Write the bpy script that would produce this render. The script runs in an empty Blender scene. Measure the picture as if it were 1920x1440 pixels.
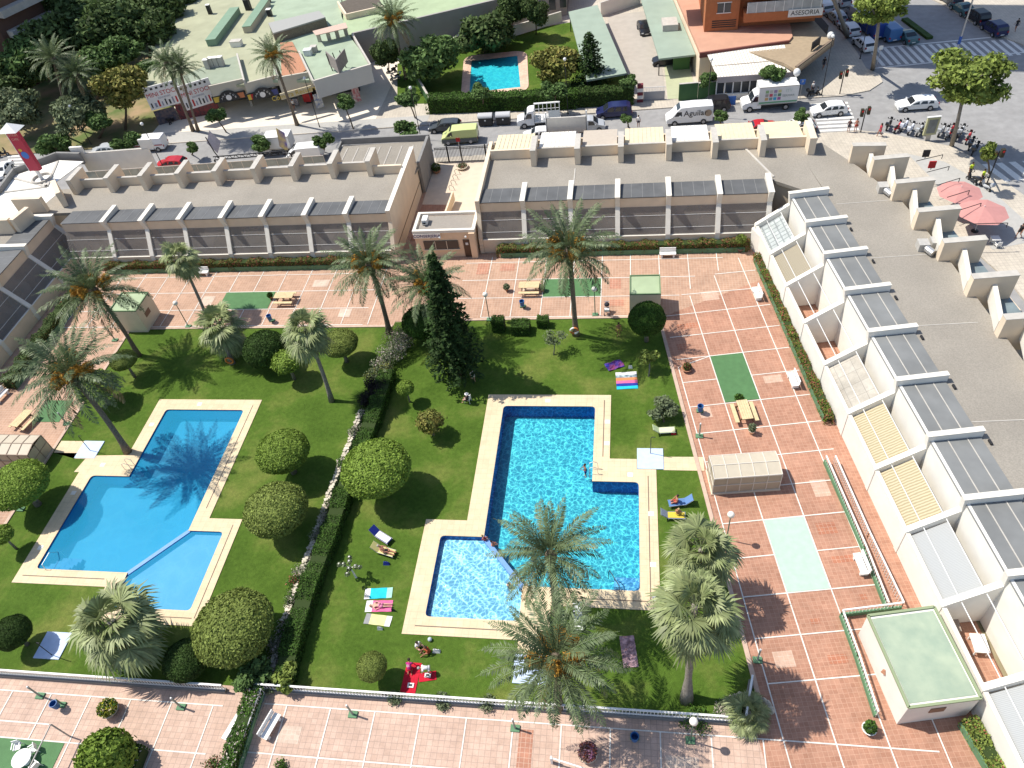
import bpy, math, random
import numpy as np
from mathutils import Vector, Matrix
from mathutils.geometry import tessellate_polygon
SC = bpy.context.scene
COL = SC.collection
R = math.radians
# ------------------------------------------------------------------ camera
CAMH = 50.0
FPX = 1405.0
_p, _r, _y = R(46.19), R(9.05), R(12.63)
_x = np.array([1, 0, 0.]); _f = np.array([0, math.cos(_p), -math.sin(_p)]); _d = np.array([0, -math.sin(_p), -math.cos(_p)])
M3 = np.array([math.cos(_r)*_x+math.sin(_r)*_d, -math.sin(_r)*_x+math.cos(_r)*_d, _f])
Z3 = np.array([[math.cos(_y), -math.sin(_y), 0], [math.sin(_y), math.cos(_y), 0], [0, 0, 1]])
W3 = Z3 @ M3.T            # camera (right, down, forward) -> world
def G(px, py, z=0.0):
    """where the sight line of a survey mark on the 1920x1440 plan meets height z"""
    d = W3 @ np.array([(px-960)/FPX, (py-720)/FPX, 1.0])
    t = (z-CAMH)/d[2]
    return (d[0]*t, d[1]*t)
def G3(px, py, z=0.0):
    a = G(px, py, z); return (a[0], a[1], z)
cam = bpy.data.cameras.new('camera'); camo = bpy.data.objects.new('camera', cam); COL.objects.link(camo)
cam.sensor_width = 36; cam.lens = FPX/1920*36; cam.clip_end = 3000; cam.clip_start = 0.5
rt, dn, fw = W3[:, 0], W3[:, 1], W3[:, 2]
camo.matrix_world = Matrix(((rt[0], -dn[0], -fw[0], 0), (rt[1], -dn[1], -fw[1], 0), (rt[2], -dn[2], -fw[2], CAMH), (0, 0, 0, 1)))
SC.camera = camo
# ------------------------------------------------------------------ light
SUN_EL, SH_AZ = R(57.5), R(-12.5)
w = bpy.data.worlds.new('World'); SC.world = w; w.use_nodes = True
nt = w.node_tree; nt.nodes.clear()
sky = nt.nodes.new('ShaderNodeTexSky'); sky.sky_type = 'NISHITA'; sky.sun_disc = False
sky.sun_elevation = SUN_EL
tosun = Vector((-math.cos(SUN_EL)*math.cos(SH_AZ), -math.cos(SUN_EL)*math.sin(SH_AZ), math.sin(SUN_EL)))
sky.sun_rotation = math.atan2(tosun.x, tosun.y)
bg = nt.nodes.new('ShaderNodeBackground'); bg.inputs[1].default_value = 0.14
wo = nt.nodes.new('ShaderNodeOutputWorld')
nt.links.new(sky.outputs[0], bg.inputs[0]); nt.links.new(bg.outputs[0], wo.inputs[0])
sl = bpy.data.lights.new('sun', 'SUN'); sl.energy = 5.0; sl.angle = R(0.5); sl.color = (1, 0.95, 0.86)
so = bpy.data.objects.new('sun', sl); COL.objects.link(so)
so.rotation_euler = tosun.to_track_quat('Z', 'Y').to_euler()
SC.view_settings.view_transform = 'Standard'; SC.view_settings.look = 'None'
SC.view_settings.exposure = 0.26; SC.view_settings.gamma = 1
SC.view_settings.use_curve_mapping = False
SC.cycles.max_bounces = 6; SC.cycles.transparent_max_bounces = 12
SC.cycles.caustics_reflective = False; SC.cycles.caustics_refractive = False
RNG = np.random.default_rng(7); random.seed(7)
# ------------------------------------------------------------------ materials
MATS = {}
def mat(name, col, rough=0.8, var=0.0, scale=3.0, bump=0.0, bscale=20.0, metal=0.0, col2=None, island=0.0,
        spec=0.3, obrand=0.0, big=0.0, transl=0.0, detail=4.0):
    if name in MATS: return MATS[name]
    m = bpy.data.materials.new(name); m.use_nodes = True; n = m.node_tree.nodes; L = m.node_tree.links
    b = n['Principled BSDF']; b.inputs['Roughness'].default_value = rough; b.inputs['Metallic'].default_value = metal
    b.inputs['Specular IOR Level'].default_value = spec
    geo = n.new('ShaderNodeNewGeometry'); last = None
    if col2 is None and var > 0: col2 = tuple(max(0, c*(1-var)) for c in col); 
    col = tuple(col)
    if col2 is not None:
        no = n.new('ShaderNodeTexNoise'); no.inputs['Scale'].default_value = scale; no.inputs['Detail'].default_value = detail
        L.new(geo.outputs['Position'], no.inputs['Vector'])
        rp = n.new('ShaderNodeValToRGB'); rp.color_ramp.elements[0].position = .32; rp.color_ramp.elements[1].position = .68
        rp.color_ramp.elements[0].color = (*col2, 1); rp.color_ramp.elements[1].color = (*col, 1)
        L.new(no.outputs[0], rp.inputs[0]); last = rp.outputs[0]
    else:
        c = n.new('ShaderNodeRGB'); c.outputs[0].default_value = (*col, 1); last = c.outputs[0]
    def vmul(src, fac_socket, lo, hi):
        mr = n.new('ShaderNodeMapRange'); mr.inputs[3].default_value = lo; mr.inputs[4].default_value = hi
        L.new(fac_socket, mr.inputs[0])
        hs = n.new('ShaderNodeHueSaturation'); L.new(mr.outputs[0], hs.inputs['Value']); L.new(src, hs.inputs['Color'])
        return hs.outputs[0]
    if island: last = vmul(last, geo.outputs['Random Per Island'], 1-island, 1+island)
    if obrand:
        oi = n.new('ShaderNodeObjectInfo'); last = vmul(last, oi.outputs['Random'], 1-obrand, 1+obrand)
    if big:
        nb = n.new('ShaderNodeTexNoise'); nb.inputs['Scale'].default_value = 0.22; nb.inputs['Detail'].default_value = 3
        L.new(geo.outputs['Position'], nb.inputs['Vector']); last = vmul(last, nb.outputs[0], 1-big*1.6, 1+big*1.6)
    L.new(last, b.inputs['Base Color'])
    if bump:
        nb = n.new('ShaderNodeTexNoise'); nb.inputs['Scale'].default_value = bscale; nb.inputs['Detail'].default_value = 3
        L.new(geo.outputs['Position'], nb.inputs['Vector'])
        bp = n.new('ShaderNodeBump'); bp.inputs['Strength'].default_value = bump; bp.inputs['Distance'].default_value = 0.05
        L.new(nb.outputs[0], bp.inputs['Height']); L.new(bp.outputs[0], b.inputs['Normal'])
    if transl:
        tr = n.new('ShaderNodeBsdfTranslucent'); L.new(last, tr.inputs[0]); mx = n.new('ShaderNodeMixShader')
        mx.inputs[0].default_value = transl; L.new(b.outputs[0], mx.inputs[1]); L.new(tr.outputs[0], mx.inputs[2])
        L.new(mx.outputs[0], n['Material Output'].inputs['Surface'])
    m.diffuse_color = (*col, 1); MATS[name] = m; return m
def tile_mat(name, c1, c2, grout, size, ang=0.0, mortar=0.02, var=0.12, wash=0.10, origin=(0, 0)):
    m = bpy.data.materials.new(name); m.use_nodes = True; n = m.node_tree.nodes; L = m.node_tree.links
    b = n['Principled BSDF']; b.inputs['Roughness'].default_value = .75; b.inputs['Specular IOR Level'].default_value = .25
    geo = n.new('ShaderNodeNewGeometry'); mp = n.new('ShaderNodeMapping'); mp.vector_type = 'TEXTURE'
    mp.inputs['Location'].default_value = (origin[0], origin[1], 0); mp.inputs['Rotation'].default_value = (0, 0, ang)
    L.new(geo.outputs['Position'], mp.inputs['Vector'])
    br = n.new('ShaderNodeTexBrick'); br.offset = 0; br.inputs['Scale'].default_value = 1.0
    br.inputs['Brick Width'].default_value = size; br.inputs['Row Height'].default_value = size
    br.inputs['Mortar Size'].default_value = mortar*size; br.inputs['Mortar Smooth'].default_value = 0.3
    br.inputs['Color1'].default_value = (*c1, 1); br.inputs['Color2'].default_value = (*c2, 1); br.inputs['Mortar'].default_value = (*grout, 1)
    L.new(mp.outputs[0], br.inputs['Vector'])
    last = br.outputs[0]
    for sc, amt in ((0.35, wash), (1.7, var), (9.0, var*.6)):
        no = n.new('ShaderNodeTexNoise'); no.inputs['Scale'].default_value = sc; no.inputs['Detail'].default_value = 4
        L.new(mp.outputs[0], no.inputs['Vector'])
        mr = n.new('ShaderNodeMapRange'); mr.inputs[1].default_value = .3; mr.inputs[2].default_value = .7
        mr.inputs[3].default_value = 1-amt; mr.inputs[4].default_value = 1+amt
        L.new(no.outputs[0], mr.inputs[0]); hs = n.new('ShaderNodeHueSaturation')
        L.new(mr.outputs[0], hs.inputs['Value']); L.new(last, hs.inputs['Color']); last = hs.outputs[0]
    L.new(last, b.inputs['Base Color']); MATS[name] = m; return m
CREAM = mat('cream_render', (.73, .605, .455), .85, .10, .8, .15, 30, big=.05)
WHITE = mat('white_render', (.80, .77, .70), .85, .08, .9, .1, 30, big=.04)
GRAVEL = mat('roof_gravel', (.325, .295, .25), .95, .22, 9, .5, 60, big=.13)
CONC = mat('pale_concrete', (.50, .47, .42), .9, .15, 2, .2, 30, big=.05)
GLASS = mat('smoked_panel', (.125, .128, .13), .6, .25, .6, 0, 1, spec=.25, big=.12)
NET = mat('shade_net', (.23, .21, .195), .8, .25, .5, .3, 60, big=.2)
def see_through(m, f):
    n = m.node_tree.nodes; L = m.node_tree.links; t = n.new('ShaderNodeBsdfTransparent'); x = n.new('ShaderNodeMixShader'); x.inputs[0].default_value = f
    L.new(n['Principled BSDF'].outputs[0], x.inputs[1]); L.new(t.outputs[0], x.inputs[2]); L.new(x.outputs[0], n['Material Output'].inputs['Surface'])
see_through(NET, .38)
GLASSR = mat('grey_panel', (.215, .22, .215), .5, .22, .5, 0, 1, spec=.3, big=.14)
TERB = tile_mat('salmon_paving', (.44, .275, .19), (.385, .235, .16), (.52, .39, .30), .30, 0, .04, .08, .10)
TERS = tile_mat('pink_paving', (.53, .375, .295), (.475, .33, .255), (.36, .26, .21), .384, 0, .05, .10, .10)
TERR = tile_mat('terracotta_paving', (.40, .215, .145), (.345, .175, .115), (.48, .29, .205), .30, R(8.7), .04, .09, .12)
JOINT = mat('white_joint', (.76, .72, .65), .8, .18, 1.5, big=.1)
LAWN = None
def lawn_mat():
    m = bpy.data.materials.new('mown_lawn'); m.use_nodes = True; n = m.node_tree.nodes; L = m.node_tree.links
    b = n['Principled BSDF']; b.inputs['Roughness'].default_value = .9; b.inputs['Specular IOR Level'].default_value = .1
    geo = n.new('ShaderNodeNewGeometry'); prev = None
    base = n.new('ShaderNodeValToRGB'); e = base.color_ramp.elements
    e[0].position = .3; e[0].color = (.050, .095, .012, 1); e[1].position = .72; e[1].color = (.165, .185, .045, 1)
    k = e.new(.5); k.color = (.074, .130, .018, 1)
    n1 = n.new('ShaderNodeTexNoise'); n1.inputs['Scale'].default_value = .20; n1.inputs['Detail'].default_value = 6; n1.inputs['Roughness'].default_value = .62
    L.new(geo.outputs['Position'], n1.inputs['Vector']); L.new(n1.outputs[0], base.inputs[0]); last = base.outputs[0]
    for sc, amt in ((3.0, .14), (30.0, .30)):
        no = n.new('ShaderNodeTexNoise'); no.inputs['Scale'].default_value = sc; no.inputs['Detail'].default_value = 3
        L.new(geo.outputs['Position'], no.inputs['Vector'])
        mr = n.new('ShaderNodeMapRange'); mr.inputs[1].default_value = .3; mr.inputs[2].default_value = .7
        mr.inputs[3].default_value = 1-amt; mr.inputs[4].default_value = 1+amt
        L.new(no.outputs[0], mr.inputs[0]); hs = n.new('ShaderNodeHueSaturation')
        L.new(mr.outputs[0], hs.inputs['Value']); L.new(last, hs.inputs['Color']); last = hs.outputs[0]
    bp = n.new('ShaderNodeBump'); bp.inputs['Strength'].default_value = .9; bp.inputs['Distance'].default_value = .04
    L.new(no.outputs[0], bp.inputs['Height']); L.new(bp.outputs[0], b.inputs['Normal'])
    L.new(last, b.inputs['Base Color']); return m
LAWN = lawn_mat()
GREENP = mat('green_floor_paint', (.085, .19, .075), .8, .15, 2, big=.06)
MINT = mat('mint_floor_paint', (.42, .56, .46), .8, .10, 2)
GROOF = mat('green_roof_coating', (.36, .44, .27), .85, .12, .7, .15, 20, big=.06)
GWALL = mat('green_low_wall', (.12, .24, .13), .8, .15, 2)
COPE = tile_mat('pool_coping_stone', (.66, .53, .35), (.62, .49, .32), (.52, .42, .28), .5, 0, .03, .06, .05)
ASPH = mat('asphalt', (.30, .295, .29), .9, .16, 1.1, .3, 40, big=.12)
WALKB = tile_mat('pavement_slabs', (.50, .45, .37), (.47, .42, .35), (.38, .34, .29), .4, R(5), .06, .08, .08)
WALKG = mat('grey_pavement', (.42, .41, .385), .9, .1, 3, .2, 30, big=.05)
PALE = mat('pale_forecourt', (.74, .66, .55), .85, .08, 1.2, big=.05)
LINE = mat('road_paint', (.75, .74, .70), .8, .2, 6)
METAL = mat('painted_white_metal', (.75, .75, .73), .4, .1, 5)
STEEL = mat('steel', (.55, .55, .55), .35, metal=.8)
DARK = mat('dark_metal', (.03, .03, .032), .5)
BLACK = mat('black_rubber', (.018, .018, .018), .7)
BARK = mat('bark', (.16, .12, .085), .95, .4, 8, .8, 20)
PBARK = mat('palm_bark', (.22, .175, .13), .95, .45, 7, 1.0, 14)
GTRUNK = mat('grey_trunk', (.28, .25, .21), .9, .35, 6, .6, 18)
WOOD = mat('pale_wood', (.66, .52, .30), .8, .18, 4, .2, 30)
TERRAC = mat('terracotta', (.45, .22, .13), .8, .2, 6)
# ------------------------------------------------------------------ mesh builder
class MB:
    def __init__(s): s.v = []; s.f = []; s.mi = []; s.cur = 0
    def add(s, vs, fs):
        o = len(s.v); s.v += [tuple(map(float, v)) for v in vs]; s.f += [tuple(i+o for i in f) for f in fs]; s.mi += [s.cur]*len(fs); return s
    def box(s, x0, x1, y0, y1, z0, z1):
        return s.add([(x0,y0,z0),(x1,y0,z0),(x1,y1,z0),(x0,y1,z0),(x0,y0,z1),(x1,y0,z1),(x1,y1,z1),(x0,y1,z1)],
                     [(0,3,2,1),(4,5,6,7),(0,1,5,4),(1,2,6,5),(2,3,7,6),(3,0,4,7)])
    def obox(s, c, ax, ay, hz0, hz1, ang=0.0):
        ca, sa = math.cos(ang), math.sin(ang)
        pts = [(c[0]+ca*x-sa*y, c[1]+sa*x+ca*y) for x, y in ((-ax,-ay),(ax,-ay),(ax,ay),(-ax,ay))]
        return s.prism(pts, hz0, hz1)
    def beam(s, a, b, w, h, up=(0,0,1)):
        """box from a to b, width w, height h"""
        a, b, up = Vector(a), Vector(b), Vector(up); d = (b-a).normalized()
        sd = d.cross(up)
        if sd.length < 1e-4: sd = d.cross(Vector((1,0,0)))
        sd.normalize(); u = sd.cross(d).normalized(); vs = []
        for p in (a, b):
            for i, j in ((-1,-1),(1,-1),(1,1),(-1,1)): vs.append(p+sd*i*w/2+u*j*h/2)
        return s.add(vs, [(0,1,2,3),(7,6,5,4),(0,4,5,1),(1,5,6,2),(2,6,7,3),(3,7,4,0)])
    def prism(s, pts, z0, z1):
        n = len(pts); ar = sum(pts[i][0]*pts[(i+1)%n][1]-pts[(i+1)%n][0]*pts[i][1] for i in range(n))
        if ar < 0: pts = pts[::-1]
        vs = [(x, y, z0) for x, y in pts]+[(x, y, z1) for x, y in pts]
        tri = tessellate_polygon([[Vector((x, y, 0)) for x, y in pts]])
        fs = []
        for t in tri:
            a = (pts[t[1]][0]-pts[t[0]][0])*(pts[t[2]][1]-pts[t[0]][1])-(pts[t[2]][0]-pts[t[0]][0])*(pts[t[1]][1]-pts[t[0]][1])
            t = t if a > 0 else t[::-1]
            fs.append(tuple(n+i for i in t)); fs.append(tuple(reversed(t)))
        fs += [(i, (i+1)%n, n+(i+1)%n, n+i) for i in range(n)]
        return s.add(vs, fs)
    def sheet(s, pts, z, holes=(), z1=None):
        """flat polygon with holes; z1: give it thickness down to z1 at outer and hole rims"""
        loops = [[Vector((x, y, 0)) for x, y in pts]]+[[Vector((x, y, 0)) for x, y in h] for h in holes]
        allp = [p for l in loops for p in l]; fs = []
        for t in tessellate_polygon(loops):
            a, b, c = (allp[i] for i in t); cr = (b-a).cross(c-a).z
            if abs(cr) < 1e-7: continue
            fs.append(tuple(t) if cr > 0 else tuple(reversed(t)))
        s.add([(p.x, p.y, z) for p in allp], fs)
        if z1 is not None:
            for l in loops:
                n = len(l)
                for i in range(n):
                    a, b = l[i], l[(i+1)%n]
                    s.add([(a.x,a.y,z1),(b.x,b.y,z1),(b.x,b.y,z),(a.x,a.y,z)], [(0,1,2,3)])
        return s
    def quad(s, *p): return s.add(p, [tuple(range(len(p)))])
    def tube(s, pts, rad, n=8, cap=True):
        pts = [Vector(p) for p in pts]; k = len(pts)
        if not hasattr(rad, '__len__'): rad = [rad]*k
        vs = []; fs = []; u = None
        for i, p in enumerate(pts):
            d = (pts[min(i+1, k-1)]-pts[max(i-1, 0)]).normalized()
            if u is None:
                u = d.cross(Vector((0,0,1)));
                if u.length < .1: u = d.cross(Vector((0,1,0)))
            u = (u-d*u.dot(d)).normalized(); v = d.cross(u)
            for j in range(n):
                a = 2*math.pi*j/n; vs.append(p+(u*math.cos(a)+v*math.sin(a))*rad[i])
        for i in range(k-1):
            for j in range(n):
                a, b = i*n+j, i*n+(j+1)%n; fs.append((a, a+n, b+n, b))
        if cap: fs.append(tuple(range(n))); fs.append(tuple(reversed(range((k-1)*n, k*n))))
        return s.add(vs, fs)
    def lathe(s, c, prof, n=14):
        vs = []; fs = []; k = len(prof)
        for r_, z in prof:
            for j in range(n):
                a = 2*math.pi*j/n; vs.append((c[0]+r_*math.cos(a), c[1]+r_*math.sin(a), c[2]+z))
        for i in range(k-1):
            for j in range(n):
                a, b = i*n+j, i*n+(j+1)%n; fs.append((a, b, b+n, a+n))
        fs.append(tuple(reversed(range(n)))); fs.append(tuple(range((k-1)*n, k*n)))
        return s.add(vs, fs)
    def ell(s, c, r, n=12, m=8, jit=0.0, rng=None):
        vs = []; fs = []
        for i in range(m+1):
            t = math.pi*i/m
            for j in range(n):
                a = 2*math.pi*j/n; q = 1+(rng.uniform(-jit, jit) if rng is not None else 0)
                vs.append((c[0]+r[0]*q*math.sin(t)*math.cos(a), c[1]+r[1]*q*math.sin(t)*math.sin(a), c[2]-r[2]*q*math.cos(t)))
        for i in range(m):
            for j in range(n):
                a, b = i*n+j, i*n+(j+1)%n; fs.append((a, b, b+n, a+n))
        return s.add(vs, fs)
    def xf(s, loc=(0,0,0), rz=0.0):
        c, n = math.cos(rz), math.sin(rz); s.v = [(x*c-y*n+loc[0], x*n+y*c+loc[1], z+loc[2]) for x, y, z in s.v]; return s
    def build(s, name, mats, parent=None, smooth=False, **tags):
        me = bpy.data.meshes.new(name)
        vs = s.v
        if parent is not None and parent.get('_w'):
            inv = Matrix.Rotation(-parent.rotation_euler.z, 4, 'Z') @ Matrix.Translation(-Vector(parent['_o'])); vs = [tuple(inv @ Vector(v)) for v in vs]
        me.from_pydata(vs, [], s.f)
        if not isinstance(mats, (list, tuple)): mats = [mats]
        for m in mats: me.materials.append(m)
        if len(mats) > 1: me.polygons.foreach_set('material_index', s.mi)
        if smooth: me.polygons.foreach_set('use_smooth', [True]*len(me.polygons))
        me.update(); o = bpy.data.objects.new(name, me); COL.objects.link(o)
        if parent is not None: o.parent = parent
        for k, v in tags.items(): o[k] = v
        return o
def thing(name, label, cat, loc=(0,0,0), rz=0.0, group=None, world=True):
    """an Empty at the base of a thing; world=True: its parts are written in world coordinates"""
    o = bpy.data.objects.new(name, None); COL.objects.link(o); o.location = loc; o.rotation_euler = (0, 0, rz)
    o.empty_display_size = .3; o['label'] = label; o['category'] = cat
    if group: o['group'] = group
    if world: o['_w'] = 1; o['_o'] = tuple(loc)
    else: o['_w'] = 0
    # parent's matrix for nested parts
    return o
def sub(par_mesh, mb, name, mats, smooth=False, **tags):
    """sub-part under a part mesh: both share the local frame of the thing"""
    root = par_mesh.parent if par_mesh.parent is not None else par_mesh
    o = mb.build(name, mats, None, smooth, **tags)
    if root.get('_w'):
        inv = Matrix.Rotation(-root.rotation_euler.z, 4, 'Z') @ Matrix.Translation(-Vector(root['_o'])); o.data.transform(inv)
    o.parent = par_mesh; return o
def tag(o, label, cat, group=None):
    o['label'] = label; o['category'] = cat
    if group: o['group'] = group
    return o
def struct(o): o['kind'] = 'structure'; return o
class Proto:
    """first placing moves the thing itself, later ones copy it with its parts and their sub-parts"""
    def __init__(s, root): s.root = root; s.used = False; s.tree = [(c, list(c.children)) for c in root.children]
    def place(s, loc, rz=0.0, label=None, group=None, scale=None, cat=None):
        if not s.used: r = s.root; s.used = True; kids = None
        else:
            r = s.root.copy(); COL.objects.link(r); kids = s.tree
            for c, gs in kids:
                k = c.copy(); COL.objects.link(k); k.parent = r
                for g in gs:
                    q = g.copy(); COL.objects.link(q); q.parent = k
        r.location = loc; r.rotation_euler = (0, 0, rz)
        if scale is not None: r.scale = scale if hasattr(scale, '__len__') else (scale,)*3
        if label: r['label'] = label
        if cat: r['category'] = cat
        if group: r['group'] = group
        return r
def text_mesh(txt, size, loc, rot, depth=.02, align='CENTER', sx=1.0):
    cu = bpy.data.curves.new('t', 'FONT'); cu.body = txt; cu.size = size; cu.extrude = depth; cu.align_x = align; cu.align_y = 'CENTER'
    cu.resolution_u = 3
    o = bpy.data.objects.new('t', cu); COL.objects.link(o)
    bpy.context.view_layer.update()
    me = bpy.data.meshes.new_from_object(o); bpy.data.objects.remove(o); bpy.data.curves.remove(cu)
    M = Matrix.Translation(loc) @ rot.to_4x4() @ Matrix.Diagonal((sx, 1, 1, 1)); me.transform(M)
    mb = MB(); mb.v = [tuple(v.co) for v in me.vertices]; mb.f = [tuple(p.vertices) for p in me.polygons]; mb.mi = [0]*len(mb.f)
    bpy.data.meshes.remove(me); return mb
def frame(xdir, ydir):
    x = Vector(xdir).normalized(); y = Vector(ydir); y = (y-x*y.dot(x)).normalized(); z = x.cross(y)
    return Matrix((x, y, z)).transposed()
# right-wing axes: U runs along the wing away from us, WV points into the building
UA = R(98.7); UV = np.array([math.cos(UA), math.sin(UA)]); WV = np.array([UV[1], -UV[0]])
def wu(w_, u_): p = w_*WV+u_*UV; return (float(p[0]), float(p[1]))
# ================================================================== SETTING
pR = [(-10.95,44.05),(-2.75,44.05),(-2.75,35.97),(.97,35.97),(.97,26.43),(-7.53,26.43),(-7.53,23.7),(-14.4,23.7),(-14.4,30.45),(-10.95,30.45)]
cR = [(-12.5,45.42),(-1.38,45.42),(-1.38,38.3),(.83,38.3),(.83,37.28),(2.38,37.28),(2.38,25.0),(-5.35,25.0),(-5.35,21.35),(-7.44,21.35),(-7.44,22.3),(-15.85,22.3),(-15.85,31.9),(-12.5,31.9)]
pL = [(-43.68,43.3),(-35.7,43.3),(-35.7,30.1),(-32.6,30.1),(-32.6,23.2),(-39.2,23.2),(-39.2,26.1),(-47.37,26.1),(-47.37,35.4),(-43.68,35.4)]
cL = [(-44.95,44.6),(-34.34,44.6),(-34.34,31.35),(-31.4,31.35),(-31.4,22.0),(-40.5,22.0),(-40.5,24.8),(-48.8,24.8),(-48.8,35.75),(-49.3,35.75),(-48.9,37.6),(-44.95,37.75)]
walk = [ (-52.6,39.3),(-50.1,39.3),(-50.1,37.25),(-48.9,37.25),(-48.9,37.9),(-52.6,37.9)]
def rnd(pts, r=.35):
    out = []
    n = len(pts)
    for i in range(n):
        a, b, c = (Vector(pts[j % n]) for j in (i-1, i, i+1)); 
        cr = (b-a).normalized().cross((c-b).normalized()) if False else ((b-a).x*(c-b).y-(b-a).y*(c-b).x)
        if cr < 0:
            d1 = (a-b).normalized(); d2 = (c-b).normalized()
            for t in (0, .25, .5, .75, 1):
                p = b+d1*r*(1-t)**2+d2*r*t**2; out.append((p.x, p.y))
        else: out.append((b.x, b.y))
    return out
pRr, pLr = rnd(pR), rnd(pL)
# ground as one sheet reaching far beyond the view
GR = [(-400,-60),(400,-60),(400,900),(-400,900)]
gr = MB().sheet(GR, -0.02, [pRr, pLr]).build('ground', mat('dry_ground', (.30, .24, .16), .95, .2, .5, .3, 10, col2=(.17, .16, .09)))
struct(gr)
# terrace paving in its four areas
lawnL = [(-53.0,54.75),(-23.6,54.75),(-24.4,44.0),(-25.9,30),(-27.3,17.9),(-66,17.8),(-66,30),(-52.7,30),(-52.75,39.3)]
lawnR = [(-23.6,55.45),wu(11.5,54.7),wu(11.32,38),wu(11.25,21),wu(11.2,16.2),(-27.3,17.9),(-25.9,30),(-24.4,44.0)]
def s_sheet(name, pts, z, m, holes=()): return struct(MB().sheet(pts, z, holes).build(name, m))
s_sheet('back_terrace', [(-66,54.6),(-23.6,54.6),(-23.6,55.6),wu(11.5,54.72),wu(12.3,54.0),wu(26.3,57.5),wu(26.3,64),(12,80),(-66,80)], .004, TERB)
s_sheet('right_terrace', [wu(11.2,16.2),wu(11.5,54.72),wu(11.9,54.7),wu(26.5,60),wu(26.5,2),(4,0),(4,17.0)], .008, TERR)
s_sheet('near_terrace', [(-70,17.9),(7.9,17.9),(8.9,12),(9.5,-5),(-70,-5)], .010, TERS)
s_sheet('left_terrace', [(-66,20),(-52.5,20),(-53.2,54.7),(-66,54.7)], .012, TERB)
s_sheet('lawn', lawnL, .016, LAWN, [pLr]); s_sheet('lawn', lawnR, .020, LAWN, [pRr])
# white joint bands of the paving
jb = MB()
def band(a, b, wd=.085, z=.030):
    a, b = Vector((*a, 0)), Vector((*b, 0)); d = (b-a).normalized(); s = Vector((-d.y, d.x, 0))*wd/2
    q = [a-s, b-s, b+s, a+s]; jb.add([(p.x, p.y, z) for p in q], [(0,1,2,3)])
for y in (63.62, 60.72, 57.78, 54.9+.25): band((-64,y),(-27,y))
for k in range(13): x = -61.5+2.92*k; band((x,55.15),(x,64.5)) if x < -24 else None
for y in (65.0, 62.0, 59.05): 
    band((-17.5,y),({65.0:9.9,62.0:6.9,59.05:5.2}[y],y), z=.031)
band((-14.7,56.05),(wu(12.3,55.5)[0],56.05), z=.031)
for x in (-14.7,-11.68,-8.65,-5.62,-2.62,.36): band((x,56.05),(x,66.0), z=.033)
band((3.33,59.2),(3.33,66), z=.033); band((6.33,60),(6.33,66), z=.033); band((9.3,62.8),(9.3,65.9), z=.033)
for w_, u1 in ((12.0,47.7),(15.05,57.3),(18.1,60.0),(21.15,62.4)): band(wu(w_,5), wu(w_,u1), z=.035)
for u_ in (54.7,51.65,48.65,45.7,42.75,39.75,36.75,33.8,30.85,27.85,24.8,21.75,18.7): band(wu(12.0,u_), wu(21.15 if u_ < 35 and u_ > 22 else 22.3,u_), z=.037)
band(wu(14.3,57.6),wu(22.2,57.3), z=.037); band(wu(12.1,47.7),wu(15,48.6), z=.036)
band(wu(18.2,60.2),wu(22.3,60.1), z=.037)
for y in (16.85, 13.72, 10.6): band((-25.5,y),(wu(20.9,14.5)[0] if y > 16 else 21,y), z=.038)
for k in range(14): x = -22.75+3.11*k; band((x,5),(x,16.85), z=.039) if x < 9 else None
for y in (16.5, 13.4): band((-66,y),(-27.3,y), z=.038)
for k in range(7): x = -46.6+3.1*k; band((x,8),(x,16.5), z=.039)
band((-50,14.45),(-39.4,14.45), z=.038)
struct(jb.build('paving_bands', JOINT))
# painted floor patches
def patch(pts, z, m): struct(MB().sheet(pts, z).build('painted_floor', m))
patch([wu(15.1,42.85),wu(18.05,42.85),wu(18.05,48.6),wu(15.1,48.6)], .043, GREENP)
patch([wu(15.1,24.85),wu(18.05,24.85),wu(18.05,30.8),wu(15.1,30.8)], .043, MINT)
patch([(-8.6,59.1),(-2.67,59.1),(-2.67,61.95),(-8.6,61.95)], .043, GREENP)
patch([(-44.2,57.83),(-38.4,57.83),(-38.4,60.67),(-44.2,60.67)], .043, GREENP)
patch([(-50,8),(-37.6,8),(-37.6,13.35),(-50,13.35)], .043, GREENP)
patch([(-57.2,41.6),(-54.2,41.6),(-54.2,44.4),(-57.2,44.4)], .043, GREENP)
# patches of replaced tiles and faded areas in the paving
rngp = np.random.default_rng(12)
pm = [tile_mat('new_tiles', (.40,.17,.10), (.37,.15,.09), (.46,.30,.22), .30, R(8.7), .05), tile_mat('faded_tiles', (.54,.36,.27), (.50,.33,.24), (.56,.42,.33), .30, R(8.7), .05), tile_mat('pale_tiles', (.56,.43,.34), (.50,.38,.30), (.58,.47,.38), .30, 0, .06), tile_mat('red_tiles', (.42,.20,.13), (.38,.18,.12), (.50,.33,.25), .30, 0, .06)]
for w_, u_, a_, b_, k in ((19.4,29.6,1.4,1.0,0),(19.6,27.0,1.5,.6,0),(16.3,22.6,.6,.4,0),(20.0,24.0,.5,.4,0),(19.0,22.9,.4,.4,0),(13.4,35.6,1.6,1.0,0),(13.2,42.0,1.0,1.2,1),(19.8,45.0,1.6,.9,1),(14.0,53.0,2.2,.7,0),(17.0,57.0,1.6,1.4,1),(20.2,17.2,1.2,.8,1),(13.5,20.2,1.3,1.1,1),(16.9,19.9,1.2,.6,0),(20.1,33.2,1.2,1.6,1),(12.9,50.2,.9,.9,0)):
    struct(MB().sheet([wu(w_-a_/2,u_-b_/2),wu(w_+a_/2,u_-b_/2),wu(w_+a_/2,u_+b_/2),wu(w_-a_/2,u_+b_/2)], .020+.0003*k).build('paving_patch', pm[k]))
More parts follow.
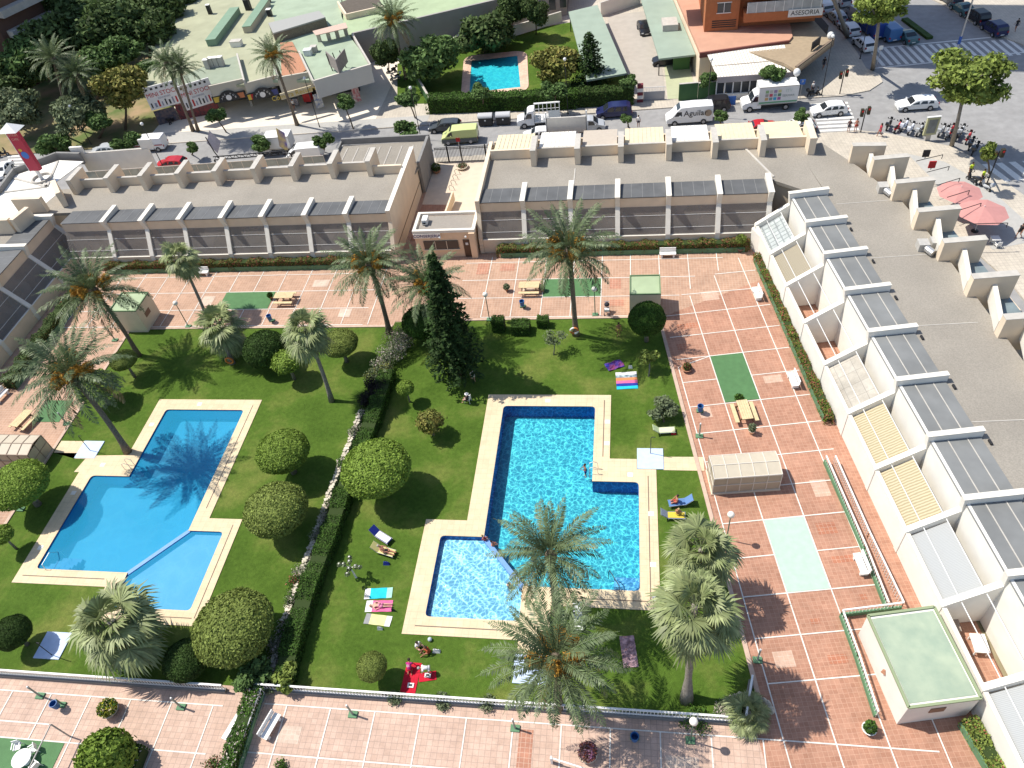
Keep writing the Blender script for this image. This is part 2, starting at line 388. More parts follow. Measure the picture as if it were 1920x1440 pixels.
for x, y, a_, b_, k in ((-1.2,61.0,1.2,1.6,3),(-1.0,58.0,1.4,1.0,3),(-12.8,64.1,1.6,1.2,3),(-10.2,60.6,1.2,1.0,2),(-33.5,62.0,1.8,1.2,2),(-46.0,59.3,1.4,1.6,2),(-56.5,58.0,2.0,1.5,2),(3.4,14.6,2.0,1.8,2),(6.4,12.6,1.4,1.0,2),(-6.3,15.2,.9,2.4,3),(-15.5,64.0,1.3,2.0,3),(-29.4,57.0,1.3,1.3,2),(-22.0,15.0,1.5,1.1,2),(-12.0,11.8,1.8,1.3,2)):
    struct(MB().sheet([(x-a_/2,y-b_/2),(x+a_/2,y-b_/2),(x+a_/2,y+b_/2),(x-a_/2,y+b_/2)], .021+.0004*k).build('paving_patch', pm[k]))
# kerbs round the lawns
kb = MB()
KERB = mat('pinkish_kerb', (.55, .40, .31), .85, .15, 3)
for a, b in (((-53.2,54.85),(-23.7,54.85)),((-23,55.6),wu(11.5,54.75)),(wu(11.5,54.8),wu(11.2,16.2)),((-53.1,54.6),(-52.75,30)),((-52.7,30),(-52.4,17.5))):
    kb.beam((*a,.05),(*b,.05),.3,.10)
struct(kb.build('lawn_kerbs', KERB))
# pools ---------------------------------------------------------------
def pool_floor_mat(name, c, c2):
    return mat(name, c, .6, col2=c2, scale=.6, big=.05)
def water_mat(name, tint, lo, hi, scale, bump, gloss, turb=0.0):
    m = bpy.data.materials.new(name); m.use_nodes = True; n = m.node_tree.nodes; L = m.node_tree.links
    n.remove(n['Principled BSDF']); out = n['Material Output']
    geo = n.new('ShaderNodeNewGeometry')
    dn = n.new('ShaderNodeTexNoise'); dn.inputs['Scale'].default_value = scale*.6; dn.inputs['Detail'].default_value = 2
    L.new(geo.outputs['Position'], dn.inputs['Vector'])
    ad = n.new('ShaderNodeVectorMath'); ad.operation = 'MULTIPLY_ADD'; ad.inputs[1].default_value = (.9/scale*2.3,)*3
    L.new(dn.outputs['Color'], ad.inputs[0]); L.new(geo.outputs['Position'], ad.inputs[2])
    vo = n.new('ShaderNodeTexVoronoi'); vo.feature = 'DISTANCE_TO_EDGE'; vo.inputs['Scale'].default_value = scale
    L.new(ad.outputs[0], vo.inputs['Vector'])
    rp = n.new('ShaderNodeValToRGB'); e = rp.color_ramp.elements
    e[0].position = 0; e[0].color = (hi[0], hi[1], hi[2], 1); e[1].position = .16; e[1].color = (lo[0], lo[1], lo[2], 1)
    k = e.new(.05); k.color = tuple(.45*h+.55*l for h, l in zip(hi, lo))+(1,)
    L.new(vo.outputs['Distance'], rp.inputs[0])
    tr = n.new('ShaderNodeBsdfTransparent'); L.new(rp.outputs[0], tr.inputs[0])  # bright caustic lines are painted into the water's transparency colour
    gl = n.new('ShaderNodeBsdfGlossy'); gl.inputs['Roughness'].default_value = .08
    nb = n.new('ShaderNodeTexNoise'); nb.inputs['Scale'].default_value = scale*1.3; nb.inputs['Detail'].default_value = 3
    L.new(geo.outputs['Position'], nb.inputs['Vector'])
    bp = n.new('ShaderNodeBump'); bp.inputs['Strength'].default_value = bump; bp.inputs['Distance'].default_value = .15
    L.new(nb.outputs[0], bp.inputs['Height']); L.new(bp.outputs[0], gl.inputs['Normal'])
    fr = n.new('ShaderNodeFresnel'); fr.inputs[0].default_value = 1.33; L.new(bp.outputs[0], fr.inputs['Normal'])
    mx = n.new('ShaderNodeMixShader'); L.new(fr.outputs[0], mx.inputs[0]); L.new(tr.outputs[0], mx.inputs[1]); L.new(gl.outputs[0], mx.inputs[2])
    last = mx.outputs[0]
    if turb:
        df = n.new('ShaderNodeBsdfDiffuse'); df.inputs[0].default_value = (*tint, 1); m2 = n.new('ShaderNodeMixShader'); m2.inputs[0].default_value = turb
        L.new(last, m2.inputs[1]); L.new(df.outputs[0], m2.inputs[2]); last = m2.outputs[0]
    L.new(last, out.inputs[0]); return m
PW = mat('pool_wall_blue', (.018, .16, .50), .5, .15, 3)
FL_R = mat('pool_floor_cyan', (.025, .33, .47), .6, .10, .5)
FL_K = mat('pool_floor_pale', (.17, .44, .66), .6, .08, .5)
FL_L = mat('pool_floor_blue', (.025, .32, .52), .6, .12, .3)
FL_LK = mat('pool_floor_soft_blue', (.20, .46, .68), .6, .08, .4)
WAT_R = water_mat('painted_caustic_water', None, (.74,.84,.88), (1.85,1.7,1.45), 2.15, .5, .1)
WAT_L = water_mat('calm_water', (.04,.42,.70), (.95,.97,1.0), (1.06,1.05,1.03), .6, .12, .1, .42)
def poolset(inner, cope, label, fmain, fkid, main, kid, divider, wat, hlips):
    t = thing('swimming_pool', label, 'pool', (cope[0][0], cope[0][1], 0))
    MB().sheet(cope, .07, [inner], .0).build('coping', COPE, t)
    bs = MB()
    n = len(inner)
    for i in range(n):
        a, b = inner[i], inner[(i+1) % n]; bs.add([(a[0],a[1],-1.45),(b[0],b[1],-1.45),(b[0],b[1],.068),(a[0],a[1],.068)], [(0,1,2,3)])
    bs.build('pool_wall', PW, t)
    MB().sheet(main, -1.45).build('pool_floor', fmain, t)
    MB().sheet(kid, -.42, z1=-1.45).build('paddling_floor', fkid, t)
    MB().beam((*divider[0], -.25), (*divider[1], -.25), .34, .52).build('divider_wall', mat('divider_tile', (.16, .32, .62), .5, .1, 3), t)
    for a, b in hlips: MB().beam((*a, .073), (*b, .073), .07, .012).build('drain_slot', mat('slot_dark', (.16, .12, .09), .8), t)
    return t
tR = poolset(pRr, cR, 'L-shaped swimming pool with rippled sparkling water in the right lawn', FL_R, FL_K,
        [(-10.95,44.05),(-2.75,44.05),(-2.75,35.97),(.97,35.97),(.97,26.43),(-7.53,26.43),(-10.95,30.45)],
        [(-7.6,26.43),(-7.53,23.7),(-14.4,23.7),(-14.4,30.45),(-10.99,30.45)], ((-7.5,26.35),(-10.98,30.5)), WAT_R,
        [((-1.95,44.8),(-1.95,38.5)),((1.72,36.6),(1.72,25.6)),((1.72,25.65),(-5,25.65)),((-15,22.95),(-8,22.95))])
tL = poolset(pLr, cL, 'angular swimming pool with calm deep blue water in the left lawn', FL_L, FL_LK,
        [(-43.68,43.3),(-35.7,43.3),(-35.7,30.1),(-39.2,26.1),(-47.37,26.1),(-47.37,35.4),(-43.68,35.4)],
        [(-35.7,30.05),(-32.6,30.1),(-32.6,23.2),(-39.2,23.2),(-39.2,26.05)], ((-35.65,30.15),(-39.25,26.05)), WAT_L,
        [((-35.0,43.9),(-35.0,32.3)),((-32.0,30.8),(-32.0,22.6)),((-32.2,22.6),(-40,22.6)),((-48.2,25.45),(-40.9,25.45))])
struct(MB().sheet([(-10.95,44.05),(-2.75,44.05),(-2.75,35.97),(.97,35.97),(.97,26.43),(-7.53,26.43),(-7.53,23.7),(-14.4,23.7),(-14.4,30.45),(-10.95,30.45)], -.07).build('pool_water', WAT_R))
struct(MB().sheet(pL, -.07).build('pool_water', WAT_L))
for (x, y) in ((-7,44.7),(-1.95+.3,42.3),(-1.65,39.9),(.3,36.7),(1.9,33.0),(1.95,28.6),(2.05,25.9)):
    MB().box(x-.22,x+.22,y-.2,y+.2,.071,.082).build('skimmer_lid', WHITE, tR)
for (x, y) in ((-40.5,44.0),(-44.3,41.4),(-46.9,36.6),(-48.1,33.5),(-48.1,28.0)):
    MB().box(x-.22,x+.22,y-.2,y+.2,.071,.082).build('skimmer_lid', WHITE, tL)
s_sheet('stone_path', walk, .045, COPE); s_sheet('stone_path', [(2.95,38.6),(6.2,38.65),(6.2,37.25),(2.95,37.25)], .045, COPE)
# shower trays with a thin shower pipe
TRAY = mat('pale_blue_tile', (.50, .60, .78), .6, .1, 3)
for (x0,x1,y0,y1,px,py,lb) in ((.86,2.98,37.3,39.42,1.95,38.9,'pale blue shower tray with a pipe by the right path of the rippled pool'),
        (-50.15,-48.1,37.3,39.3,-49.0,38.2,'pale blue shower tray with a pipe by the left calm pool'),
        (-7.55,-5.25,19.3,21.35,-6.3,20.3,'pale blue shower tray under the big date palm near the front railing'),
        (-43.3,-41.2,18.9,20.95,-41.9,19.2,'pale blue shower tray half hidden under the fan palm in the lower left lawn')):
    t = thing('shower', lb, 'shower', ((x0+x1)/2, (y0+y1)/2, 0))
    MB().box(x0,x1,y0,y1,.02,.10).build('tray', TRAY, t)
    MB().tube([(px,py,.1),(px,py,2.1),(px+.1,py-.02,2.25),(px+.35,py-.05,2.25)], .03, 6).build('pipe', DARK, t)
# pool ladders and hand rails
def ladder(x, y, ang, lb):
    t = thing('pool_ladder', lb, 'ladder', (x, y, 0)); c, s = math.cos(ang), math.sin(ang)
    for sd in (-.27, .27):
        pts = [(.55,sd,.07),(.5,sd,.8),(.2,sd,.95),(-.12,sd,.8),(-.15,sd,-.9)]
        MB().tube([(x+c*a-s*b, y+s*a+c*b, z) for a, b, z in pts], .025, 6).build('rail', STEEL, t)
    for z in (-.25, -.55): MB().beam((x-c*.15+s*.27, y-s*.15-c*.27, z), (x-c*.15-s*.27, y-s*.15+c*.27, z), .08, .03).build('step', STEEL, t)
ladder(-2.85, 37.0, 0, 'steel ladder at the inner corner of the rippled pool')
ladder(-43.9, 36.4, R(180), 'steel ladder at the inner corner of the calm pool')
t = thing('pool_steps', 'submerged steps with a bent handrail in the lower left corner of the calm pool', 'steps', (-46.5,27,-1.4))
for k in range(4): MB().box(-47.35,-44.8+0*k,26.12+.42*k,26.54+.42*k,-1.449,-.35-.27*k).build('step', mat('step_tile', (.05,.26,.52), .6, .1, 3), t)
MB().tube([(-46.4,26.0,.07),(-46.4,26.1,.75),(-46.4,27.2,.75),(-46.4,27.9,-.3),(-46.4,27.9,-1.2)], .03, 6).build('handrail', STEEL, t)
t = thing('pool_steps', 'submerged steps with a handrail in the lower right corner of the rippled pool', 'steps', (0,27,-1.4))
for k in range(4): MB().box(-.9,.95,26.45+.42*k,26.87+.42*k,-1.449,-.35-.27*k).build('step', mat('step_tile', (.05,.26,.52)), t)
MB().tube([(-.5,26.3,.07),(-.5,26.4,.75),(-1.2,27.6,.75),(-1.3,28.0,-.3),(-1.3,28,-1.2)], .03, 6).build('handrail', DARK, t)
# ================================================================== THE WHITE TERRACED BLOCKS
ZT, ZR, ZF = 6.0, 5.3, 7.25      # fin tops at the court, roof level, parapet fins
LWALL = mat('low_court_wall', (.72, .58, .43), .85, .1, 1)
SKY_ = mat('balcony_glass', (.22, .27, .28), .2, .25, 1.2, spec=.6, big=.1)
AWN = mat('ivory_awning', (.74, .62, .40), .8, .10, 2)
AWW = mat('white_awning', (.80, .78, .72), .8, .06, 2)
AWG = mat('beige_sheet', (.47, .41, .34), .85, .08, 3)
CANE = None
def cane_mat(name, c1, c2, ang, sc=9.0):
    m = bpy.data.materials.new(name); m.use_nodes = True; n = m.node_tree.nodes; L = m.node_tree.links
    b = n['Principled BSDF']; b.inputs['Roughness'].default_value = .9
    geo = n.new('ShaderNodeNewGeometry'); mp = n.new('ShaderNodeMapping'); mp.vector_type = 'TEXTURE'; mp.inputs['Rotation'].default_value = (0,0,ang)
    L.new(geo.outputs['Position'], mp.inputs['Vector']); wv = n.new('ShaderNodeTexWave'); wv.inputs['Scale'].default_value = sc/6.28*1.0
    wv.inputs['Distortion'].default_value = 2.0; wv.inputs['Detail'].default_value = 3; wv.inputs['Detail Scale'].default_value = 2
    L.new(mp.outputs[0], wv.inputs['Vector']); rp = n.new('ShaderNodeValToRGB')
    rp.color_ramp.elements[0].color = (*c1, 1); rp.color_ramp.elements[1].color = (*c2, 1); L.new(wv.outputs[0], rp.inputs[0])
    L.new(rp.outputs[0], b.inputs['Base Color']); return m
class Wing:
    """bays along A from origin O; N points from the court into the building"""
    def __init__(s, O, A, N): s.O = np.array(O, float); s.A = np.array(A, float); s.N = np.array(N, float)
    def p(s, a, d, z): q = s.O+a*s.A+d*s.N; return (float(q[0]), float(q[1]), z)
    def q2(s, a, d): return s.p(a, d, 0)[:2]
    def solid(s, mb, prof, a0, a1):
        """profile (d,z) swept from a0 to a1"""
        n = len(prof); vs = [s.p(a0, d, z) for d, z in prof]+[s.p(a1, d, z) for d, z in prof]
        tri = tessellate_polygon([[Vector((d, z, 0)) for d, z in prof]]); fs = []
        for t in tri: fs.append(tuple(t)); fs.append(tuple(n+i for i in reversed(t)))
        fs += [(i, n+i, n+(i+1) % n, (i+1) % n) for i in range(n)]
        mb.add(vs, fs); return mb
    def block(s, mb, a0, a1, d0, d1, z0, z1): return mb.prism([s.q2(a0,d0),s.q2(a1,d0),s.q2(a1,d1),s.q2(a0,d1)], z0, z1)
def fix_normals(o):
    import bmesh
    b = bmesh.new(); b.from_mesh(o.data); bmesh.ops.recalc_face_normals(b, faces=b.faces); b.to_mesh(o.data); b.free()
FINC = mat('fin_cap_white', (.72, .68, .60), .85, .08, 2, big=.04)
def court_side(W, root, fins, zw, dk, zk, dend, covers, FM, wallm, th=.42, skip=(), zr=ZR, endwall=(), lean=.25):
    for i, a in enumerate(fins):
        if i in skip: continue
        prof = [(-.06,zw-.05),(-.06,zw+.16),(dk-.05,zk),(dk-.25-lean,ZT),(dend,ZT),(dend,zr-.3),(dk+.3,zr-.3),(dk+.3,zk-1.0),(dk+.3,.05),(-.06,.05)]
        f = W.solid(MB(), prof, a-th/2, a+th/2).build('fin_wall', FM, root); fix_normals(f)
        cp = MB(); a0, a1 = a-th/2-.02, a+th/2+.02
        W.block(cp, a0, a1, dk-.28-lean, dend+.02, ZT, ZT+.05); sub(f, cp, 'coping', FINC)
    for i in range(len(fins)-1):
        a0, a1 = fins[i]+th/2, fins[i+1]-th/2
        W.block(MB(), a0, a1, 0, .22, .02, zw).build('patio_wall', wallm, root)
        W.block(MB(), a0, a1, -.03, .25, zw, zw+.06).build('wall_coping', FINC, root)
        W.block(MB(), a0, a1, dk+.05, dk+.25, .02, ZT-.5).build('house_wall', wallm, root)
        # dark roof panel
        rg_ = bool(covers); pz = .16 if rg_ else 0; m = MB(); W.solid(m, [(dk-.02,ZT-.42-pz),(dk-.02,ZT-.36-pz),(dend-.15,ZT-.52-pz*.5),(dend-.15,ZT-.60-pz*.5)], a0+.06, a1-.04)
        pn = m.build('roof_panel', GLASSR if rg_ else GLASS, root); fix_normals(pn)
        st = MB(); k = 4 if covers is None or len(covers) == 0 or covers[0] != 'R' else 2
        if k == 4:
            for j in range(1, 4):
                aa = a0+(a1-a0)*(j+random.uniform(-.05,.05))/4; st.beam(W.p(aa,dk,ZT-.355), W.p(aa,dend-.2,ZT-.515), .035, .02)
        else:
            for fr in (.33, .70):
                dd = dk+(dend-dk)*fr; st.beam(W.p(a0,dd,ZT-.34-pz-.10*fr), W.p(a1,dd,ZT-.34-pz-.10*fr), .07, .04)
        sub(pn, st, 'panel_joint', CONC if rg_ else mat('joint_grey', (.26,.26,.255), .7, .2, 3))
        c = covers[i+1] if covers and covers[0] == 'R' else 'net'
        if c == 'net':
            m = MB(); m.quad(W.p(a0,.1,zw+.02), W.p(a1,.1,zw+.02), W.p(a1,dk,zk-.15), W.p(a0,dk,zk-.15)); m.build('shade_net', NET, root)
            st = MB()
            for fr in (.25, .68): st.beam(W.p(a0,.1+(dk-.1)*fr,zw+.05+(zk-.15-zw)*fr), W.p(a1,.1+(dk-.1)*fr,zw+.05+(zk-.15-zw)*fr), .03, .03)
            st.build('net_cable', METAL, root)
        else:
            mt = {'cane': cane_mat('cane_screen%d' % i, (.30,.25,.15), (.50,.43,.29), UA), 'brown': cane_mat('brown_cane', (.20,.17,.12), (.36,.32,.24), UA, 12),
                  'grid': tile_mat('glazed_grid', (.40,.43,.42), (.36,.39,.38), (.22,.24,.24), .55, UA, .12), 'tiles': tile_mat('floor_panel', (.40,.37,.32), (.37,.34,.29), (.26,.24,.21), 1.2, UA, .02),
                  'grey': cane_mat('corrugated_grey', (.30,.31,.31), (.38,.39,.39), UA, 20), 'open': None}[c]
            if mt is not None:
                m = MB(); W.solid(m, [(.35,zw-.25),(.35,zw-.2),(dk-.7,zk-1.0),(dk-.7,zk-1.05)], a0+.1, a1-.1); o = m.build('patio_cover', mt, root); fix_normals(o)
            st = MB()
            for fr in (.3, .72): st.beam(W.p(a0,.1+(dk-.1)*fr,zw+.0+(zk-.15-zw)*fr), W.p(a1,.1+(dk-.1)*fr,zw+.0+(zk-.15-zw)*fr), .05, .05)
            st.build('patio_rail', METAL, root)
def outer_side(W, root, fins, din, dpar, dout, zpar, aw, th=.6, parapet=True):
    for i, a in enumerate(fins):
        f = W.block(MB(), a-th/2, a+th/2, din, dout, ZR-.2, ZF).build('parapet_fin', CREAM, root)
        cp = W.block(MB(), a-th/2-.02, a+th/2+.02, din-.02, dout+.02, ZF, ZF+.05); sub(f, cp, 'coping', CONC)
    for i in range(len(fins)-1):
        a0, a1 = fins[i]+th/2, fins[i+1]-th/2
        if parapet: W.block(MB(), a0, a1, dpar, dpar+.3, ZR-.2, zpar).build('parapet', CREAM, root); W.block(MB(), a0, a1, dpar-.02, dpar+.32, zpar, zpar+.05).build('parapet_coping', CONC, root)
        if aw[i]:
            mt = {'i': AWN, 'w': AWW, 'g': AWG, 'b': SKY_}[aw[i]]
            z0 = zpar-.15 if aw[i] != 'b' else zpar-2.2; o = MB(); W.solid(o, [(dpar+.45,z0),(dpar+.45,z0+.05),(dpar+4.6,z0-.35),(dpar+4.6,z0-.4)], a0+.15, a1-.15)
            o = o.build('awning' if aw[i] != 'b' else 'balcony_floor', mt, root); fix_normals(o)
            if aw[i] in 'iw':
                st = MB()
                for j in range(1, 9): aa = a0+.15+(a1-a0-.3)*j/9; st.beam(W.p(aa,dpar+.5,z0+.07), W.p(aa,dpar+4.55,z0-.33), .05, .03)
                sub(o, st, 'awning_rib', CONC)
# ---- right building: wing behind the court (faces us) and long right wing
broot = thing('terraced_building', 'long cream and white block with gravel roof along the right and rear of the court', 'building', (20, 60, 0))
WB = Wing((0, 66.8), (1, 0), (0, 1))
finsB = [-15.9, -11.0, -5.95, -1.0, 4.25, 9.35, 14.4]
court_side(WB, broot, finsB, 1.72, 1.35, 4.6, 4.4, None, FINC, LWALL, th=.5, skip=(0,))
UB = np.array([math.cos(R(99.3)), math.sin(R(99.3))]); NB = np.array([UB[1], -UB[0]])
def wrel(u_):  # wall line: passes w=23.3 in the paving axes, slightly turned
    return None
OB = np.array(wu(23.35, 40.0))
WR = Wing(OB, UB, NB)
finsR = [16.4-40-5.3, 16.4-40, 21.75-40, 27.3-40, 32.7-40, 38.2-40, 43.7-40, 49.0-40, 54.2-40, 59.2-40, 64.2-40]
court_side(WR, broot, finsR, 2.55, 3.15, 4.7, 6.85, ['R','grey','open','grey','cane','cane','tiles','open','open','brown','grid','open'], WHITE, WHITE, th=.42, lean=.0)
# first short slanting piece at the corner
m = MB(); m.prism([(12.9,66.8),(14.35,69.5),(14.35,71),(15.3,71),wu(26.3,64.0),wu(23.4,61.5)], .02, 2.0); m.build('corner_patio', CREAM, broot)
m = MB(); m.prism([wu(23.3,61.9),(12.75,66.8),(12.95,67.0),wu(23.6,61.9)], .02, 2.35); m.build('patio_wall', WHITE, broot)
# roofs
rooff = [(-15.7,71.05),(14.9,71.05),wu(27.8,65.6),wu(29.9,64.2),WR.q2(30,6.7),WR.q2(-45,6.7),wu(36.4,-5),wu(36.6,55),wu(36.2,62),wu(34.5,68.5),wu(32.5,74.0),(19.6,77.7),(-15.7,77.7)]
MB().prism(rooff, ZR-.35, ZR).build('gravel_roof', GRAVEL, broot)
MB().prism([(-15.5,71.2),(14.9,71.2),wu(30.6,64.2),wu(29.9,-5),wu(36.3,-5),wu(36.3,55),wu(35.5,66),wu(32.5,73.6),(19,77.5),(-15.5,77.5)], .02, ZR-.36).build('house_core', CREAM, broot)
# roof seams and upstands
MB().beam((-5.75,71.2,ZR+.02),(-5.75,74.8,ZR+.02),.12,.06).build('roof_seam', CONC, broot); MB().beam((12.9,77.3,ZR+.05),(15.1,71.5,ZR+.05),.22,.12).build('roof_seam', CONC, broot)
for u_ in (44.0, 53.2, 33.6, 62.0): MB().beam((*wu(30.2,u_+.4),ZR+.01),(*wu(35.3,u_),ZR+.01),.07,.03).build('roof_seam', CONC, broot)
vents = [(w_, u_) for w_, u_ in ((30.5,58.0),(30.7,53.0),(30.7,47.9),(30.8,42.9),(30.9,37.4),(31.0,32.0),(31.1,26.6))]
for w_, u_ in vents: MB().obox(wu(w_-.45,u_), .07,.22,ZR,ZR+.18,UA-R(90)).build('roof_outlet', DARK, broot)
# passage side walls
end = WB.block(MB(), -15.9-.22, -15.9+.22, -.06, 12.5, .02, 1).build('passage_wall', CREAM, broot)
m = MB(); WB.solid(m, [(1.1,ZT),(1.1,4.6),(0,1.9),(0,1.0),(15.2,1.0),(13.6,ZT)], -16.12, -15.68); o = m.build('passage_wall', CREAM, broot); fix_normals(o)
# street side of the rear wing
finsO = [-15.6, -10.45, -5.5, -.7, 4.5, 9.4, 14.4]
WO = Wing((0, 0), (1, 0), (0, 1))
outer_side(WO, broot, finsO[1:], 75.6, 77.4, 78.9, 6.45, ['w','g','i','w','i'])
outer_side(WO, broot, finsO[:2], 75.6, 77.4, 78.9, 6.45, ['i']) if False else None
WO.block(MB(), -15.6, -10.7, 77.4, 77.7, ZR-.2, 6.45).build('parapet', CREAM, broot)
o = MB(); WO.solid(o, [(77.85,6.25),(77.85,6.3),(82.0,5.9),(82.0,5.85)], -15.2, -10.8); o = o.build('awning', AWN, broot); fix_normals(o)
st = MB()
for j in range(1, 9): st.beam((-15.2+.49*j,77.9,6.33),(-15.2+.49*j,81.9,5.93),.05,.03)
sub(o, st, 'awning_rib', CONC)
WO.block(MB(), 14.7, 19.6, 77.4, 77.7, ZR-.2, 6.45).build('parapet', CREAM, broot)
WO.block(MB(), 19.1, 19.8, 75.6, 79.5, ZR-.2, ZF).build('parapet_fin', CREAM, broot)
o = MB(); WO.solid(o, [(77.85,6.25),(77.85,6.3),(82.0,5.9),(82.0,5.85)], 14.9, 18.9); o = o.build('awning', AWN, broot); fix_normals(o)
# outer street wall below the balconies
MB().box(-15.9,19.8,82.1,82.35,.02,4.9).build('street_wall', CREAM, broot)
MB().box(-15.9,19.8,77.7,82.1,3.2,3.4).build('balcony_floor', CONC, broot)
# big roof board and small panels over the street
t = thing('billboard', 'blank white board standing on posts above the street behind the ivory awnings', 'billboard', (-8, 83, 4))
MB().box(-9.5,-4.75,83.0,83.15,5.2,7.2).build('board', mat('board_back', (.60,.56,.50), .7, .08, 2), t)
for x in (-9.5,-4.75): MB().beam((x,83.08,.05),(x,83.08,7.9),.16,.16).build('post', METAL, t)
# outer side of the right wing: staggered thick fins with low angled walls
finW = [(33.9,37.1,69.6),(34.9,38.3,66.6),(35.3,38.9,62.1),(35.4,39.1,57.2),(35.6,39.2,52.4),(35.8,39.4,47.4),(35.9,39.5,42.3),(36.0,39.6,37.2)]
for i, (w0, w1, u_) in enumerate(finW):
    aa = R(98.7-90) - R(3 if i else 12)
    c, s = math.cos(aa), math.sin(aa); x0, y0 = wu(w0, u_); L_ = w1-w0
    pts = [(x0+c*a-s*b, y0+s*a+c*b) for a, b in ((0,-.3),(L_,-.3),(L_,.35),(0,.35))]
    f = MB().prism(pts, ZR-1.5, ZF).build('parapet_fin', CREAM, broot)
    pts = [(x0+c*a-s*b, y0+s*a+c*b) for a, b in ((-.03,-.33),(L_+.03,-.33),(L_+.03,.38),(-.03,.38))]
    sub(f, MB().prism(pts, ZF, ZF+.05), 'coping', CONC)
    if i:
        w2, _, u2 = finW[i-1]
        a_ = wu(w2+1.9, u2-.35); b_ = wu(w0+.25, u_+.4)
        MB().beam((*a_, (ZR+6.5)/2-.1), (*b_, (ZR+6.5)/2-.1), .38, 1.35).build('parapet', FINC, broot)
        MB().prism([wu(w2+2.1,u2-.35), wu(max(w1,w0+3.4),u2-.35), wu(w1,u_+.4), wu(w0+.45,u_+.4)], 4.7, 4.8).build('balcony_glass', SKY_, broot)
MB().prism([wu(38.4,72),wu(38.9,62),wu(39.9,50),wu(40.3,36),wu(41.3,36),wu(40.9,50),wu(40.2,62),wu(39.2,72)], 2.9, 3.2).build('outer_ledge', LWALL, broot)
MB().prism([wu(36,72),wu(36.3,62),wu(36.5,50),wu(36.6,30),wu(40.4,30),wu(40.2,50),wu(39.2,62),wu(38.7,72)], .02, 2.9).build('shop_core', CREAM, broot)
# roof ventilators
def vent(px, py, lb, double=False, rz=0):
    x, y = G(px, py, ZR); t = thing('roof_ventilator', lb, 'ventilator', (x, y, ZR), rz)
    MB().box(x-.45,x+.45,y-.5,y+.5,ZR,ZR+.75).build('housing', mat('zinc', (.52,.50,.46), .5, .15, 4, metal=.2), t)
    MB().tube([(x+.2,y-.5,ZR+.4),(x+.6,y-1.25,ZR+.35)], .33, 12).build('duct', STEEL, t)
vent(1653, 358, 'small roof ventilator box nearest the red parasols on the gravel roof')
vent(1728, 466, 'left of two zinc roof ventilators with round ducts'); vent(1752, 462, 'right of two zinc roof ventilators, touching the parapet fin')
# ---- left building
lroot = thing('terraced_building', 'cream block with gravel roof at the left and left rear of the court', 'building', (-45, 68, 0))
WL = Wing((0, 65.35), (1, 0), (0, 1))
finsL = [-65.4,-59.4,-54.6,-49.9,-44.8,-40.0,-35.0,-30.3,-25.55]
court_side(WL, lroot, finsL, 1.72, 1.5, 4.6, 4.4, None, FINC, LWALL, th=.5, skip=(8,0))
m = MB(); WL.solid(m, [(1.25,ZT),(1.25,4.6),(0,1.9),(0,.02),(14.0,.02),(14.6,ZT)], -25.75, -25.3); o = m.build('end_wall', CREAM, lroot); fix_normals(o)
sub(o, MB().box(-25.78,-25.27,66.6,80,ZT,ZT+.05), 'coping', FINC)
sub(o, MB().beam((-25.28,66.5,1.6),(-25.28,79.3,1.6),.06,.10), 'wall_groove', mat('groove', (.28,.20,.13)))
WW = Wing((-65.2, 0), (0, -1), (-1, 0))
court_side(WW, lroot, [-68.1,-62.3,-56.6,-50.9,-45.2,-39.5,-33.8,-28.1], 1.72, 1.9, 4.6, 5.2, None, FINC, LWALL, th=.5)
MB().prism([(-25.75,69.6),(-69.6,69.6),(-70.3,69.6),(-70.3,20),(-74.0,20),(-74.0,68.0),(-70.2,71.5),(-69.6,74.9),(-66,74.9),(-44,75.4),(-44,76.3),(-25.75,76.3)][::-1], ZR-.35, ZR).build('gravel_roof', GRAVEL, lroot)
MB().prism([(-25.8,69.8),(-70.5,69.8),(-70.5,20),(-73.8,20),(-73.8,67.9),(-70,71.4),(-69.4,74.6),(-44,75),(-25.8,76)][::-1], .02, ZR-.36).build('house_core', CREAM, lroot)
for x0, x1, y in ((-90,-70,72.6),):
    pass
finsLO = [-66.9,-62.0,-57.6,-52.9,-48.2,-43.4,-38.7,-34.0,-29.5]
for i, a in enumerate(finsLO):
    yf = 73.5+(a+66.9)*.037
    f = MB().box(a-.3,a+.3,yf,yf+3.1,ZR-.2,ZF).build('parapet_fin', CREAM, lroot); sub(f, MB().box(a-.32,a+.32,yf-.02,yf+3.12,ZF,ZF+.05), 'coping', CONC)
    if i < 8: b = finsLO[i+1]; MB().box(a+.3,b-.3,yf+1.5,yf+1.8,ZR-.2,6.35).build('parapet', CREAM, lroot); MB().box(a+.3,b-.3,yf+1.48,yf+1.82,6.35,6.4).build('parapet_coping', CONC, lroot)
    pass
MB().box(-29.2,-25.75,75.3,75.6,ZR-.2,6.35).build('parapet', CREAM, lroot)
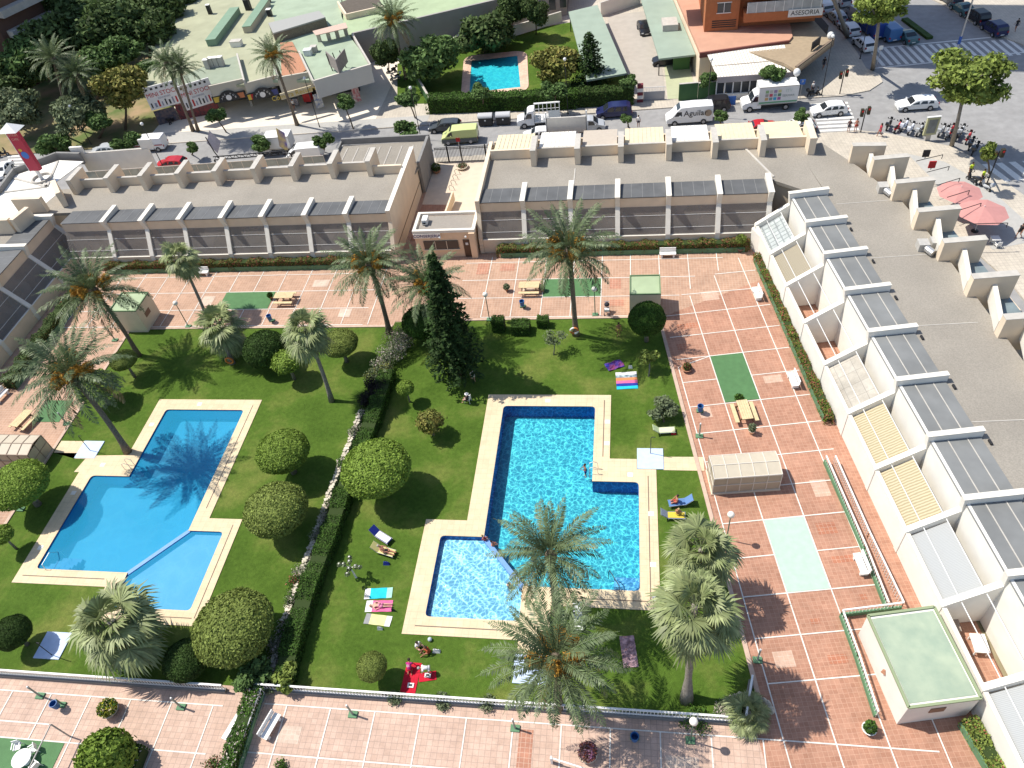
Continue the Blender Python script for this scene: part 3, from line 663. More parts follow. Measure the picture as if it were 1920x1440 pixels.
# paler deck with diagonal bands at the right end and the lower wing wall
o = MB().prism([(-42,76.8),(-25.6,76.8),(-24.9,80),(-24.9,86),(-36.5,85.5),(-36.5,79.5),(-42,79.5)], 3.3, 3.5).build('deck_roof', GRAVEL, lroot)
st = MB(); [st.beam((-35.5+1.45*k,79.0,3.53),(-35.5+1.45*k,84.9,3.53),.12,.03) for k in range(8)]; sub(o, st, 'deck_band', CONC)
GREYW = mat('grey_wall', (.24,.235,.225), .85, .15, 1.2)
m = MB(); m.box(-25.2,-24.85,79.5,86.2,.02,4.2); m.box(-36.5,-24.85,85.9,86.2,3.5,4.3); m.box(-36.7,-36.5,79.5,86.2,3.5,3.9); m.build('deck_wall', GREYW, lroot)
MB().box(-36.5,-25.2,85.9,86.15,.02,3.3).build('street_wall', CREAM, lroot)
MB().prism([(-69.2,74.7),(-44,75.1),(-41.9,76.4),(-36.7,76.5),(-36.7,80.4),(-69.2,79.0)], .02, 4.1).build('balcony_floor', LWALL, lroot)
for k in range(7):
    x0, x1 = -68.8+4.57*k, -68.8+4.57*(k+1)-.2; y0, y1 = 79.0+(x0+69.2)*.043, 79.0+(x1+69.2)*.043
    o = MB().beam((x0,y0,4.72),(x1,y1,4.72),.04,.9).build('glass_rail', SKY_, lroot); q = MB(); q.beam((x0,y0,5.2),(x1,y1,5.2),.08,.08); [q.beam((x0+(x1-x0)*f,y0+(y1-y0)*f,4.1),(x0+(x1-x0)*f,y0+(y1-y0)*f,5.2),.06,.06) for f in (0,.33,.66,1)]; sub(o, q, 'frame', CONC)
# fan-shaped pale terrace roof at the far left corner
MB().prism([G(95,345,5),G(112,368,5),G(70,392,5),G(20,432,5),G(-60,470,5),G(-60,400,5),G(0,345,5),G(30,325,5),G(110,298,5),G(155,300,5)], 4.7, 4.8).build('fan_terrace', AWW, lroot)
st = MB()
for q in ((10,330),(60,312),(108,302),(-30,365)): st.beam(G3(88,350,4.86), G3(*q,4.86), .3, .10)
st.build('fan_rib', CONC, lroot)
st = MB()
pw = [(-60,392),(0,360),(28,322),(108,292),(152,293)]
for a, b in zip(pw[:-1], pw[1:]): st.beam((*G(*a,5),4.7), (*G(*b,5),4.7), .35, 1.6)
st.build('outer_parapet', GREYW, lroot)
for a, b in (((22,372),(75,370)),((20,412),(50,388)),((-40,412),(15,410)),((98,338),(108,362))):
    MB().beam((*G(*a,ZF),6.3),(*G(*b,ZF),6.3),.6,1.9).build('parapet_fin', CREAM, lroot)
# ---- stair and passage between the blocks
PASS = mat('passage_floor', (.62,.52,.40), .85, .12, 1)
s_sheet('passage', [(-24.8,69.5),(-16.2,69.5),(-15.9,86.3),(-24.8,86.3)], .05, PASS)
s_sheet('red_ramp', [(-24.8,69.5),(-21.5,69.5),(-20.9,76.5),(-24.8,76.8)], .056, TERR)
t = thing('ramp_wall', 'thin cream parapet wall dividing the red ramp from the pale passage', 'wall', (-20.9,73,0)); MB().beam((-21.3,69.7,.55),(-20.8,77.2,.9),.2,1.2).build('wall', CREAM, t)
t = thing('gatehouse', 'cream porter lodge with flat grey roof marked CONSERJERIA between the two blocks', 'lodge', (-19.7,68,0))
m = MB(); m.box(-23.1,-16.35,66.25,69.7,.02,3.3)
m.build('wall', mat('lodge_render', (.76,.56,.38), .85, .08, 1), t)
rr = MB().box(-22.7,-16.75,66.65,69.4,3.302,3.33).build('roof', mat('lodge_roof', (.30,.27,.235), .9, .1, 4), t)
m = MB(); m.box(-23.2,-16.25,66.15,66.5,3.3,3.62); m.box(-23.2,-16.25,69.5,69.8,3.3,3.62); m.box(-23.2,-22.85,66.5,69.5,3.3,3.62); m.box(-16.6,-16.25,66.5,69.5,3.3,3.62)
m.build('parapet', FINC, t)
WD = mat('window_dark', (.035,.028,.026), .15, spec=.6)
o = MB().box(-22.2,-18.3,66.16,66.22,1.15,2.25).build('window', WD, t); m = MB(); m.box(-22.3,-18.2,66.08,66.2,1.05,1.15); [m.box(-22.2+1.3*k-.03,-22.2+1.3*k+.03,66.1,66.15,1.15,2.25) for k in range(1,3)]; sub(o, m, 'sill', CREAM)
o = MB().box(-17.75,-17.0,66.17,66.23,.05,2.3).build('door', mat('door_brown', (.10,.055,.035), .5), t); sub(o, MB().box(-17.5,-17.2,66.13,66.16,1.65,1.95), 'notice', METAL)
MB().box(-16.95,-16.3,65.9,66.2,.02,3.3).build('pillar', MATS['lodge_render'], t)
o = MB().box(-23.15,-20.1,66.08,66.14,2.70,3.27).build('sign_plate', mat('sign_beige', (.80,.74,.66), .7), t)
sub(o, text_mesh('CONSERJERIA', .50, (-21.62,66.07,2.98), frame((1,0,0),(0,0,1)), .01), 'lettering', mat('sign_blue', (.03,.035,.16), .6))
for x in (-20.2,-17.3): MB().lathe((x,66.05,2.7), [(.02,0),(.12,.03),(.14,.12),(.08,.22)], 10).build('wall_lamp', METAL, t)
t = thing('air_conditioner', 'white air conditioner unit on the grey roof of the porter lodge', 'air conditioner', (-22.1,68,3.33)); MB().box(-22.35,-21.75,67.6,68.6,3.4,4.0).build('housing', METAL, t); MB().lathe((-22.05,67.56,3.7), [(.0,0),(.22,0)], 10).build('grille', DARK, t)
# ---- huts
CRH = mat('hut_render', (.72,.62,.46), .85, .1, 1)
def hut(x0, x1, y0, y1, h, lb, grille=None):
    t = thing('utility_hut', lb, 'hut', ((x0+x1)/2, (y0+y1)/2, 0))
    w_ = MB().box(x0,x1,y0,y1,.02,h).build('wall', CRH, t)
    MB().box(x0+.12,x1-.12,y0+.12,y1-.12,h+.002,h+.03).build('roof', GROOF, t)
    m = MB(); m.box(x0,x1,y0,y0+.1,h,h+.14); m.box(x0,x1,y1-.1,y1,h,h+.14); m.box(x0,x0+.1,y0+.1,y1-.1,h,h+.14); m.box(x1-.1,x1,y0+.1,y1-.1,h,h+.14); m.build('roof_kerb', mat('kerb_green', (.16,.24,.13), .8), t)
    if grille:
        g = MB(); g.box(*grille); g.build('vent_grille', mat('grille_brown', (.25,.15,.10)), t)
hut(.25,3.2,55.75,58.65,2.9,'cream hut with a pale green flat roof in the middle of the rear terrace')
hut(-53.9,-50.75,54.3,57.4,2.9,'cream hut with pale green roof at the corner of the left lawn', (-50.75,-50.72,55.2,56.2,1.3,1.9))
t = thing('utility_building', 'large cream box with worn pale green flat roof beside the right wing', 'utility building', wu(18.5,20)+(0,))
a0, a1, b0, b1 = 19.2, 23.3, 15.6, 21.0
q = [G(1609,1190,0), G(1681,1358,0)]
A_, B_ = Vector((*q[0],0)), Vector((*q[1],0)); d = (B_-A_).normalized(); nn = Vector((-d.y, d.x, 0)); wd = 4.25
C_, D_ = B_+nn*wd, A_+nn*wd
ring = [(v.x, v.y) for v in (A_, B_, C_, D_)]
MB().prism(ring, .02, 2.7).build('wall', WHITE, t)
ins = lambda k: [tuple((Vector((*p,0))+((A_+C_)/2-Vector((*p,0))).normalized()*k)[:2]) for p in ring]
MB().prism(ins(.28), 2.702, 2.73).build('roof', mat('worn_green_roof', (.36,.42,.31), .85, col2=(.27,.34,.26), scale=.9, bump=.15, big=.08), t)
m = MB()
for i in range(4): m.beam((*ring[i],2.76),(*ring[(i+1) % 4],2.76),.16,.13)
m.build('roof_kerb', mat('kerb_yellowgreen', (.26,.31,.18), .8), t)
fc = (Vector((*ring[1],0))*.62+Vector((*ring[2],0))*.38); fd = (C_-B_).normalized()
MB().beam((fc.x-fd.x*.1-d.x*-.02,fc.y-fd.y*.1+d.y*.02,1.75),(fc.x+fd.x*.8+d.x*.02,fc.y+fd.y*.8+d.y*.02,1.75),.06,.6).build('vent_grille', MATS['grille_brown'], t)
sc_ = A_*.45+B_*.55; MB().lathe((sc_.x-.02,sc_.y,1.8), [(.05,-.25),(.22,-.25),(.02,.05)], 4).build('wall_lamp', TERRAC, t)
# ---- glass shelters
FROST = mat('frosted_pane', (.42,.36,.27), .5, .1, 2, spec=.4)
def shelter(x0, x1, y0, y1, h, lb, rz=0, nx=4, front=.0, step=None):
    t = thing('glazed_shelter', lb, 'shelter', ((x0+x1)/2,(y0+y1)/2,0), rz)
    cx, cy = (x0+x1)/2, (y0+y1)/2; hx, hy = (x1-x0)/2, (y1-y0)/2
    def P_(a, b, z): c, s = math.cos(rz), math.sin(rz); return (cx+c*a-s*b, cy+s*a+c*b, z)
    m = MB(); m.quad(P_(-hx,-hy,h-.25),P_(hx,-hy,h-.25),P_(hx,0,h),P_(-hx,0,h)); m.quad(P_(-hx,0,h),P_(hx,0,h),P_(hx,hy,h-.2),P_(-hx,hy,h-.2)); m.build('roof', mat('shelter_roof', (.50,.44,.34), .6, .08, 2), t)
    for i in range(nx):
        a, b = -hx+2*hx*i/nx, -hx+2*hx*(i+1)/nx
        m = MB(); m.quad(P_(a+.03,-hy,.15),P_(b-.03,-hy,.15),P_(b-.03,-hy,h-.27),P_(a+.03,-hy,h-.27)); m.build('front_pane', FROST, t)
    m = MB(); [m.quad(P_(sx*hx,-hy+.02,.15),P_(sx*hx,hy-.02,.15),P_(sx*hx,hy-.02,h-.22),P_(sx*hx,-hy+.02,h-.27)) for sx in (-1,1)]; m.quad(P_(-hx,hy,.15),P_(hx,hy,.15),P_(hx,hy,h-.25),P_(-hx,hy,h-.25)); m.build('side_pane', FROST, t)
    m = MB()
    for i in range(nx+1):
        a = -hx+2*hx*i/nx
        m.beam(P_(a,-hy-.01,.02),P_(a,-hy-.01,h-.25),.06,.06); m.beam(P_(a,-hy,h-.22),P_(a,0,h+.02),.06,.05); m.beam(P_(a,0,h+.02),P_(a,hy,h-.18),.06,.05); m.beam(P_(a,hy,.02),P_(a,hy,h-.2),.06,.06)
    for z in (.12,h*.5,h-.25): m.beam(P_(-hx,-hy-.02,z),P_(hx,-hy-.02,z),.05,.06)
    for b in (-hy,0,hy): m.beam(P_(-hx,b,h-.2 if b else h+.02),P_(hx,b,h-.2 if b else h+.02),.05,.05)
    for sx in (-1,1): m.beam(P_(sx*(hx+.01),-hy,h*.5),P_(sx*(hx+.01),hy,h*.5),.05,.05); m.beam(P_(sx*(hx+.01),0,.05),P_(sx*(hx+.01),0,h),.05,.05)
    m.build('frame', mat('shelter_frame', (.30,.22,.17), .7) if nx != 5 else mat('shelter_frame_pale', (.62,.57,.5), .6), t)
    MB().prism([P_(-hx-.1,-hy-.1,0)[:2],P_(hx+.1,-hy-.1,0)[:2],P_(hx+.1,hy+.1,0)[:2],P_(-hx-.1,hy+.1,0)[:2]], .02, .13).build('plinth', CREAM, t)
shelter(6.5,11.6,35.3,37.5,2.25,'beige glazed pergola shelter on the right terrace beside the rippled pool',R(6.5),5)
shelter(-57.2,-52.9,36.0,38.3,2.3,'brown framed glazed shelter at the left edge beside the calm pool',0,4)
# ================================================================== PLANTS
def fol(name, c, c2=None, isl=.35, rough=.7, spec=.15, tr=.18):
    return mat(name, c, rough, col2=c2 or tuple(x*.6 for x in c), scale=1.6, island=isl, spec=spec, transl=tr, obrand=.08)
DATE = fol('date_frond', (.17,.215,.105), (.09,.13,.055), .35, .5, .35)
FAN = fol('fan_leaf', (.31,.35,.16), (.17,.21,.08), .35, .5, .35)
DRY = fol('dry_frond', (.38,.28,.15), (.26,.18,.09))
FRUIT = fol('date_fruit', (.62,.33,.05), (.40,.22,.05), .3)
CLIP = fol('clipped_leaf', (.215,.31,.055), (.16,.24,.035), .32)
CLIP2 = fol('clipped_leaf_olive', (.23,.285,.07), (.17,.215,.05), .32)
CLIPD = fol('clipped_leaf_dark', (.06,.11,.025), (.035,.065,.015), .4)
LEAF = fol('street_leaf', (.13,.21,.065), (.07,.12,.035), .5)
LEAFY = fol('yellow_green_leaf', (.24,.30,.07), (.15,.20,.04), .4)
LEAFG = fol('grey_green_leaf', (.20,.24,.13), (.12,.15,.08), .4)
LEAFD = fol('dark_leaf', (.105,.155,.05), (.05,.08,.026), .5)
LEAFO = fol('bronze_leaf', (.26,.22,.06), (.12,.15,.035), .5)
PINE = fol('conifer_leaf', (.045,.085,.022), (.022,.045,.012), .5)
HEDG = fol('hedge_leaf', (.075,.15,.025), (.04,.085,.015), .5)
REDF = fol('red_flower', (.36,.10,.08), (.20,.10,.05), .4)
PINKF = fol('pale_flower', (.62,.50,.48), (.38,.36,.28), .3)
YELF = fol('yellow_flower', (.60,.52,.04), (.25,.28,.03), .3)
PURF = fol('purple_flower', (.35,.16,.28), (.15,.12,.08), .4)
def cards(pts, nrm, size, rng, jit=.6, asp=1.7):
    """leaf quads at pts, facing roughly nrm"""
    n = len(pts); N = nrm+rng.normal(0, jit, (n,3)); N /= np.linalg.norm(N, axis=1)[:,None]+1e-9
    T = np.cross(N, rng.normal(0,1,(n,3))); T /= np.linalg.norm(T, axis=1)[:,None]+1e-9; B = np.cross(N, T)
    s = size*rng.uniform(.6,1.35,(n,1)); a = T*s*asp/2; b = B*s/2
    V = np.stack([pts-a, pts+b*.9+a*.1, pts+a, pts-b*.9+a*.1], 1).reshape(-1,3)
    return V
def np_mesh(name, V, mats, parent=None, k=4, mi=None):
    n = len(V)//k; me = bpy.data.meshes.new(name)
    me.vertices.add(len(V)); me.vertices.foreach_set('co', np.asarray(V, np.float32).ravel())
    me.loops.add(len(V)); me.loops.foreach_set('vertex_index', np.arange(len(V), dtype=np.int32))
    me.polygons.add(n); me.polygons.foreach_set('loop_start', np.arange(0, len(V), k, dtype=np.int32))
    me.update(calc_edges=True)
    if not isinstance(mats, (list, tuple)): mats = [mats]
    for m in mats: me.materials.append(m)
    if mi is not None: me.polygons.foreach_set('material_index', np.asarray(mi, np.int32))
    o = bpy.data.objects.new(name, me); COL.objects.link(o)
    if parent is not None: o.parent = parent
    return o
def join_quads(V, mb):
    """append MB quads/tris (as degenerate-free quads) to a quad soup"""
    out = [V] if len(V) else []
    for f in mb.f:
        if len(f) == 4: out.append(np.array([mb.v[i] for i in f]))
        elif len(f) == 3: a, b, c = (np.array(mb.v[i]) for i in f); out.append(np.array([a, b, c, (c+a)/2]))
    return np.concatenate(out)
def sph(n, rng): p = rng.normal(0,1,(n,3)); return p/np.linalg.norm(p, axis=1)[:,None]
# ---- palms
def frond(rng, L, az, el, droop, nl=40, wl=.60, w0=.048):
    """one pinnate frond: quads for the rachis and the leaflets"""
    t = np.linspace(0, 1, nl); dirh = np.array([math.cos(az), math.sin(az), 0]); side = np.array([-math.sin(az), math.cos(az), 0])
    ang = el-droop*t**1.35; dt = L/nl; pos = np.cumsum(np.stack([np.cos(ang)*dt, np.sin(ang)*dt], 1), 0)
    tw = rng.uniform(-.25,.25)*L*t**2*.35
    P = pos[:,:1]*dirh+pos[:,1:]*np.array([0,0,1])+tw[:,None]*side
    tan = np.cos(ang)[:,None]*dirh+np.sin(ang)[:,None]*np.array([0,0,1]); up = np.cross(tan, side)*-1
    V = []
    wr = .035*(1-t*.7)
    for i in range(0, nl-1, 3):
        j = min(i+3, nl-1); V += [P[i]-side*wr[i], P[j]-side*wr[j], P[j]+side*wr[j], P[i]+side*wr[i]]
    env = np.sin(np.clip(t*1.02+.06,0,1)*math.pi)**.55*wl
    for i in range(3, nl):
        for sg in (-1, 1):
            l = env[i]*rng.uniform(.8,1.15); d = side*sg*.80+tan[i]*rng.uniform(.45,.75)+up[i]*rng.uniform(.0,.45); d /= np.linalg.norm(d)
            e = P[i]+d*l+np.array([0,0,-l*l*.30]); m = (P[i]+e)/2+np.array([0,0,.05*l]); wv = tan[i]*w0*rng.uniform(.8,1.3)
            V += [P[i], m-wv, e, m+wv]
    return V
def date_crown(rng, L=4.9, n=54, fruit=True):
    V = []; dead = []
    for k in range(n):
        f = k/n; az = k*2.39996+rng.uniform(-.2,.2)
        el = R(86-104*f**.88)+rng.uniform(-.10,.10); dr = R(50+48*f)+rng.uniform(-.22,.22); l = L*rng.uniform(.82,1.08)*(.86+.14*math.sin(f*3.1))
        q = np.array(frond(rng, l, az, el, dr)); q += np.array([math.cos(az)*.18, math.sin(az)*.18, .1-.45*f])
        (dead if f > .93 else V).append(q)
    return np.concatenate(V), np.concatenate(dead)
def fruit_cloud(rng):
    V = []
    for k in range(13):
        az = k*2.4+rng.uniform(-.4,.4); r_ = rng.uniform(.8,1.45)
        c = np.array([math.cos(az)*r_, math.sin(az)*r_, .25+rng.uniform(-.3,.5)]); n = 210
        p = c+sph(n, rng)*rng.uniform(0,1,(n,1))**.4*np.array([.42,.42,.50]); V.append(cards(p, sph(n, rng), .09, rng, .3, 3.0))
    return np.concatenate(V)
def curve_pts(a, b, bend, n=9):
    a, b = Vector(a), Vector(b); m = (a+b)/2+Vector((bend[0], bend[1], 0)); return [a*(1-t)**2+m*2*t*(1-t)+b*t*t for t in [i/(n-1) for i in range(n)]]
dc = [date_crown(np.random.default_rng(s)) for s in (11, 12, 13)]
DCM = []
for v, d in dc:
    a = np_mesh('fronds', v, DATE); b = np_mesh('dry_fronds', d, DRY); DCM.append((a.data, b.data)); bpy.data.objects.remove(a); bpy.data.objects.remove(b)
fr = np_mesh('date_clusters', fruit_cloud(np.random.default_rng(5)), FRUIT); FRM = fr.data; bpy.data.objects.remove(fr)
boss = MB().lathe((0,0,-1.0), [(.2,-.2),(.36,.2),(.46,.7),(.40,1.1),(.15,1.4)], 10); b_ = boss.build('crown_base', PBARK); BOSM = b_.data; bpy.data.objects.remove(b_)
def link_part(name, me, parent, loc, rz=0, sc=1.0):
    o = bpy.data.objects.new(name, me); COL.objects.link(o); o.parent = parent; o.location = loc; o.rotation_euler = (0,0,rz)
    o.scale = sc if hasattr(sc, '__len__') else (sc,)*3; return o
def date_palm(base, top, lb, var=0, sc=1.0, fruit=True, rad=.23, bend=(0,0), group='date palms', rz=0):
    t = thing('date_palm', lb, 'palm', base, 0, group); b, q = Vector(base), Vector(top)
    pts = [p for p in curve_pts(b, q, bend)]; rr = [rad*1.75, rad*1.2]+[rad*(1-.12*i/7) for i in range(7)]
    MB().tube(pts, rr, 10).build('trunk', PBARK, t, True)
    off = q-b
    link_part('crown_base', BOSM, t, off, rz, sc); link_part('fronds', DCM[var][0], t, off, rz, sc); link_part('dry_fronds', DCM[var][1], t, off, rz, sc)
    if fruit: link_part('date_clusters', FRM, t, off, rz+1, sc)
    return t
def tp(px, py, h): return G3(px, py, h)
date_palm(G3(1080,628), tp(1068,470,10.3), 'tall date palm with orange fruit at the top of the right lawn, lifebuoy on trunk', 0, 1.16, rz=.3)
date_palm(G3(730,624), tp(693,497,8.6), 'date palm at the top end of the dividing hedge, leaning left', 1, 1.0, rz=1.0, bend=(.3,0))
date_palm(G3(260,667), tp(175,545,8.8), 'leaning date palm at the top left corner of the left lawn beside the cream hut', 2, 1.14, rz=2.1, rad=.2, bend=(.4,.2))
date_palm(G3(240,848), tp(132,702,10.0), 'leaning date palm on the left side of the calm pool, its shadow in the water', 0, 1.16, rz=3.3, rad=.24, bend=(.5,0))
date_palm(G3(835,640), tp(800,535,7.2), 'date palm crown directly behind the dark conifer', 1, .95, rz=4.0)
date_palm((-4.9,24.4,0), tp(1032,1040,7.9), 'date palm without fruit rising over the lower edge of the rippled pool', 2, .92, False, rz=.8)
date_palm((-4.3,17.9,0), tp(1042,1235,8.0), 'large date palm with orange fruit stalks over the front railing, nearest to the viewer', 0, 1.0, rz=5.0)
# ---- fan palms
def fan_leaf(rng, az, el, lp, rf, nseg=30):
    dh = np.array([math.cos(az), math.sin(az), 0]); sd = np.array([-math.sin(az), math.cos(az), 0]); z = np.array([0,0,1.])
    P = [dh*math.cos(el)*lp*t+z*(math.sin(el)*lp*t-.25*lp*t*t) for t in (0,.5,1)]
    V = [P[0]-sd*.02, P[1]-sd*.02, P[1]+sd*.02, P[0]+sd*.02, P[1]-sd*.02, P[2]-sd*.02, P[2]+sd*.02, P[1]+sd*.02]
    c = P[2]; tan = (P[2]-P[1]); tan /= np.linalg.norm(tan); up = np.cross(tan, sd)*-1
    tilt = rng.uniform(-.35,.35)
    for k in range(nseg):
        a = R(-125+250*k/(nseg-1)); d = tan*math.cos(a)+sd*math.sin(a)*math.cos(tilt)+up*(math.sin(a)*math.sin(tilt)+.10*rng.uniform(-1,1)); d /= np.linalg.norm(d)
        l = rf*(1-.22*abs(a)/2.2)*rng.uniform(.88,1.06); pr = np.cross(d, up); pr /= np.linalg.norm(pr)+1e-9; w_ = l*.056
        m = c+d*l*.58+up*.03; e = c+d*l+z*(-l*rng.uniform(.22,.5))
        V += [c, m-pr*w_, e, m+pr*w_]
    return V
def fan_crown(rng, n=46, lp=1.15, rf=1.15, dead=14, low=-70):
    V, D = [], []
    for k in range(n):
        f = k/n; az = k*2.39996+rng.uniform(-.35,.35); el = R(80+(low-80)*f**.9+rng.uniform(-10,10))
        q = np.array(fan_leaf(rng, az, el, lp*rng.uniform(.75,1.3), rf*rng.uniform(.8,1.2))); q[:,2] -= .5*f; V.append(q)
    for k in range(dead):
        az = k*2.39996; q = np.array(fan_leaf(rng, az, R(-78), lp*.9, rf*.75, 12)); q[:,2] -= .7; D.append(q)
    return np.concatenate(V), np.concatenate(D)
FCM = []
for s, n in ((21, 36), (22, 40), (23, 34)):
    v, d = fan_crown(np.random.default_rng(s), n); a = np_mesh('fan_leaves', v, FAN); b = np_mesh('dry_skirt', d, DRY); FCM.append((a.data, b.data)); bpy.data.objects.remove(a); bpy.data.objects.remove(b)
def fan_palm(base, top, lb, var=0, sc=1.0, rad=.18, bend=(0,0), rz=0, swell=1.6, group='fan palms'):
    t = thing('fan_palm', lb, 'palm', base, 0, group); b, q = Vector(base), Vector(top); pts = curve_pts(b, q, bend)
    MB().tube(pts, [rad*swell*1.1, rad*swell*.85]+[rad*(1.1-.25*i/7) for i in range(7)], 10).build('trunk', GTRUNK, t, True)
    link_part('fan_leaves', FCM[var][0], t, q-b, rz, sc); link_part('dry_skirt', FCM[var][1], t, q-b, rz, sc); return t
fan_palm(G3(392,605), tp(335,478,7.8), 'slim fan palm with a round dark head standing over the rear left terrace', 2, .95, .15, rz=1, bend=(.2,0))
fan_palm(G3(436,682), tp(408,605,4.3), 'short fan palm in the left lawn with an orange ring on its trunk', 0, 1.28, .2, rz=2)
fan_palm(G3(622,752), tp(570,612,8.8), 'fan palm with a thin pale trunk in the middle of the left lawn', 1, 1.06, .17, rz=3, bend=(.3,0))
fan_palm(G3(272,1228), tp(208,1165,5.0), 'broad silvery fan palm low in the left lawn below the paddling pool', 1, 1.46, .30, rz=4)
fan_palm((4.6,26.0,0), tp(1315,1030,6.4), 'upper of two overlapping fan palms at the right edge of the right lawn', 1, 1.18, .2, rz=5)
fan_palm(G3(1287,1312), tp(1303,1135,10.3), 'lower of two overlapping fan palms at the right edge, with swollen trunk base', 1, 1.22, .21, rz=.5, swell=2.0)
t = fan_palm(G3(1405,1360), tp(1403,1335,.9), 'stemless fan palm clump among pale rocks in the lower right lawn corner', 2, .72, .2, rz=.5)
# ---- clipped trees
def clip_cloud(rng, n, r, size, rough=.05, flat=.0):
    p = sph(n, rng); p[:,2] = np.where(p[:,2] < -.55, -.55+(p[:,2]+.55)*.3, p[:,2])
    bump = 1+rough*(np.sin(p[:,0]*7+3*p[:,1])*.5+np.sin(p[:,1]*9-4*p[:,2]+1)*.7+rng.normal(0,.8,n))+.10*rough*30*(rng.random(n) > .985)*rng.random(n); q = p*bump[:,None]*np.array(r)
    return cards(q, p, size, rng, .55)
def core(rng, r): 
    mb = MB().ell((0,0,0), tuple(x*.93 for x in r), 16, 10, .03, rng); return mb
CLM = {}
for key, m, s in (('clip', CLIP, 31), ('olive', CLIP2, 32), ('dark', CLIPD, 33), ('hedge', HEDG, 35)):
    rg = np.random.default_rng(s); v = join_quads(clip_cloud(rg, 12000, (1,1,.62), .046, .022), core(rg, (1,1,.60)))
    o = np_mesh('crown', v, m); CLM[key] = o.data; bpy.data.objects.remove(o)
rg = np.random.default_rng(34); v = join_quads(clip_cloud(rg, 3000, (1,1,.66), .11, .05), core(rg, (1,1,.64))); o = np_mesh('crown', v, CLIP); CLM['small'] = o.data; bpy.data.objects.remove(o)
rg = np.random.default_rng(36); v = clip_cloud(rg, 1600, (1,1,.8), .16, .14); v = join_quads(v, MB().ell((0,0,0), (.7,.7,.5), 10, 6, .1, rg)); o = np_mesh('crown', v, LEAFO); CLM['bronze'] = o.data; bpy.data.objects.remove(o)
def clipped(cpx, cpy, wpx, hc, lb, kind='clip', zs=.92, group='clipped umbrella trees'):
    hc += .25; x, y = G(cpx, cpy, hc); rad = wpx/2*math.dist((x,y,hc),(0,0,CAMH))/FPX*.97
    t = thing('clipped_tree', lb, 'tree', (x,y,0), 0, group)
    MB().tube([(x,y,0),(x+.03,y,hc*.5),(x,y+.02,hc-rad*.25)], [.13*max(rad,.8),.09*max(rad,.8),.08*max(rad,.8)], 8).build('trunk', GTRUNK, t, True)
    link_part('crown', CLM[kind], t, (0,0,hc), random.uniform(0,6), (rad,rad,rad*zs)); return t
clipped(705,878,130,3.3,'largest clipped tree, bright green flat-topped globe straddling the dividing hedge')
clipped(530,846,97,2.75,'clipped green tree right of the calm pool, upper of a close pair')
clipped(517,955,114,2.6,'clipped olive green tree right of the calm pool, lower of a close pair','olive')
clipped(437,1176,138,2.5,'broad clipped olive tree at the lower right corner of the calm pool','olive')
clipped(537,678,53,2.2,'small clipped yellow green tree between two fan palms in the left lawn','small')
clipped(637,643,68,2.3,'clipped tree at the top right of the left lawn near the leaning date palm','olive')
clipped(34,908,92,2.8,'clipped bright green tree below the brown glazed shelter at the left edge')
clipped(231,675,45,2.2,'small clipped olive tree at the foot of the upper left date palm','olive')
clipped(180,724,64,2.3,'clipped yellow green tree left of the calm pool, above its oval shadow','small')
clipped(2,1003,36,1.9,'small clipped tree cut by the left edge of the view beside the calm pool','small')
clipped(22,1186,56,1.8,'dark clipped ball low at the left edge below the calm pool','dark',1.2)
clipped(697,1250,54,1.7,'clipped yellow green ball near the front railing beside the red towel','olive',1.25)
clipped(760,727,32,1.7,'tiny clipped ball on a thin stem at the upper left of the right lawn','small',1.2)
clipped(806,790,46,1.6,'small loose bronze leaved tree left of the rippled pool','bronze',1.0)
clipped(1213,598,69,2.6,'dense dark green globe tree in front of the middle hut','hedge',1.45)
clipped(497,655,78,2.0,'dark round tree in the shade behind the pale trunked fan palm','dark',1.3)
clipped(792,603,78,1.9,'dark green clipped dome left of the conifer','hedge',1.1)
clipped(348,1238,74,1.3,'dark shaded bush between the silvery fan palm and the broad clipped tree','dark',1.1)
# ---- loose shrubs and garden trees
def blob_cloud(rng, blobs, n, size, asp=1.8, jit=.8):
    out = []; tot = sum(b[1]**2 for b in blobs)
    for c, r_, sq in blobs:
        k = max(20, int(n*r_*r_/tot)); d = sph(k, rng); rad = r_*rng.uniform(.0,1,(k,1))**.33
        p = np.array(c)+d*rad*np.array([1,1,sq]); out.append(cards(p, d+np.array([0,0,.3]), size, rng, jit, asp))
    return np.concatenate(out)
def tree_mesh(seed, n=3200, size=.20, rx=1.0, rz=.8, nb=16, loose=.55):
    rng = np.random.default_rng(seed); blobs = []
    for _ in range(nb):
        d = sph(1, rng)[0]*rng.uniform(.25,1.0)**.5; r_ = rng.uniform(.26,.46)*loose/.55; blobs.append(((d[0]*.72,d[1]*.72,d[2]*.62*rz), r_, .75))
    return blob_cloud(rng, blobs, n, size), blobs
TM = {}
for key, m, seed, n, size, nb, lo in (('street', LEAF, 41, 2600, .13, 16, .5), ('street2', LEAF, 42, 2600, .13, 14, .55), ('big', LEAF, 43, 6500, .085, 26, .5), ('dark', LEAFD, 44, 6500, .085, 26, .55), ('dark2', LEAFD, 45, 5500, .09, 22, .5),
      ('bronze', LEAFO, 46, 5000, .09, 24, .5), ('plane', LEAFY, 47, 5200, .065, 26, .36), ('yellow', LEAFY, 48, 900, .16, 10, .5), ('grey', LEAFG, 49, 2200, .09, 14, .5), ('sparse', LEAFG, 50, 500, .10, 12, .6), ('park', LEAFG, 51, 6000, .085, 26, .5), ('parkg', LEAF, 52, 6000, .085, 24, .5)):
    v, bl = tree_mesh(seed, n, size, nb=nb, loose=lo); o = np_mesh('crown', v, m); TM[key] = (o.data, bl); bpy.data.objects.remove(o)
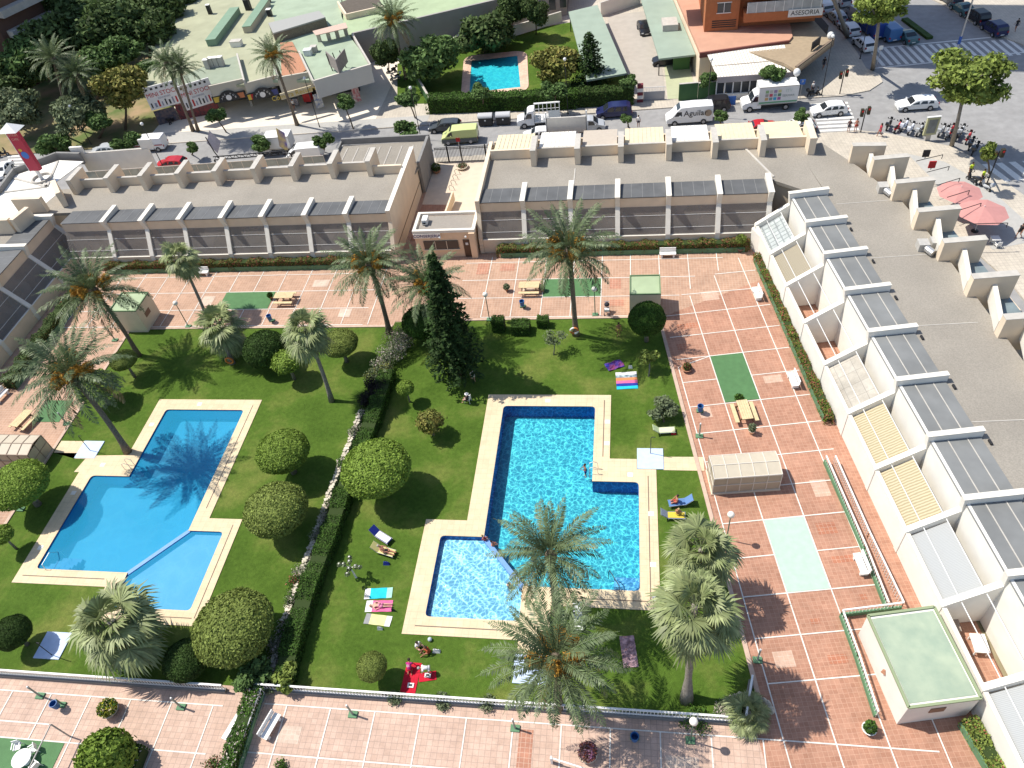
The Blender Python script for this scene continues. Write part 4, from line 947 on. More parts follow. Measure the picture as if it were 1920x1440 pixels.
def leafy(base, c, rad, lb, kind='street', zs=.9, tr=.10, group=None, cat='tree', name='leafy_tree', limbs=5, bark=BARK, rz=None):
    """base on the ground, c = crown centre, rad = crown radius"""
    t = thing(name, lb, cat, base, 0, group); b, q = Vector(base), Vector(c); me, bl = TM[kind]; rz = random.uniform(0,6) if rz is None else rz
    m = MB(); low = q-Vector((0,0,rad*zs*.55))
    if low.z < .4: low.z = .4
    m.tube([b, b*.5+low*.5+Vector((.05,0,0)), low], [tr*1.35,tr,tr*.85], 8); ca, sa = math.cos(rz), math.sin(rz)
    for k in range(limbs):
        p = bl[k*2 % len(bl)][0]; e = q+Vector(((p[0]*ca-p[1]*sa)*rad, (p[0]*sa+p[1]*ca)*rad, p[2]*rad*zs)); m.tube([low, low*.5+e*.5+Vector((0,0,.08*rad)), e], [tr*.6,tr*.4,tr*.15], 6)
    m.build('trunk', bark, t, True); link_part('crown', me, t, q-b, rz, (rad,rad,rad*zs)); return t
def ldist(px, py, z): x, y = G(px,py,z); return math.dist((x,y,z),(0,0,CAMH))
def leafy_px(bpx, cpx, wpx, h, lb, **k):
    c = G3(*cpx, h); rad = wpx/2*ldist(*cpx, h)/FPX; return leafy(G3(*bpx), c, rad, lb, **k)
leafy_px((1038,666),(1038,632),52,1.9,'thin sparse young tree below the big rear date palm',kind='sparse',bark=GTRUNK,tr=.05)
leafy_px((1216,706),(1218,672),48,1.7,'small yellow green tree at the upper right corner of the right lawn',kind='yellow',tr=.06,bark=GTRUNK)
leafy_px((1245,792),(1240,765),66,1.1,'grey green rounded bush at the right edge of the right lawn',kind='grey',cat='bush',name='garden_bush',tr=.06)
leafy_px((478,1285),(480,1268),74,1.2,'dark green bush at the foot of the dividing hedge by the railing, left one',kind='street',cat='bush',name='garden_bush',tr=.05)
leafy_px((540,1285),(542,1270),62,1.0,'yellow green bush at the foot of the dividing hedge by the railing, right one',kind='yellow',cat='bush',name='garden_bush',tr=.05)
def shrub(px, py, wpx, h, lb, m, n=900, size=.09, cat='shrub', zs=.8, name='shrub', mats=None):
    x, y = G(px, py, h*.5); rad = wpx/2*ldist(px,py,h*.5)/FPX; rng = np.random.default_rng(abs(hash((px,py))) % 9999 if False else int(px*7+py))
    bl = [((rng.uniform(-.5,.5)*rad, rng.uniform(-.5,.5)*rad, h*.5+rng.uniform(-.2,.2)*h), rad*rng.uniform(.45,.7), h/(2*rad)*1.2) for _ in range(7)]
    v = blob_cloud(rng, bl, n, size); v[:,2] = np.maximum(v[:,2], .02)
    t = thing(name, lb, cat, (x,y,0)); mi = None
    if isinstance(m, (list,tuple)): mi = (rng.random(len(v)//4) < .28).astype(int)
    np_mesh('foliage', v, m, t, mi=mi); st = MB(); [st.tube([(0,0,0),(b[0][0]*.7,b[0][1]*.7,h*.45)], .02, 5) for b in bl[:4]]; o = st.build('stems', BARK); o.parent = t
    return t
def bushbox(px, py, wpx, dpx, h, lb, m=HEDG):
    x, y = G(px, py, h*.6); r_ = wpx/2*ldist(px,py,h)/FPX
    return hedge([(x-r_,y),(x+r_,y)], dpx, h, lb, m, [])
def hedge(path, wd, h, lb, m, fl=(), dens=260, size=.085, cat='hedge', name='hedge', z0=0.0, body=.75, group=None, rough=.06):
    """box hedge along a path: dark body plus leaf cards over the surface"""
    rng = np.random.default_rng(int(abs(path[0][0]*100+path[0][1]*10+h*7))); t = thing(name, lb, cat, (path[0][0], path[0][1], z0), 0, group)
    V = []; bd = MB(); mi = []
    for a, b in zip(path[:-1], path[1:]):
        A_, B_ = np.array([*a,0.]), np.array([*b,0.]); L_ = np.linalg.norm(B_-A_); d = (B_-A_)/L_; s = np.array([-d[1],d[0],0])
        n = int(dens*L_*(wd+2*h)); u = rng.uniform(-.02,1.02,n)*L_; k = rng.uniform(0, wd+2*h, n)
        side = np.where(k < h, -wd/2, np.where(k > wd+h, wd/2, k-h-wd/2)); zz = np.where(k < h, k, np.where(k > wd+h, wd+2*h-k, h))
        nr = np.where((k < h)[:,None], -s, np.where((k > wd+h)[:,None], s, np.array([0,0,1.])))
        und = rough*(np.sin(u*2.1)+np.sin(u*5.3+1)*.6)
        p = A_+d*u[:,None]+s*side[:,None]*(1+und[:,None]*.5)+np.array([0,0,1.])*(zz*(1+und))[:,None]+nr*rng.normal(0,.035,(n,1))
        V.append(cards(p, nr, size, rng, .6)); mi.append((rng.random(n) < (fl[1] if fl else 0)).astype(int))
        sub_ = d*0; e = .46*wd
        bd.prism([tuple((A_-s*e)[:2]), tuple((B_-s*e)[:2]), tuple((B_+s*e)[:2]), tuple((A_+s*e)[:2])], 0, h*.93)
    V = np.concatenate(V); mi = np.concatenate(mi); loc = np.array([path[0][0], path[0][1], 0.]); V = V-loc
    o = np_mesh('foliage', V, [m, fl[0]] if fl else m, t, mi=mi if fl else None)
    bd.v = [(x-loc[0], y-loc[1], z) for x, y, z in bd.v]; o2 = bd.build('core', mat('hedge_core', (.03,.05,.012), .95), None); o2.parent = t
    return t
bushbox(934,606,24,.9,1.5,'narrow clipped bush at the top edge of the right lawn beside the conifer')
bushbox(976,612,34,1.3,1.1,'wide clipped bush in the middle of three at the top edge of the right lawn')
bushbox(1018,602,22,.9,1.0,'small clipped bush nearest the big date palm at the top edge of the right lawn')
shrub_q = []
# dividing hedge, its white-stoned wall and the shrubs beside it
def hp(q): return G(*q)
div = [(722,700),(700,770),(682,818),(640,925),(612,1010),(580,1090),(548,1190),(530,1270)]
hedge([G(x+6,y+4,.5) for x, y in div], 1.3, 1.2, 'long clipped green hedge dividing the left lawn from the right lawn', HEDG, dens=260, rough=.13)
t = thing('garden_wall', 'low pale rubble stone wall along the left side of the dividing hedge', 'wall', (*G(690,770),0))
rng = np.random.default_rng(3); m = MB(); wp = [G(x-20,y+2) for x, y in div[1:]]
for a, b in zip(wp[:-1], wp[1:]):
    L_ = math.dist(a, b); k = int(L_/.28)
    for i in range(k):
        f = (i+.5)/k; cx, cy = a[0]*(1-f)+b[0]*f, a[1]*(1-f)+b[1]*f
        for j in (-1, 1): m.obox((cx+j*.11+rng.uniform(-.03,.03), cy+rng.uniform(-.03,.03)), rng.uniform(.09,.14), rng.uniform(.10,.15), 0, rng.uniform(.32,.5), rng.uniform(0,3))
m.build('stones', mat('pale_rubble', (.62,.56,.45), .9, .25, 5, island=.2), t)
for px, py, w_, hh, lb, mm in ((742,645,62,1.9,'grey green flowering shrub at the very top of the dividing hedge',[LEAFG,PINKF]),(724,672,64,1.8,'second grey green shrub down the dividing hedge with pale blooms',[LEAFG,PINKF]),(708,700,56,1.7,'brownish grey shrub just above the black leaved shrub',[LEAFG,LEAFO]),
        (704,722,50,1.7,'upper of two blackish leaved shrubs in the dividing hedge',fol('blackish_leaf', (.03,.028,.024))),(694,748,48,1.5,'lower of two blackish leaved shrubs in the dividing hedge',fol('blackish_leaf', (.03,.028,.024)))):
    shrub_q.append((px, py, w_, hh, lb, mm))
for px, py, w_, lb in ((685,772,34,'pink rose bush at the upper end of the stone wall'),(640,870,26,'small pink rose bush beside the largest clipped tree'),(600,1000,46,'grey green rose bush beside the lower clipped tree'),(585,1048,50,'large grey green rose bush midway down the stone wall'),
        (545,1120,36,'rose bush with white blooms on the lower stone wall'),(528,1180,40,'white flowering bush beside the lower stone wall'),(510,1215,44,'pale flowering bush near the bottom of the stone wall'),(552,1090,30,'small red flowered plant by the lower stone wall'),(668,806,34,'small grey rose clump above the largest clipped tree'),(626,940,30,'loose green shrub just below the largest clipped tree'),(612,968,40,'grey green rose clump between the clipped trees and the hedge'),(572,1066,44,'pale blooming bush pressed against the long hedge'),(558,1150,48,'green bush spilling over the lower long hedge'),(535,1225,50,'pale blooming bush at the lower end of the long hedge')):
    shrub(px, py, w_, .9, lb, [LEAFG if 'grey' in lb or 'pale' in lb else HEDG, PINKF if 'red' not in lb else REDF], 700, .085)
for q in shrub_q: shrub(q[0], q[1], q[2], q[3], q[4], q[5], 1900, .10)
shrub(745,628,60,1.0,'magenta flowered shrub at the top end of the dividing hedge',[LEAFG,PURF],900,.09)
# small standard rose tree with white blooms
t = thing('rose_tree','small standard rose with white blooms and a pale stem in the right lawn','tree',(*G(668,1083),0)); x, y = G(668,1083)
MB().tube([(x,y,0),(x-.1,y+.05,1.5)], [.09,.05], 7).build('trunk', WHITE, t); rng = np.random.default_rng(8)
V = []; B = MB()
for k, (dx, dy) in enumerate(((-.9,.1),(-.45,.05),(.0,.35),(.1,-.3),(.55,.05),(.0,-.75),(.95,-.05),(-.1,.8))):
    c = np.array([dx*.85-.1, dy*.8, 1.75+.15*math.sin(k)]); V.append(cards(c+sph(60,rng)*.17, sph(60,rng), .10, rng)); B.tube([(0-.1,.05,1.45),(c[0],c[1],c[2])], .018, 5); B.ell((c[0],c[1],c[2]+.12),(.09,.09,.07),6,4)
np_mesh('crown', np.concatenate(V), LEAFG, t); o = B.build('branches', WHITE); o.parent = t
# conifer
def conifer(base, h, rad, lb, seed=60, n=9000, name='conifer'):
    rng = np.random.default_rng(seed); V = []; m = MB(); m.tube([(0,0,0),(0,0,h*.97)], [.28,.04], 8)
    lev = int(h*3.0)
    for i in range(lev):
        f = i/lev; z = h*(.16+.83*f); rr = rad*(1-f)**.72*(.80+.22*math.sin(i*1.7)+.10*math.sin(i*4.1)); nb = int(7+9*(1-f))
        for k in range(nb):
            az = k*2*math.pi/nb+i*.7+rng.uniform(-.2,.2); l = rr*rng.uniform(.72,1.12)+.15; d = np.array([math.cos(az),math.sin(az),-.05-.45*(1-f)*rng.uniform(.3,1.2)])
            q = max(6, int(n*l/(lev*nb*rad*.55))); tt = rng.uniform(.12,1,(q,1))**.8
            p = np.array([0,0,z])+d*l*tt+rng.normal(0,1,(q,3))*np.array([.16,.16,.10])*(1.1-.5*tt)*(.5+.5*l/rad)
            V.append(cards(p, np.tile(np.array([0,0,1.]),(q,1))+d*.4, .21, rng, .5, 2.2))
    t = thing(name, lb, 'tree', base); o = m.build('trunk', BARK, None, True); o.parent = t; np_mesh('crown', np.concatenate(V), PINE, t); return t
conifer((*G(862,708),0), 14.6, 2.9, 'tall dark conifer at the top left of the right lawn')
# planter hedges
def planter(path, wd, h, lb, hh, m, fl, wallm=GWALL):
    a, b = path; t = hedge(path, wd*.86, hh, lb, m, fl, 210, .10, 'planter', 'planter_hedge', rough=.10)
    mid = MB(); mid.beam((*a,h/2),(*b,h/2),wd,h); loc = path[0]; mid.v = [(x-loc[0],y-loc[1],z) for x,y,z in mid.v]; o = mid.build('trough', wallm, None); o.parent = t; return t
OLV = fol('planter_leaf', (.17,.20,.05), (.09,.12,.03), .4)
planter([(-13.7,66.3),(12.2,66.3)], .95, .6, 'long planter hedge with red blooms under the rear right wing', 1.2, OLV, (REDF,.24))
planter([(-60.5,64.9),(-26.8,64.9)], .9, .6, 'long planter hedge with red blooms under the rear left wing', 1.2, OLV, (REDF,.34))
planter([wu(22.75,39.7),wu(22.85,61.5)], .75, .6, 'narrow green planter with mixed blooms along the white right wing wall', .85, fol('planter_olive', (.16,.22,.04)), (REDF,.34))
planter([G(1808,1358,0),G(1880,1480,0)], .9, .6, 'green planter with yellow green shrubs in the lower right corner below the utility building', 1.1, LEAFY, (REDF,.06))
planter([(-62.4,62),(-62.0,46)], 1.3, .6, 'dark planter hedge along the left wing', 1.3, LEAFD, (REDF,.03))
planter([G(478,1300,.6),G(425,1460,.6)], 1.1, .6, 'planter hedge with white blooms splitting the near terrace beside a white rail', 1.2, HEDG, (PINKF,.12))
# bushes and plants along the front fence
for px, py, w_, m_, lb in ((505,1283,34,LEAFG,'grey agave like tuft at the left end of the front railing'),(740,1306,34,LEAFG,'low grey tuft beside the railing left of the red towel'),(830,1312,40,LEAFG,'low grey tuft beside the railing right of the red towel'),(910,1318,34,LEAFG,'low grey tuft beside the railing near the big date palm'),
        (1300,1345,70,HEDG,'low green strip of plants behind the railing near the globe lamp'),(1352,1330,40,[LEAFG,PINKF],'white flowered shrub beside the stemless fan palm')):
    shrub(px, py, w_, .5, lb, m_, 500, .10)
t = thing('rock_border', 'ring of pale rocks behind the stemless fan palm', 'rocks', (*G(1390,1310),0)); m = MB(); rng = np.random.default_rng(4)
for k in range(16): a = math.pi*(.05+.95*k/15); x, y = G(1398-48*math.cos(a), 1335-30*math.sin(a)); m.ell((x,y,.1),(rng.uniform(.15,.28),rng.uniform(.15,.25),.2),7,5,.2,rng)
m.build('rocks', mat('pale_rubble', (.6,.5,.4)), t)
hedge([G(160,1435,0),G(268,1440,0)], 2.2, 1.0, 'green bed with white flowers behind the yellow topiary dome', HEDG, (PINKF,.12), 160, .10, 'flower bed','flower_bed')
clipped(199,1422,82,1.3,'golden clipped dome on the near terrace at the bottom edge','small',1.5,'garden domes')
shrub(400,1436,46,.7,'small green and red plant at the bottom edge left of the planter hedge',[HEDG,REDF],500,.09)
shrub(530,1438,32,.7,'small green bush at the bottom edge right of the planter hedge',HEDG,400,.09)
# ================================================================== STREETS
def gp(L, z=0): return [G(x, y, z) for x, y in L]
kerb_far = lambda x: 97.75+.04*x
kerb_near = lambda x: 88.6+.04*x
s_sheet('road', [(-140,80.0),(140,80.0),(140,420),(-140,420)], .002, ASPH)
s_sheet('road', [(34,30),(140,30),(140,80.0),(34,80.0)], .0035, ASPH)
def slab(pts, m, h=.13): return struct(MB().prism(pts, -.01, h).build('pavement', m))
slab([(-72,79.0),(-36.4,80.5),(-36.4,86.2),(-15.9,86.3),(-15.9,82.4),(28.5,82.4),(28.5,89.6),(-72,kerb_near(-72))], WALKB)
slab([(28.4,82),(28.4,89.55)]+gp([(1655,250),(1720,263),(1785,276),(1822,296),(1850,318),(1920,368),(2040,470)])+[(55,45),(40,30),(36,60)], WALKB, .125)
struct(MB().sheet(gp([(1700,290),(1770,305),(1815,330),(1870,370),(1960,450),(1860,470),(1740,330)]), .14).build('pavement', WALKG))
slab([(-36,kerb_far(-36)),(21,kerb_far(21)),(27.8,98.7),(31.5,99.8),(33.6,102.0),(33.7,104.2),(32.4,106.2)]+gp([(1607,100),(1560,40),(1500,-30)])+[(0,190),(-36,190)], WALKB)
slab([(-71,kerb_far(-71)),(-36,kerb_far(-36)),(-36,125),(-71,125)], PALE, .14)
slab([(-110,kerb_far(-110)),(-71,kerb_far(-71)),(-71,170),(-110,170)], mat('park_ground', (.36,.25,.15), .95, col2=(.10,.14,.04), scale=.25, big=.1), .13)
slab(gp([(1700,-20),(1770,10),(1850,60),(1905,80),(2000,120)])+[(90,150),(60,250)], WALKB, .13)
# painted strip on the near edge of the forecourt and grey footway
struct(MB().sheet([(-70.8,kerb_far(-71)+.1),(-28,kerb_far(-28)+.1),(-28,99.4),(-70.8,98.2)], .147).build('pavement', WALKG))
def stripes(quads, nm='zebra_crossing'):
    m = MB()
    for q in quads: m.add([(*p, .006) for p in q], [(0,1,2,3)])
    o = m.build(nm, LINE); struct(o); fix_normals(o)
stripes([[(23.7,89.9+.97*k),(28.3,89.95+.97*k),(28.3,90.45+.97*k),(23.7,90.4+.97*k)] for k in range(8)])
d0 = Vector((*G(1772,80),0))-Vector((*G(1790,97),0)); d0 = d0/d0.y
stripes([[(34.6+1.02*k,106.9+.05*k),(35.1+1.02*k,106.9+.05*k),(35.1+1.02*k+d0.x*5.8,112.7),(34.6+1.02*k+d0.x*5.8,112.7)] for k in range(21)])
stripes([gp([(1816+25*k,310-2*k),(1829+25*k,309-2*k),(1871+25*k,341-2*k),(1857+25*k,343-2*k)]) for k in range(6)])
stripes([gp([(14+1.5*k,292+6*k),(58+2.5*k,290+6*k),(59+2.5*k,293+6*k),(14+1.5*k,295+6*k)]) for k in range(6)])
m = MB()
for a, b in (((-70,93.4),(-25,95.1)),): 
    for k in range(20): f = k/20; x = a[0]+(b[0]-a[0])*f
m.beam((*G(1647,90),.008),(*G(1880,68),.008),.3,.004)
for x0, y0, x1, y1 in ((1640,128,1800,112),(1800,108,1925,98)): m.beam((*G(x0,y0),.008),(*G(x1,y1),.008),.25,.004)
struct(m.build('road_line', LINE))
# ---- garden of the villa block with the small pool, hedge and walls
gx0, gx1 = -29.5, 2.2
gard = [(-25.5,99.6),(3.2,100.3),(0.5,133),(-26,128)]
s_sheet('garden_lawn', gp([(745,195),(1083,190),(1200,150),(1080,40),(1050,45),(800,90),(745,120)], .15), .152, LAWN)
pc = rnd(gp([(866,182),(990,170),(986,98),(872,108)][::-1], .15), .2)
pi_ = gp([(880,173),(976,163),(970,104),(884,114)][::-1], .15)
t = thing('swimming_pool','small bright turquoise pool with rounded pink stone edge in the garden across the street','pool',(*G(925,140),0))
def rr(pts, r=1.6, n=5):
    out = []
    for i in range(len(pts)):
        a, b, c = Vector(pts[i-1]), Vector(pts[i]), Vector(pts[(i+1) % len(pts)]); d1 = (a-b).normalized(); d2 = (c-b).normalized()
        for k in range(n+1): s = k/n; p = b+d1*r*(1-s)**2+d2*r*s**2; out.append((p.x, p.y))
    return out
o_ = rr(gp([(864,183),(992,172),(988,95),(870,106)], .15), 2.2)
MB().sheet(o_, .24, [gp([(880,173),(976,163),(970,104),(884,114)], .24)], .15).build('coping', tile_mat('pink_coping', (.66,.46,.34), (.62,.43,.32), (.5,.36,.28), .5, 0, .03), t)
MB().prism(gp([(879.8,173.4),(976.3,163.3),(970.2,103.8),(883.8,113.7)], .22), .155, .17).build('pool_floor', mat('turquoise_floor', (.02,.42,.55), .5, .1, 1), t)
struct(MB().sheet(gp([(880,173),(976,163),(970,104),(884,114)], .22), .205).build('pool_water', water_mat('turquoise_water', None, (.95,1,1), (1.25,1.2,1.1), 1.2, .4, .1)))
hedge([G(808,207,.2),G(1080,198,.2)], 2.0, 2.2, 'long clipped dark hedge along the far pavement in front of the small turquoise pool', HEDG, (), 60, .16, z0=.13, rough=.03)
hedge([G(1085,196,.2),G(1187,190,.2)], 1.8, 2.3, 'dark green clipped hedge behind the dark blue car', CLIPD, (), 60, .16, rough=.03)
GRW = mat('green_garden_wall', (.055,.13,.05), .8, .15, 1)
def wallthing(nm, lb, a, b, h, th, m, cat='wall'):
    t = thing(nm, lb, cat, (*a, 0)); MB().beam((*a,h/2+.07),(*b,h/2+.07),th,h+.12).build('wall', m, t); MB().beam((*a,h+.16),(*b,h+.16),th+.06,.05).build('coping', CONC, t); return t
wallthing('garden_wall','green wall along the pavement between the car park gate and the diner',G(1272,190),G(1307,187),2.3,.3,GRW)
wallthing('garden_wall','dark green wall beside the diner behind the black car',G(1308,187),G(1345,183),2.2,.3,GRW)
wallthing('garden_wall','white rendered wall at the back of the garden pool lawn',G(955,72),G(1053,42),1.6,.3,WHITE)
wallthing('garden_wall','white wall at the back of the walled car park',G(1126,33),G(1200,8),2.2,.3,WHITE)
wallthing('garden_wall','green sloping wall by the entrance with the motorbikes',G(778,150),G(812,210),1.6,.25,GRW)
wallthing('garden_wall','white parapet edge of the garden behind the round shrub',G(840,95),G(875,78),1.4,.3,WHITE)
# car park surface and gate
s_sheet('car_park', gp([(1200,190),(1250,188),(1240,120),(1215,20),(1140,30),(1140,60)], .13), .155, mat('car_park_surface', (.42,.38,.33), .9, .1, 1, big=.05))
s_sheet('green_yard', gp([(1252,186),(1306,184),(1290,110),(1245,120)], .13), .16, mat('yard_green', (.42,.44,.28), .85, .1, 1))
t = thing('sliding_gate','grey metal sliding gate of the car park between a striped pillar and a white mast','gate',(*G(1205,190),0))
a, b = G(1206,190), G(1246,188); MB().beam((*a,.75),(*b,.75),.08,1.2).build('panel', mat('gate_grey', (.33,.33,.34), .6), t)
m = MB(); [m.beam((a[0]+(b[0]-a[0])*k/14,a[1]+(b[1]-a[1])*k/14,1.35),(a[0]+(b[0]-a[0])*k/14,a[1]+(b[1]-a[1])*k/14,1.95),.04,.04) for k in range(15)]; m.beam((*a,1.95),(*b,1.95),.06,.06); m.build('bars', METAL, t)
t = thing('gate_pillar','maroon and white striped gate pillar beside the car park gate','pillar',(*G(1200,192),0)); x, y = G(1200,192)
for k in range(5): MB().box(x-.4,x+.4,y-.3,y+.3,.1+.5*k,.6+.5*k-.002).build('band', [mat('maroon', (.16,.03,.04), .7), LINE][k % 2], t)
# carports
CPG = mat('sage_roof', (.29,.36,.29), .7, .10, .6, big=.06)
def roofslab(nm, lb, pts, z, m, cat, th=.25, legs=True):
    t = thing(nm, lb, cat, (*G(*pts[0],z)[:2], 0)); P_ = gp(pts, z); MB().prism(P_, z-th, z).build('roof', m, t)
    if legs:
        c = sum((Vector((*p,0)) for p in P_), Vector())/len(P_)
        for p in P_: v = Vector((*p,0)); q = v+(c-v)*.06; MB().beam((q.x,q.y,.1),(q.x,q.y,z-th),.14,.14).build('post', DARK, t)
    return t
t = roofslab('carport','long sage green carport roof beside the small turquoise pool garden',[(1066,22),(1120,9),(1175,137),(1100,150)],3.0,CPG,'carport')
P_ = gp([(1120,12),(1175,140)],2.9); MB().beam((*P_[0],2.7),(*P_[1],2.7),.1,.45).build('fascia', DARK, t)
t = roofslab('carport','long sage green carport roof against the brick building, black car parked under it',[(1190,-40),(1245,-40),(1304,102),(1236,110)],3.0,CPG,'carport')
t = roofslab('roof_hut','small pale lean-to box standing on the second carport roof',[(1240,33),(1268,31),(1272,46),(1243,48)],3.9,CONC,'hut',.9,False)
t = thing('garden_shed','small green shed with a pitched roof at the end of the carport','shed',(*G(1278,125),0)); x, y = G(1277,131)
MB().box(x-1.15,x+1.15,y-.2,y+1.6,.13,2.0).build('wall', mat('shed_green', (.09,.19,.06), .8), t); m = MB(); m.quad((x-1.3,y-.35,2.0),(x+1.3,y-.35,2.0),(x+1.3,y+.7,2.7),(x-1.3,y+.7,2.7)); m.quad((x-1.3,y+.7,2.7),(x+1.3,y+.7,2.7),(x+1.3,y+1.75,2.0),(x-1.3,y+1.75,2.0)); m.add([(x-1.15,y-.2,2),(x-1.15,y+1.6,2),(x-1.15,y+.7,2.65)],[(0,1,2)]); m.build('roof', mat('shed_roof', (.16,.27,.12), .8), t)
# ---- brick building and diner
BRK = mat('orange_brick', (.42,.155,.065), .85, .12, 2, .2, 30, big=.05)
SHADEW = mat('dark_glazing', (.05,.055,.06), .2, spec=.5)
t = thing('brick_building','tall orange brick block with balconies above a flat terracotta roof at the top right','building',(*G(1400,40,0),0))
P0 = gp([(1320,62),(1468,50)], 4.2); tx, ty = P0[0]
# podium
pod = gp([(1258,-30),(1313,98),(1480,75),(1486,68),(1465,-40)], 4.2)
MB().prism(pod, 3.7, 4.2).build('podium_roof', mat('terracotta_roof', (.52,.29,.20), .85, .1, .8, big=.05), t)
MB().prism([tuple(Vector(p)*.998) for p in pod], .05, 3.69).build('podium_wall', CREAM, t)
q = gp([(1312,100),(1480,77)], 4.2); MB().beam((*q[0],3.95),(*q[1],3.95),.3,.7).build('fascia', mat('maroon_fascia', (.17,.06,.05), .8), t)
tw = gp([(1320,60),(1470,60),(1475,52)], 4.21)
X0, Y0 = tw[0]; X1 = X0+15.2
TOP = 64.0
MB().prism([(X0,Y0),(X0+4.6,Y0),(X0+4.6,Y0+1.2),(X1,Y0+1.2),(X1,Y0+19),(X0,Y0+19)], 4.21, TOP).build('wall', BRK, t)
for fl_ in range(19):
    z = 5.6+3.0*fl_
    if z+2 > TOP: break
    o = MB().box(X0+1.6,X0+3.4,Y0-.03,Y0+.05,z+1.1,z+2.4).build('window', SHADEW, t); m = MB(); m.box(X0+1.5,X0+3.5,Y0-.06,Y0-.03,z+1.0,z+1.1); m.box(X0+1.5,X0+3.5,Y0-.06,Y0-.03,z+2.4,z+2.5); m.box(X0+2.46,X0+2.54,Y0-.06,Y0-.03,z+1.1,z+2.4); sub(o, m, 'frame', METAL)
    o = MB().box(X0+5.2,X0+15.6,Y0-1.2,Y0+1.19,z,z+1.2).build('balcony', BRK, t)
    sub(o, MB().box(X0+5.5,X0+15.3,Y0-1.15,Y0-1.05,z+1.2,z+2.6), 'glazing', mat('balcony_glazing', (.42,.45,.46), .3, .25, 1.2, spec=.5))
    m = MB(); [m.box(X0+5.5+1.2*k-.04,X0+5.5+1.2*k+.04,Y0-1.2,Y0-1.15,z+1.2,z+2.6) for k in range(9)]; sub(o, m, 'mullion', METAL)
    if fl_ == 0:
        sub(o, MB().box(X0+11.0,X0+15.5,Y0-1.3,Y0-1.22,z+.35,z+1.35), 'sign_plate', METAL)
        sub(o, text_mesh('ASESORIA', .85, (X0+13.2,Y0-1.31,z+.85), frame((1,0,0),(0,0,1)), .01), 'lettering', DARK)
for k in range(4): MB().box(X0+1.0,X0+4.3,Y0-.04,Y0+.02,4.7+.28*k,4.84+.28*k).build('vent_bar', DARK, t)
o = MB().box(X0-4.8,X0-.01,Y0+3,Y0+9,8.6,9.8).build('balcony', BRK, t); sub(o, MB().box(X0-4.7,X0-4.6,Y0+3.2,Y0+8.8,9.8,10.9), 'glazing', MATS['balcony_glazing'])
dn = thing('diner_building','low flat diner with overhanging tan roof, white ribbed awning and glazed front','building',(*G(1440,160),0))
mp_ = [(1452,90),(1482,70),(1510,20),(1562,72),(1560,82),(1492,130),(1480,122)]
MB().prism(gp([(1330,75),(1505,15),(1562,78),(1492,131),(1470,118)],3.9), 3.5, 3.9).build('roof', mat('tan_gravel_roof', (.36,.28,.19), .9, .15, 2, big=.06), dn)
q = gp([(1562,78),(1492,131)],3.6); MB().beam((*q[0],3.55),(*q[1],3.55),.35,1.0).build('fascia', mat('brown_fascia', (.20,.15,.11), .8), dn)
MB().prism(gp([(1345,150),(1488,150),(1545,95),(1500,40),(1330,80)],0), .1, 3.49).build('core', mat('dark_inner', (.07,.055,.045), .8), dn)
aw = gp([(1325,104),(1470,88),(1489,128),(1346,138)], 3.7)
m = MB(); zz = (4.0,4.0,3.2,3.2); m.add([(p[0],p[1],z) for p, z in zip(aw, zz)]+[(p[0],p[1],z-.06) for p, z in zip(aw, zz)], [(3,2,1,0),(4,5,6,7),(0,1,5,4),(1,2,6,5),(2,3,7,6),(3,0,4,7)]); o = m.build('awning', AWW, dn); fix_normals(o)
m = MB(); A4 = [Vector((p[0],p[1],z+.03)) for p, z in zip(aw, zz)]
for k in range(1,24): f = k/24; m.beam(A4[0].lerp(A4[1],f), A4[3].lerp(A4[2],f), .08, .03)
m.beam(A4[0].lerp(A4[3],.55), A4[1].lerp(A4[2],.55), .12, .06); sub(o, m, 'awning_rib', AWG)
q0, q1 = G(1346,160,1.2), G(1488,150,1.2); f0, f1 = Vector((*aw[3],0)), Vector((*aw[2],0))
MB().beam((f0.x,f0.y-.05,2.85),(f1.x,f1.y-.05,2.85),.12,.8).build('valance', mat('valance_grey', (.38,.34,.33), .8), dn)
for k in range(9):
    a, b = f0.lerp(f1,k/9+.01), f0.lerp(f1,(k+1)/9-.01); MB().beam((a.x,a.y+.2,1.6),(b.x,b.y+.2,1.6),.06,1.5).build('window', SHADEW, dn)
for k in range(10): a = f0.lerp(f1,k/9); MB().beam((a.x,a.y+.15,.1),(a.x,a.y+.15,2.6),.14,.14).build('post', METAL, dn)
MB().beam((f0.x,f0.y-.1,.5),(f0.x*.45+f1.x*.55,f0.y*.45+f1.y*.55-.1,.5),.25,.8).build('low_wall', LINE, dn)
for px, py, lb in ((1494,137,'white round lamp globe on the corner of the diner roof, lower one'),(1557,68,'white round lamp globe on the far corner of the diner roof')):
    x, y, z = G3(px,py,4.2); t = thing('globe_lamp', lb, 'lamp', (x,y,z-.4)); MB().ell((x,y,z+.1),(.45,.45,.5),12,8).build('globe', METAL, t, True); MB().tube([(x,y,z-.4),(x,y,z-.3)],.1,6).build('stem', DARK, t)
t = thing('roof_sign','dark flat signboard standing on the diner roof','sign',G3(1527,95,3.9)); a, b = G3(1521,96,3.95), G3(1536,84,3.95); MB().beam((a[0],a[1],4.6),(b[0],b[1],4.6),.15,1.0).build('board', DARK, t); MB().beam((a[0],a[1],3.9),(a[0],a[1],4.2),.1,.1).build('leg', DARK, t); MB().beam((b[0],b[1],3.9),(b[0],b[1],4.2),.1,.1).build('leg', DARK, t)
